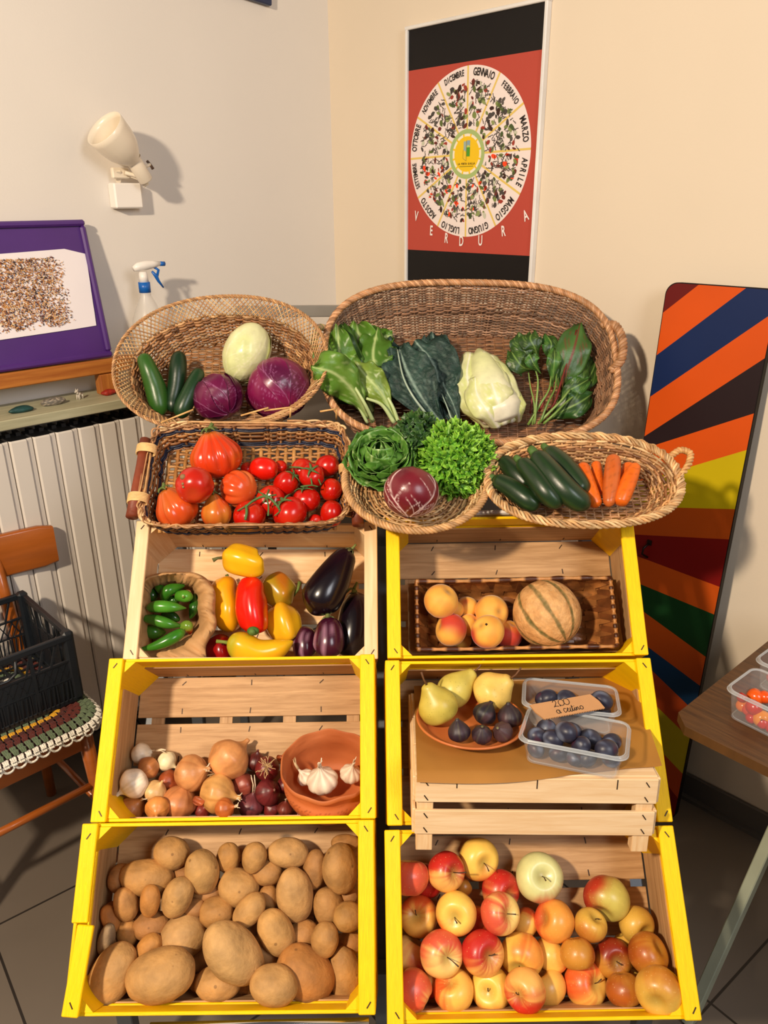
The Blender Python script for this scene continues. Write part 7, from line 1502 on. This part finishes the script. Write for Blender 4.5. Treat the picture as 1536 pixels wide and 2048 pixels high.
def frilly(name, px, rpx, n0, axis, label, n, col, col2, tipc, rf, seed, amp=.55, kk=(3, 6), parts=16):
    """loose-leaf head: broad leaves whose edges break into tight ruffles"""
    c = cp(RBK, *px, n0, zs); R = rpx / 2.104 / F * depth_of(c); M = axisframe(c - Vector(camvec(*axis)).normalized() * R * .75, camvec(*axis)); rs = np.random.RandomState(seed); m = MB()
    for i in range(n):
        f_ = (i + .5) / n; a = i * 2.399963 + rs.uniform(-.2, .2); be = math.acos(1 - f_ * 1.02) if f_ < .97 else 1.5
        d = np.array([math.sin(be) * math.cos(a), math.sin(be) * math.sin(a), math.cos(be)]); P0 = d * R * rs.uniform(.93, 1.06) * np.array([1, 1, .92]) + np.array([0, 0, R * .12])
        t1 = np.cross(d, rs.normal(size=3)); t1 /= np.linalg.norm(t1); t2 = np.cross(d, t1); tl = rs.uniform(-.6, .6, 2); dn_ = d + t1 * tl[0] + t2 * tl[1]; dn_ /= np.linalg.norm(dn_)
        t1 = np.cross(dn_, t2); t1 /= np.linalg.norm(t1); t2 = np.cross(dn_, t1); k = rs.randint(*kk); r0 = R * rf * rs.uniform(.8, 1.25); nr_, na = 7, 46
        rr = np.linspace(0, 1, nr_)[:, None]; th = np.arange(na)[None] * 2 * PI / na; ph = rs.rand() * 6
        rad = r0 * rr * (1 + .12 * np.sin(th * 7 + ph) * rr); zz = r0 * rr ** 1.8 * (amp * np.sin(k * th + ph) + amp * .45 * np.sin((2 * k + 3) * th + ph * 2)) - r0 * .5 * (1 - rr)
        V = P0 + rad[..., None] * (np.cos(th)[..., None] * t1 + np.sin(th)[..., None] * t2) + zz[..., None] * dn_
        cb = mix(lin(col), lin(col2), .5 + .5 * np.sin(th * 2 + ph) + 0 * rr); m.grid(V, mix(cb, lin(tipc), np.clip(rr ** 3 * .55 * (1 + np.sin(k * th + ph)) / 1.3, 0, 1)), cv=True)
    for i in range(parts):   # under-leaves that show round the edge
        a = i * 2 * PI / parts; out = np.array([math.cos(a), math.sin(a), 0]); Z = np.array([0, 0, 1.]); leafmesh(m, [out * R * .05, out * R * .5 + Z * R * .15, out * R * .85 + Z * R * .35, out * R * 1.04 + Z * R * .3], np.array([-math.sin(a), math.cos(a), 0]), R * .34, col=col, col2=col2, rib=tipc, ruf=.3, nr=5, cup=.05, crink=.05, seed=seed + i, ni=10, nj=20, ovate=.7, base=.3, ribw=.08, vein=.2, tipw=.8)
    return tag(m.build(name, mat_fr, None, M), label, 'lettuce')
mat_fr = surf('frilly_leaf', attr=True, rough=.42, var=.2, vs=60, bump=.4, bs=120)
frilly('oakleaf_lettuce', (345, 108), 82, .095, (0, .5, .8), 'dark green frilly lettuce behind, between the two big lettuces', 34, '2c5222', '1c3a18', '5c8240', .34, 3, .45, (2, 4))
lettuce('butter_lettuce', (192, 232), 142, .060, (-.1, .5, .82), 'round smooth-leaved green lettuce at the left of the round basket', 34, '5c8c34', '426e26', 'a6c07c', .08, 2, -.35, .74, 5, open_=1.0, dome=.75, tipw=.7)
frilly('curly_lettuce', (520, 208), 165, .076, (.05, .45, .88), 'bright green curly lettuce with frilled leaves at the right', 190, '68a626', '47841c', 'a8d850', .17, 7, .55, (3, 6))
c = cp(RBK, 320, 388, .095, zs); R = 114 / 2.104 / F * depth_of(c)
place('radicchio', cabbage(R, 31, '6e1824', '50101c', 'ecd0cc', .024, (1.03, 1.0, .92), 150, 2, .95), M_CAB, c, (.08, .85, -.15), 'round dark red radicchio with white veins at the front of the basket', 'radicchio')

# ------------------------------------------------------------ oval basket: courgettes and carrots
OVK = BK_['oval'] @ Matrix.Translation((0, 0, -.045))
zc_ = lambda c1, c2: (lambda V, T, A: mix(lin(c1), lin(c2), ss(0, 1, pn(V, 3, 4)) * .6 + .3 * ss(.3, .9, np.cos(A * 8))))
ZU = [([(890, 205, 30, .05), (950, 265, 45, .06), (1010, 340, 48, .06), (1050, 400, 40, .055)], 'dark green courgette highest in the pile, partly behind the wide one'), ([(700, 248, 32, .03), (760, 310, 42, .035), (820, 370, 40, .03)], 'dark courgette half hidden in the middle of the pile'), ([(668, 330, 30, .045), (740, 370, 42, .05), (810, 420, 44, .05), (865, 448, 30, .045)], 'courgette at the lower left of the pile, against the curly lettuce'), ([(840, 225, 38, .085), (900, 300, 50, .09), (980, 390, 54, .08), (1070, 452, 42, .06)], 'widest dark courgette running down to the basket rim'), ([(775, 255, 30, .08), (830, 310, 44, .085), (890, 390, 46, .08), (950, 450, 32, .065)], 'dark green courgette left of the widest one')]
for pts, lb_ in ZU:
    o, w, r = longbody('courgette', OVK, zs, pts, M_VEG, zc_('1a3018', '2c4a1e'), lb_, 'courgette', 'courgettes in the oval basket', tips=(.12, .15), lobes=6, la=.015)
    stub(o, w[0], w[0] + (w[0] - w[1]).normalized() * r[0] * .9, r[0] * .55, r[0] * .45, '4a6a2c')
CA = [([(1098, 262, 20, .035), (1105, 320, 23, .035), (1122, 400, 16, .03)], 'short orange carrot, second from the left'), ([(1240, 272, 28, .04), (1225, 330, 28, .04), (1205, 400, 20, .03)], 'orange carrot half behind the rightmost one'), ([(1038, 268, 28, .05), (1060, 340, 32, .05), (1085, 410, 32, .045), (1108, 450, 22, .04)], 'leftmost orange carrot touching the courgettes'), ([(1172, 235, 28, .06), (1168, 300, 34, .06), (1158, 390, 32, .05), (1150, 448, 20, .045)], 'thick duller orange carrot standing tallest in the middle'), ([(1270, 268, 20, .065), (1245, 320, 32, .06), (1212, 400, 35, .05), (1195, 442, 26, .045)], 'rightmost orange carrot leaning to the left')]
for i, (pts, lb_) in enumerate(CA):
    longbody('carrot', OVK, zs, pts, M_VEG, (lambda V, T, A, i=i: np.clip(mix(lin('e86a14' if i != 3 else 'c86428'), lin('d0560e'), ss(0, 1, pn(V, 3, i)) * .6) * (1 - .22 * (np.sin(T * 46 + 2.5 * np.sin(A * 2 + i)) > .93))[..., None], 0, 1)), lb_, 'carrot', 'carrots in the oval basket', tips=(.1, .12))

# ------------------------------------------------------------ cherry tomato punnets on the table, vegetables in the black crate
TBF = tb.matrix_world.copy(); TFR = Matrix.Translation((0, 0, TZ))
def tt_(px, py, z): return hit(TFR, px, py, 2, z)
hC = .062
a_, b_ = tt_(1453, 1375, hC), tt_(1536, 1414, hC); Xp = (b_ - a_); Xp.z = 0; Xp.normalize(); Yp = Vector((-Xp.y, Xp.x, 0)); cen = a_ + Xp * .078 + Yp * .05; cen.z = 0; PC = TFR @ frame((cen.x, cen.y, .001), Xp, Yp)
punnet('plastic_punnet', PC, .15, .105, .135, .09, hC, 'clear plastic punnet of cherry tomatoes on the brown table')
def zq(x, y): return 1260 + x / 2.566, 1250 + y / 2.566
CT = [(558, 530, 30, 'b81410', 'dark red cherry tomato at the bottom left of the punnet'), (638, 538, 34, 'c01c12', 'red cherry tomato on the bottom of the punnet, second from the left'), (705, 545, 28, 'b81410', 'red cherry tomato on the bottom, cut by the photo edge'), (562, 480, 42, 'c02018', 'large red cherry tomato at the lower left'), (610, 435, 34, 'cf3a1c', 'orange-red cherry tomato in the middle of the punnet'), (548, 400, 34, 'e07018', 'orange cherry tomato at the upper left of the punnet'), (675, 480, 44, 'e08414', 'yellow-orange cherry tomato with a dark scar'), (545, 358, 26, 'a81a12', 'dark red cherry tomato at the back left'), (622, 358, 44, 'e25a10', 'bright orange cherry tomato on top'), (692, 370, 34, 'e2500e', 'orange cherry tomato on top beside the bright one')]
pile = Pile(PC, .003, .84, .08)
for i, (x, y, r, col, lb_) in enumerate(CT):
    c, R = pile.drop(*zq(x, y), r / 2.566); ql = PC.inverted() @ c; R = min(R, .019); ql.x = max(-.070 + R, min(.072 - R, ql.x)); ql.y = max(-.046 + R, min(.046 - R, ql.y)); c = PC @ ql
    m, z0 = tomato(R, i + 40, col, col, 0, 0, .95); o = place('cherry_tomato', m, M_GLOSS, c, (-.3, -.1, .9) if i == 6 else (.4, .6, .2), lb_, 'tomato', 'cherry tomatoes in the table punnet')
    if i == 6: MB().box((0, 0, z0), (.007, .006, .002), lin('3a2a20')).build('dark_scar', M_STEM, o)
cen2 = tt_(1524, 1312, hC); PC2 = TFR @ frame((cen2.x + .075 * Xp.x + Yp.x * .03, cen2.y + .075 * Xp.y + Yp.y * .03, .001), Xp, Yp)
punnet('plastic_punnet', PC2, .15, .105, .135, .09, hC, 'clear plastic punnet at the right photo edge, behind the tomato one')
for k, (dx, dy) in enumerate(((-.045, -.02), (-.01, -.025), (-.042, .02))):
    m, z0 = tomato(.017, 80 + k, 'c82412', 'd84a14', 0, 0, .95); place('cherry_tomato', m, M_GLOSS, PC2 @ Vector((dx, dy, .021)), (.3, .8, .2), ['red cherry tomato at the left end of the edge punnet', 'red cherry tomato at the front of the edge punnet', 'red cherry tomato at the back of the edge punnet'][k], 'tomato', 'cherry tomatoes in the edge punnet')
cm_ = ck.matrix_world
m = MB(); P = spline([list(cm_ @ Vector(p)) for p in ((-.20 + .01, -.05, .03), (-.12, -.02, .032), (-.05, .03, .03), (-.02, .07, .028))], 24); rr = np.array([.004] + [.022] * 22 + [.004]); rr = .022 * np.sqrt(np.clip(1 - np.abs(np.linspace(-1, 1, 24)) ** 6, .01, 1)); m.tube(P - np.array(cm_.translation), rr, 18, lin('3f4a1e')); tag(m.build('courgette', M_VEG, None, Matrix.Translation(cm_.translation)), 'green courgette lying inside the black plastic crate', 'courgette')
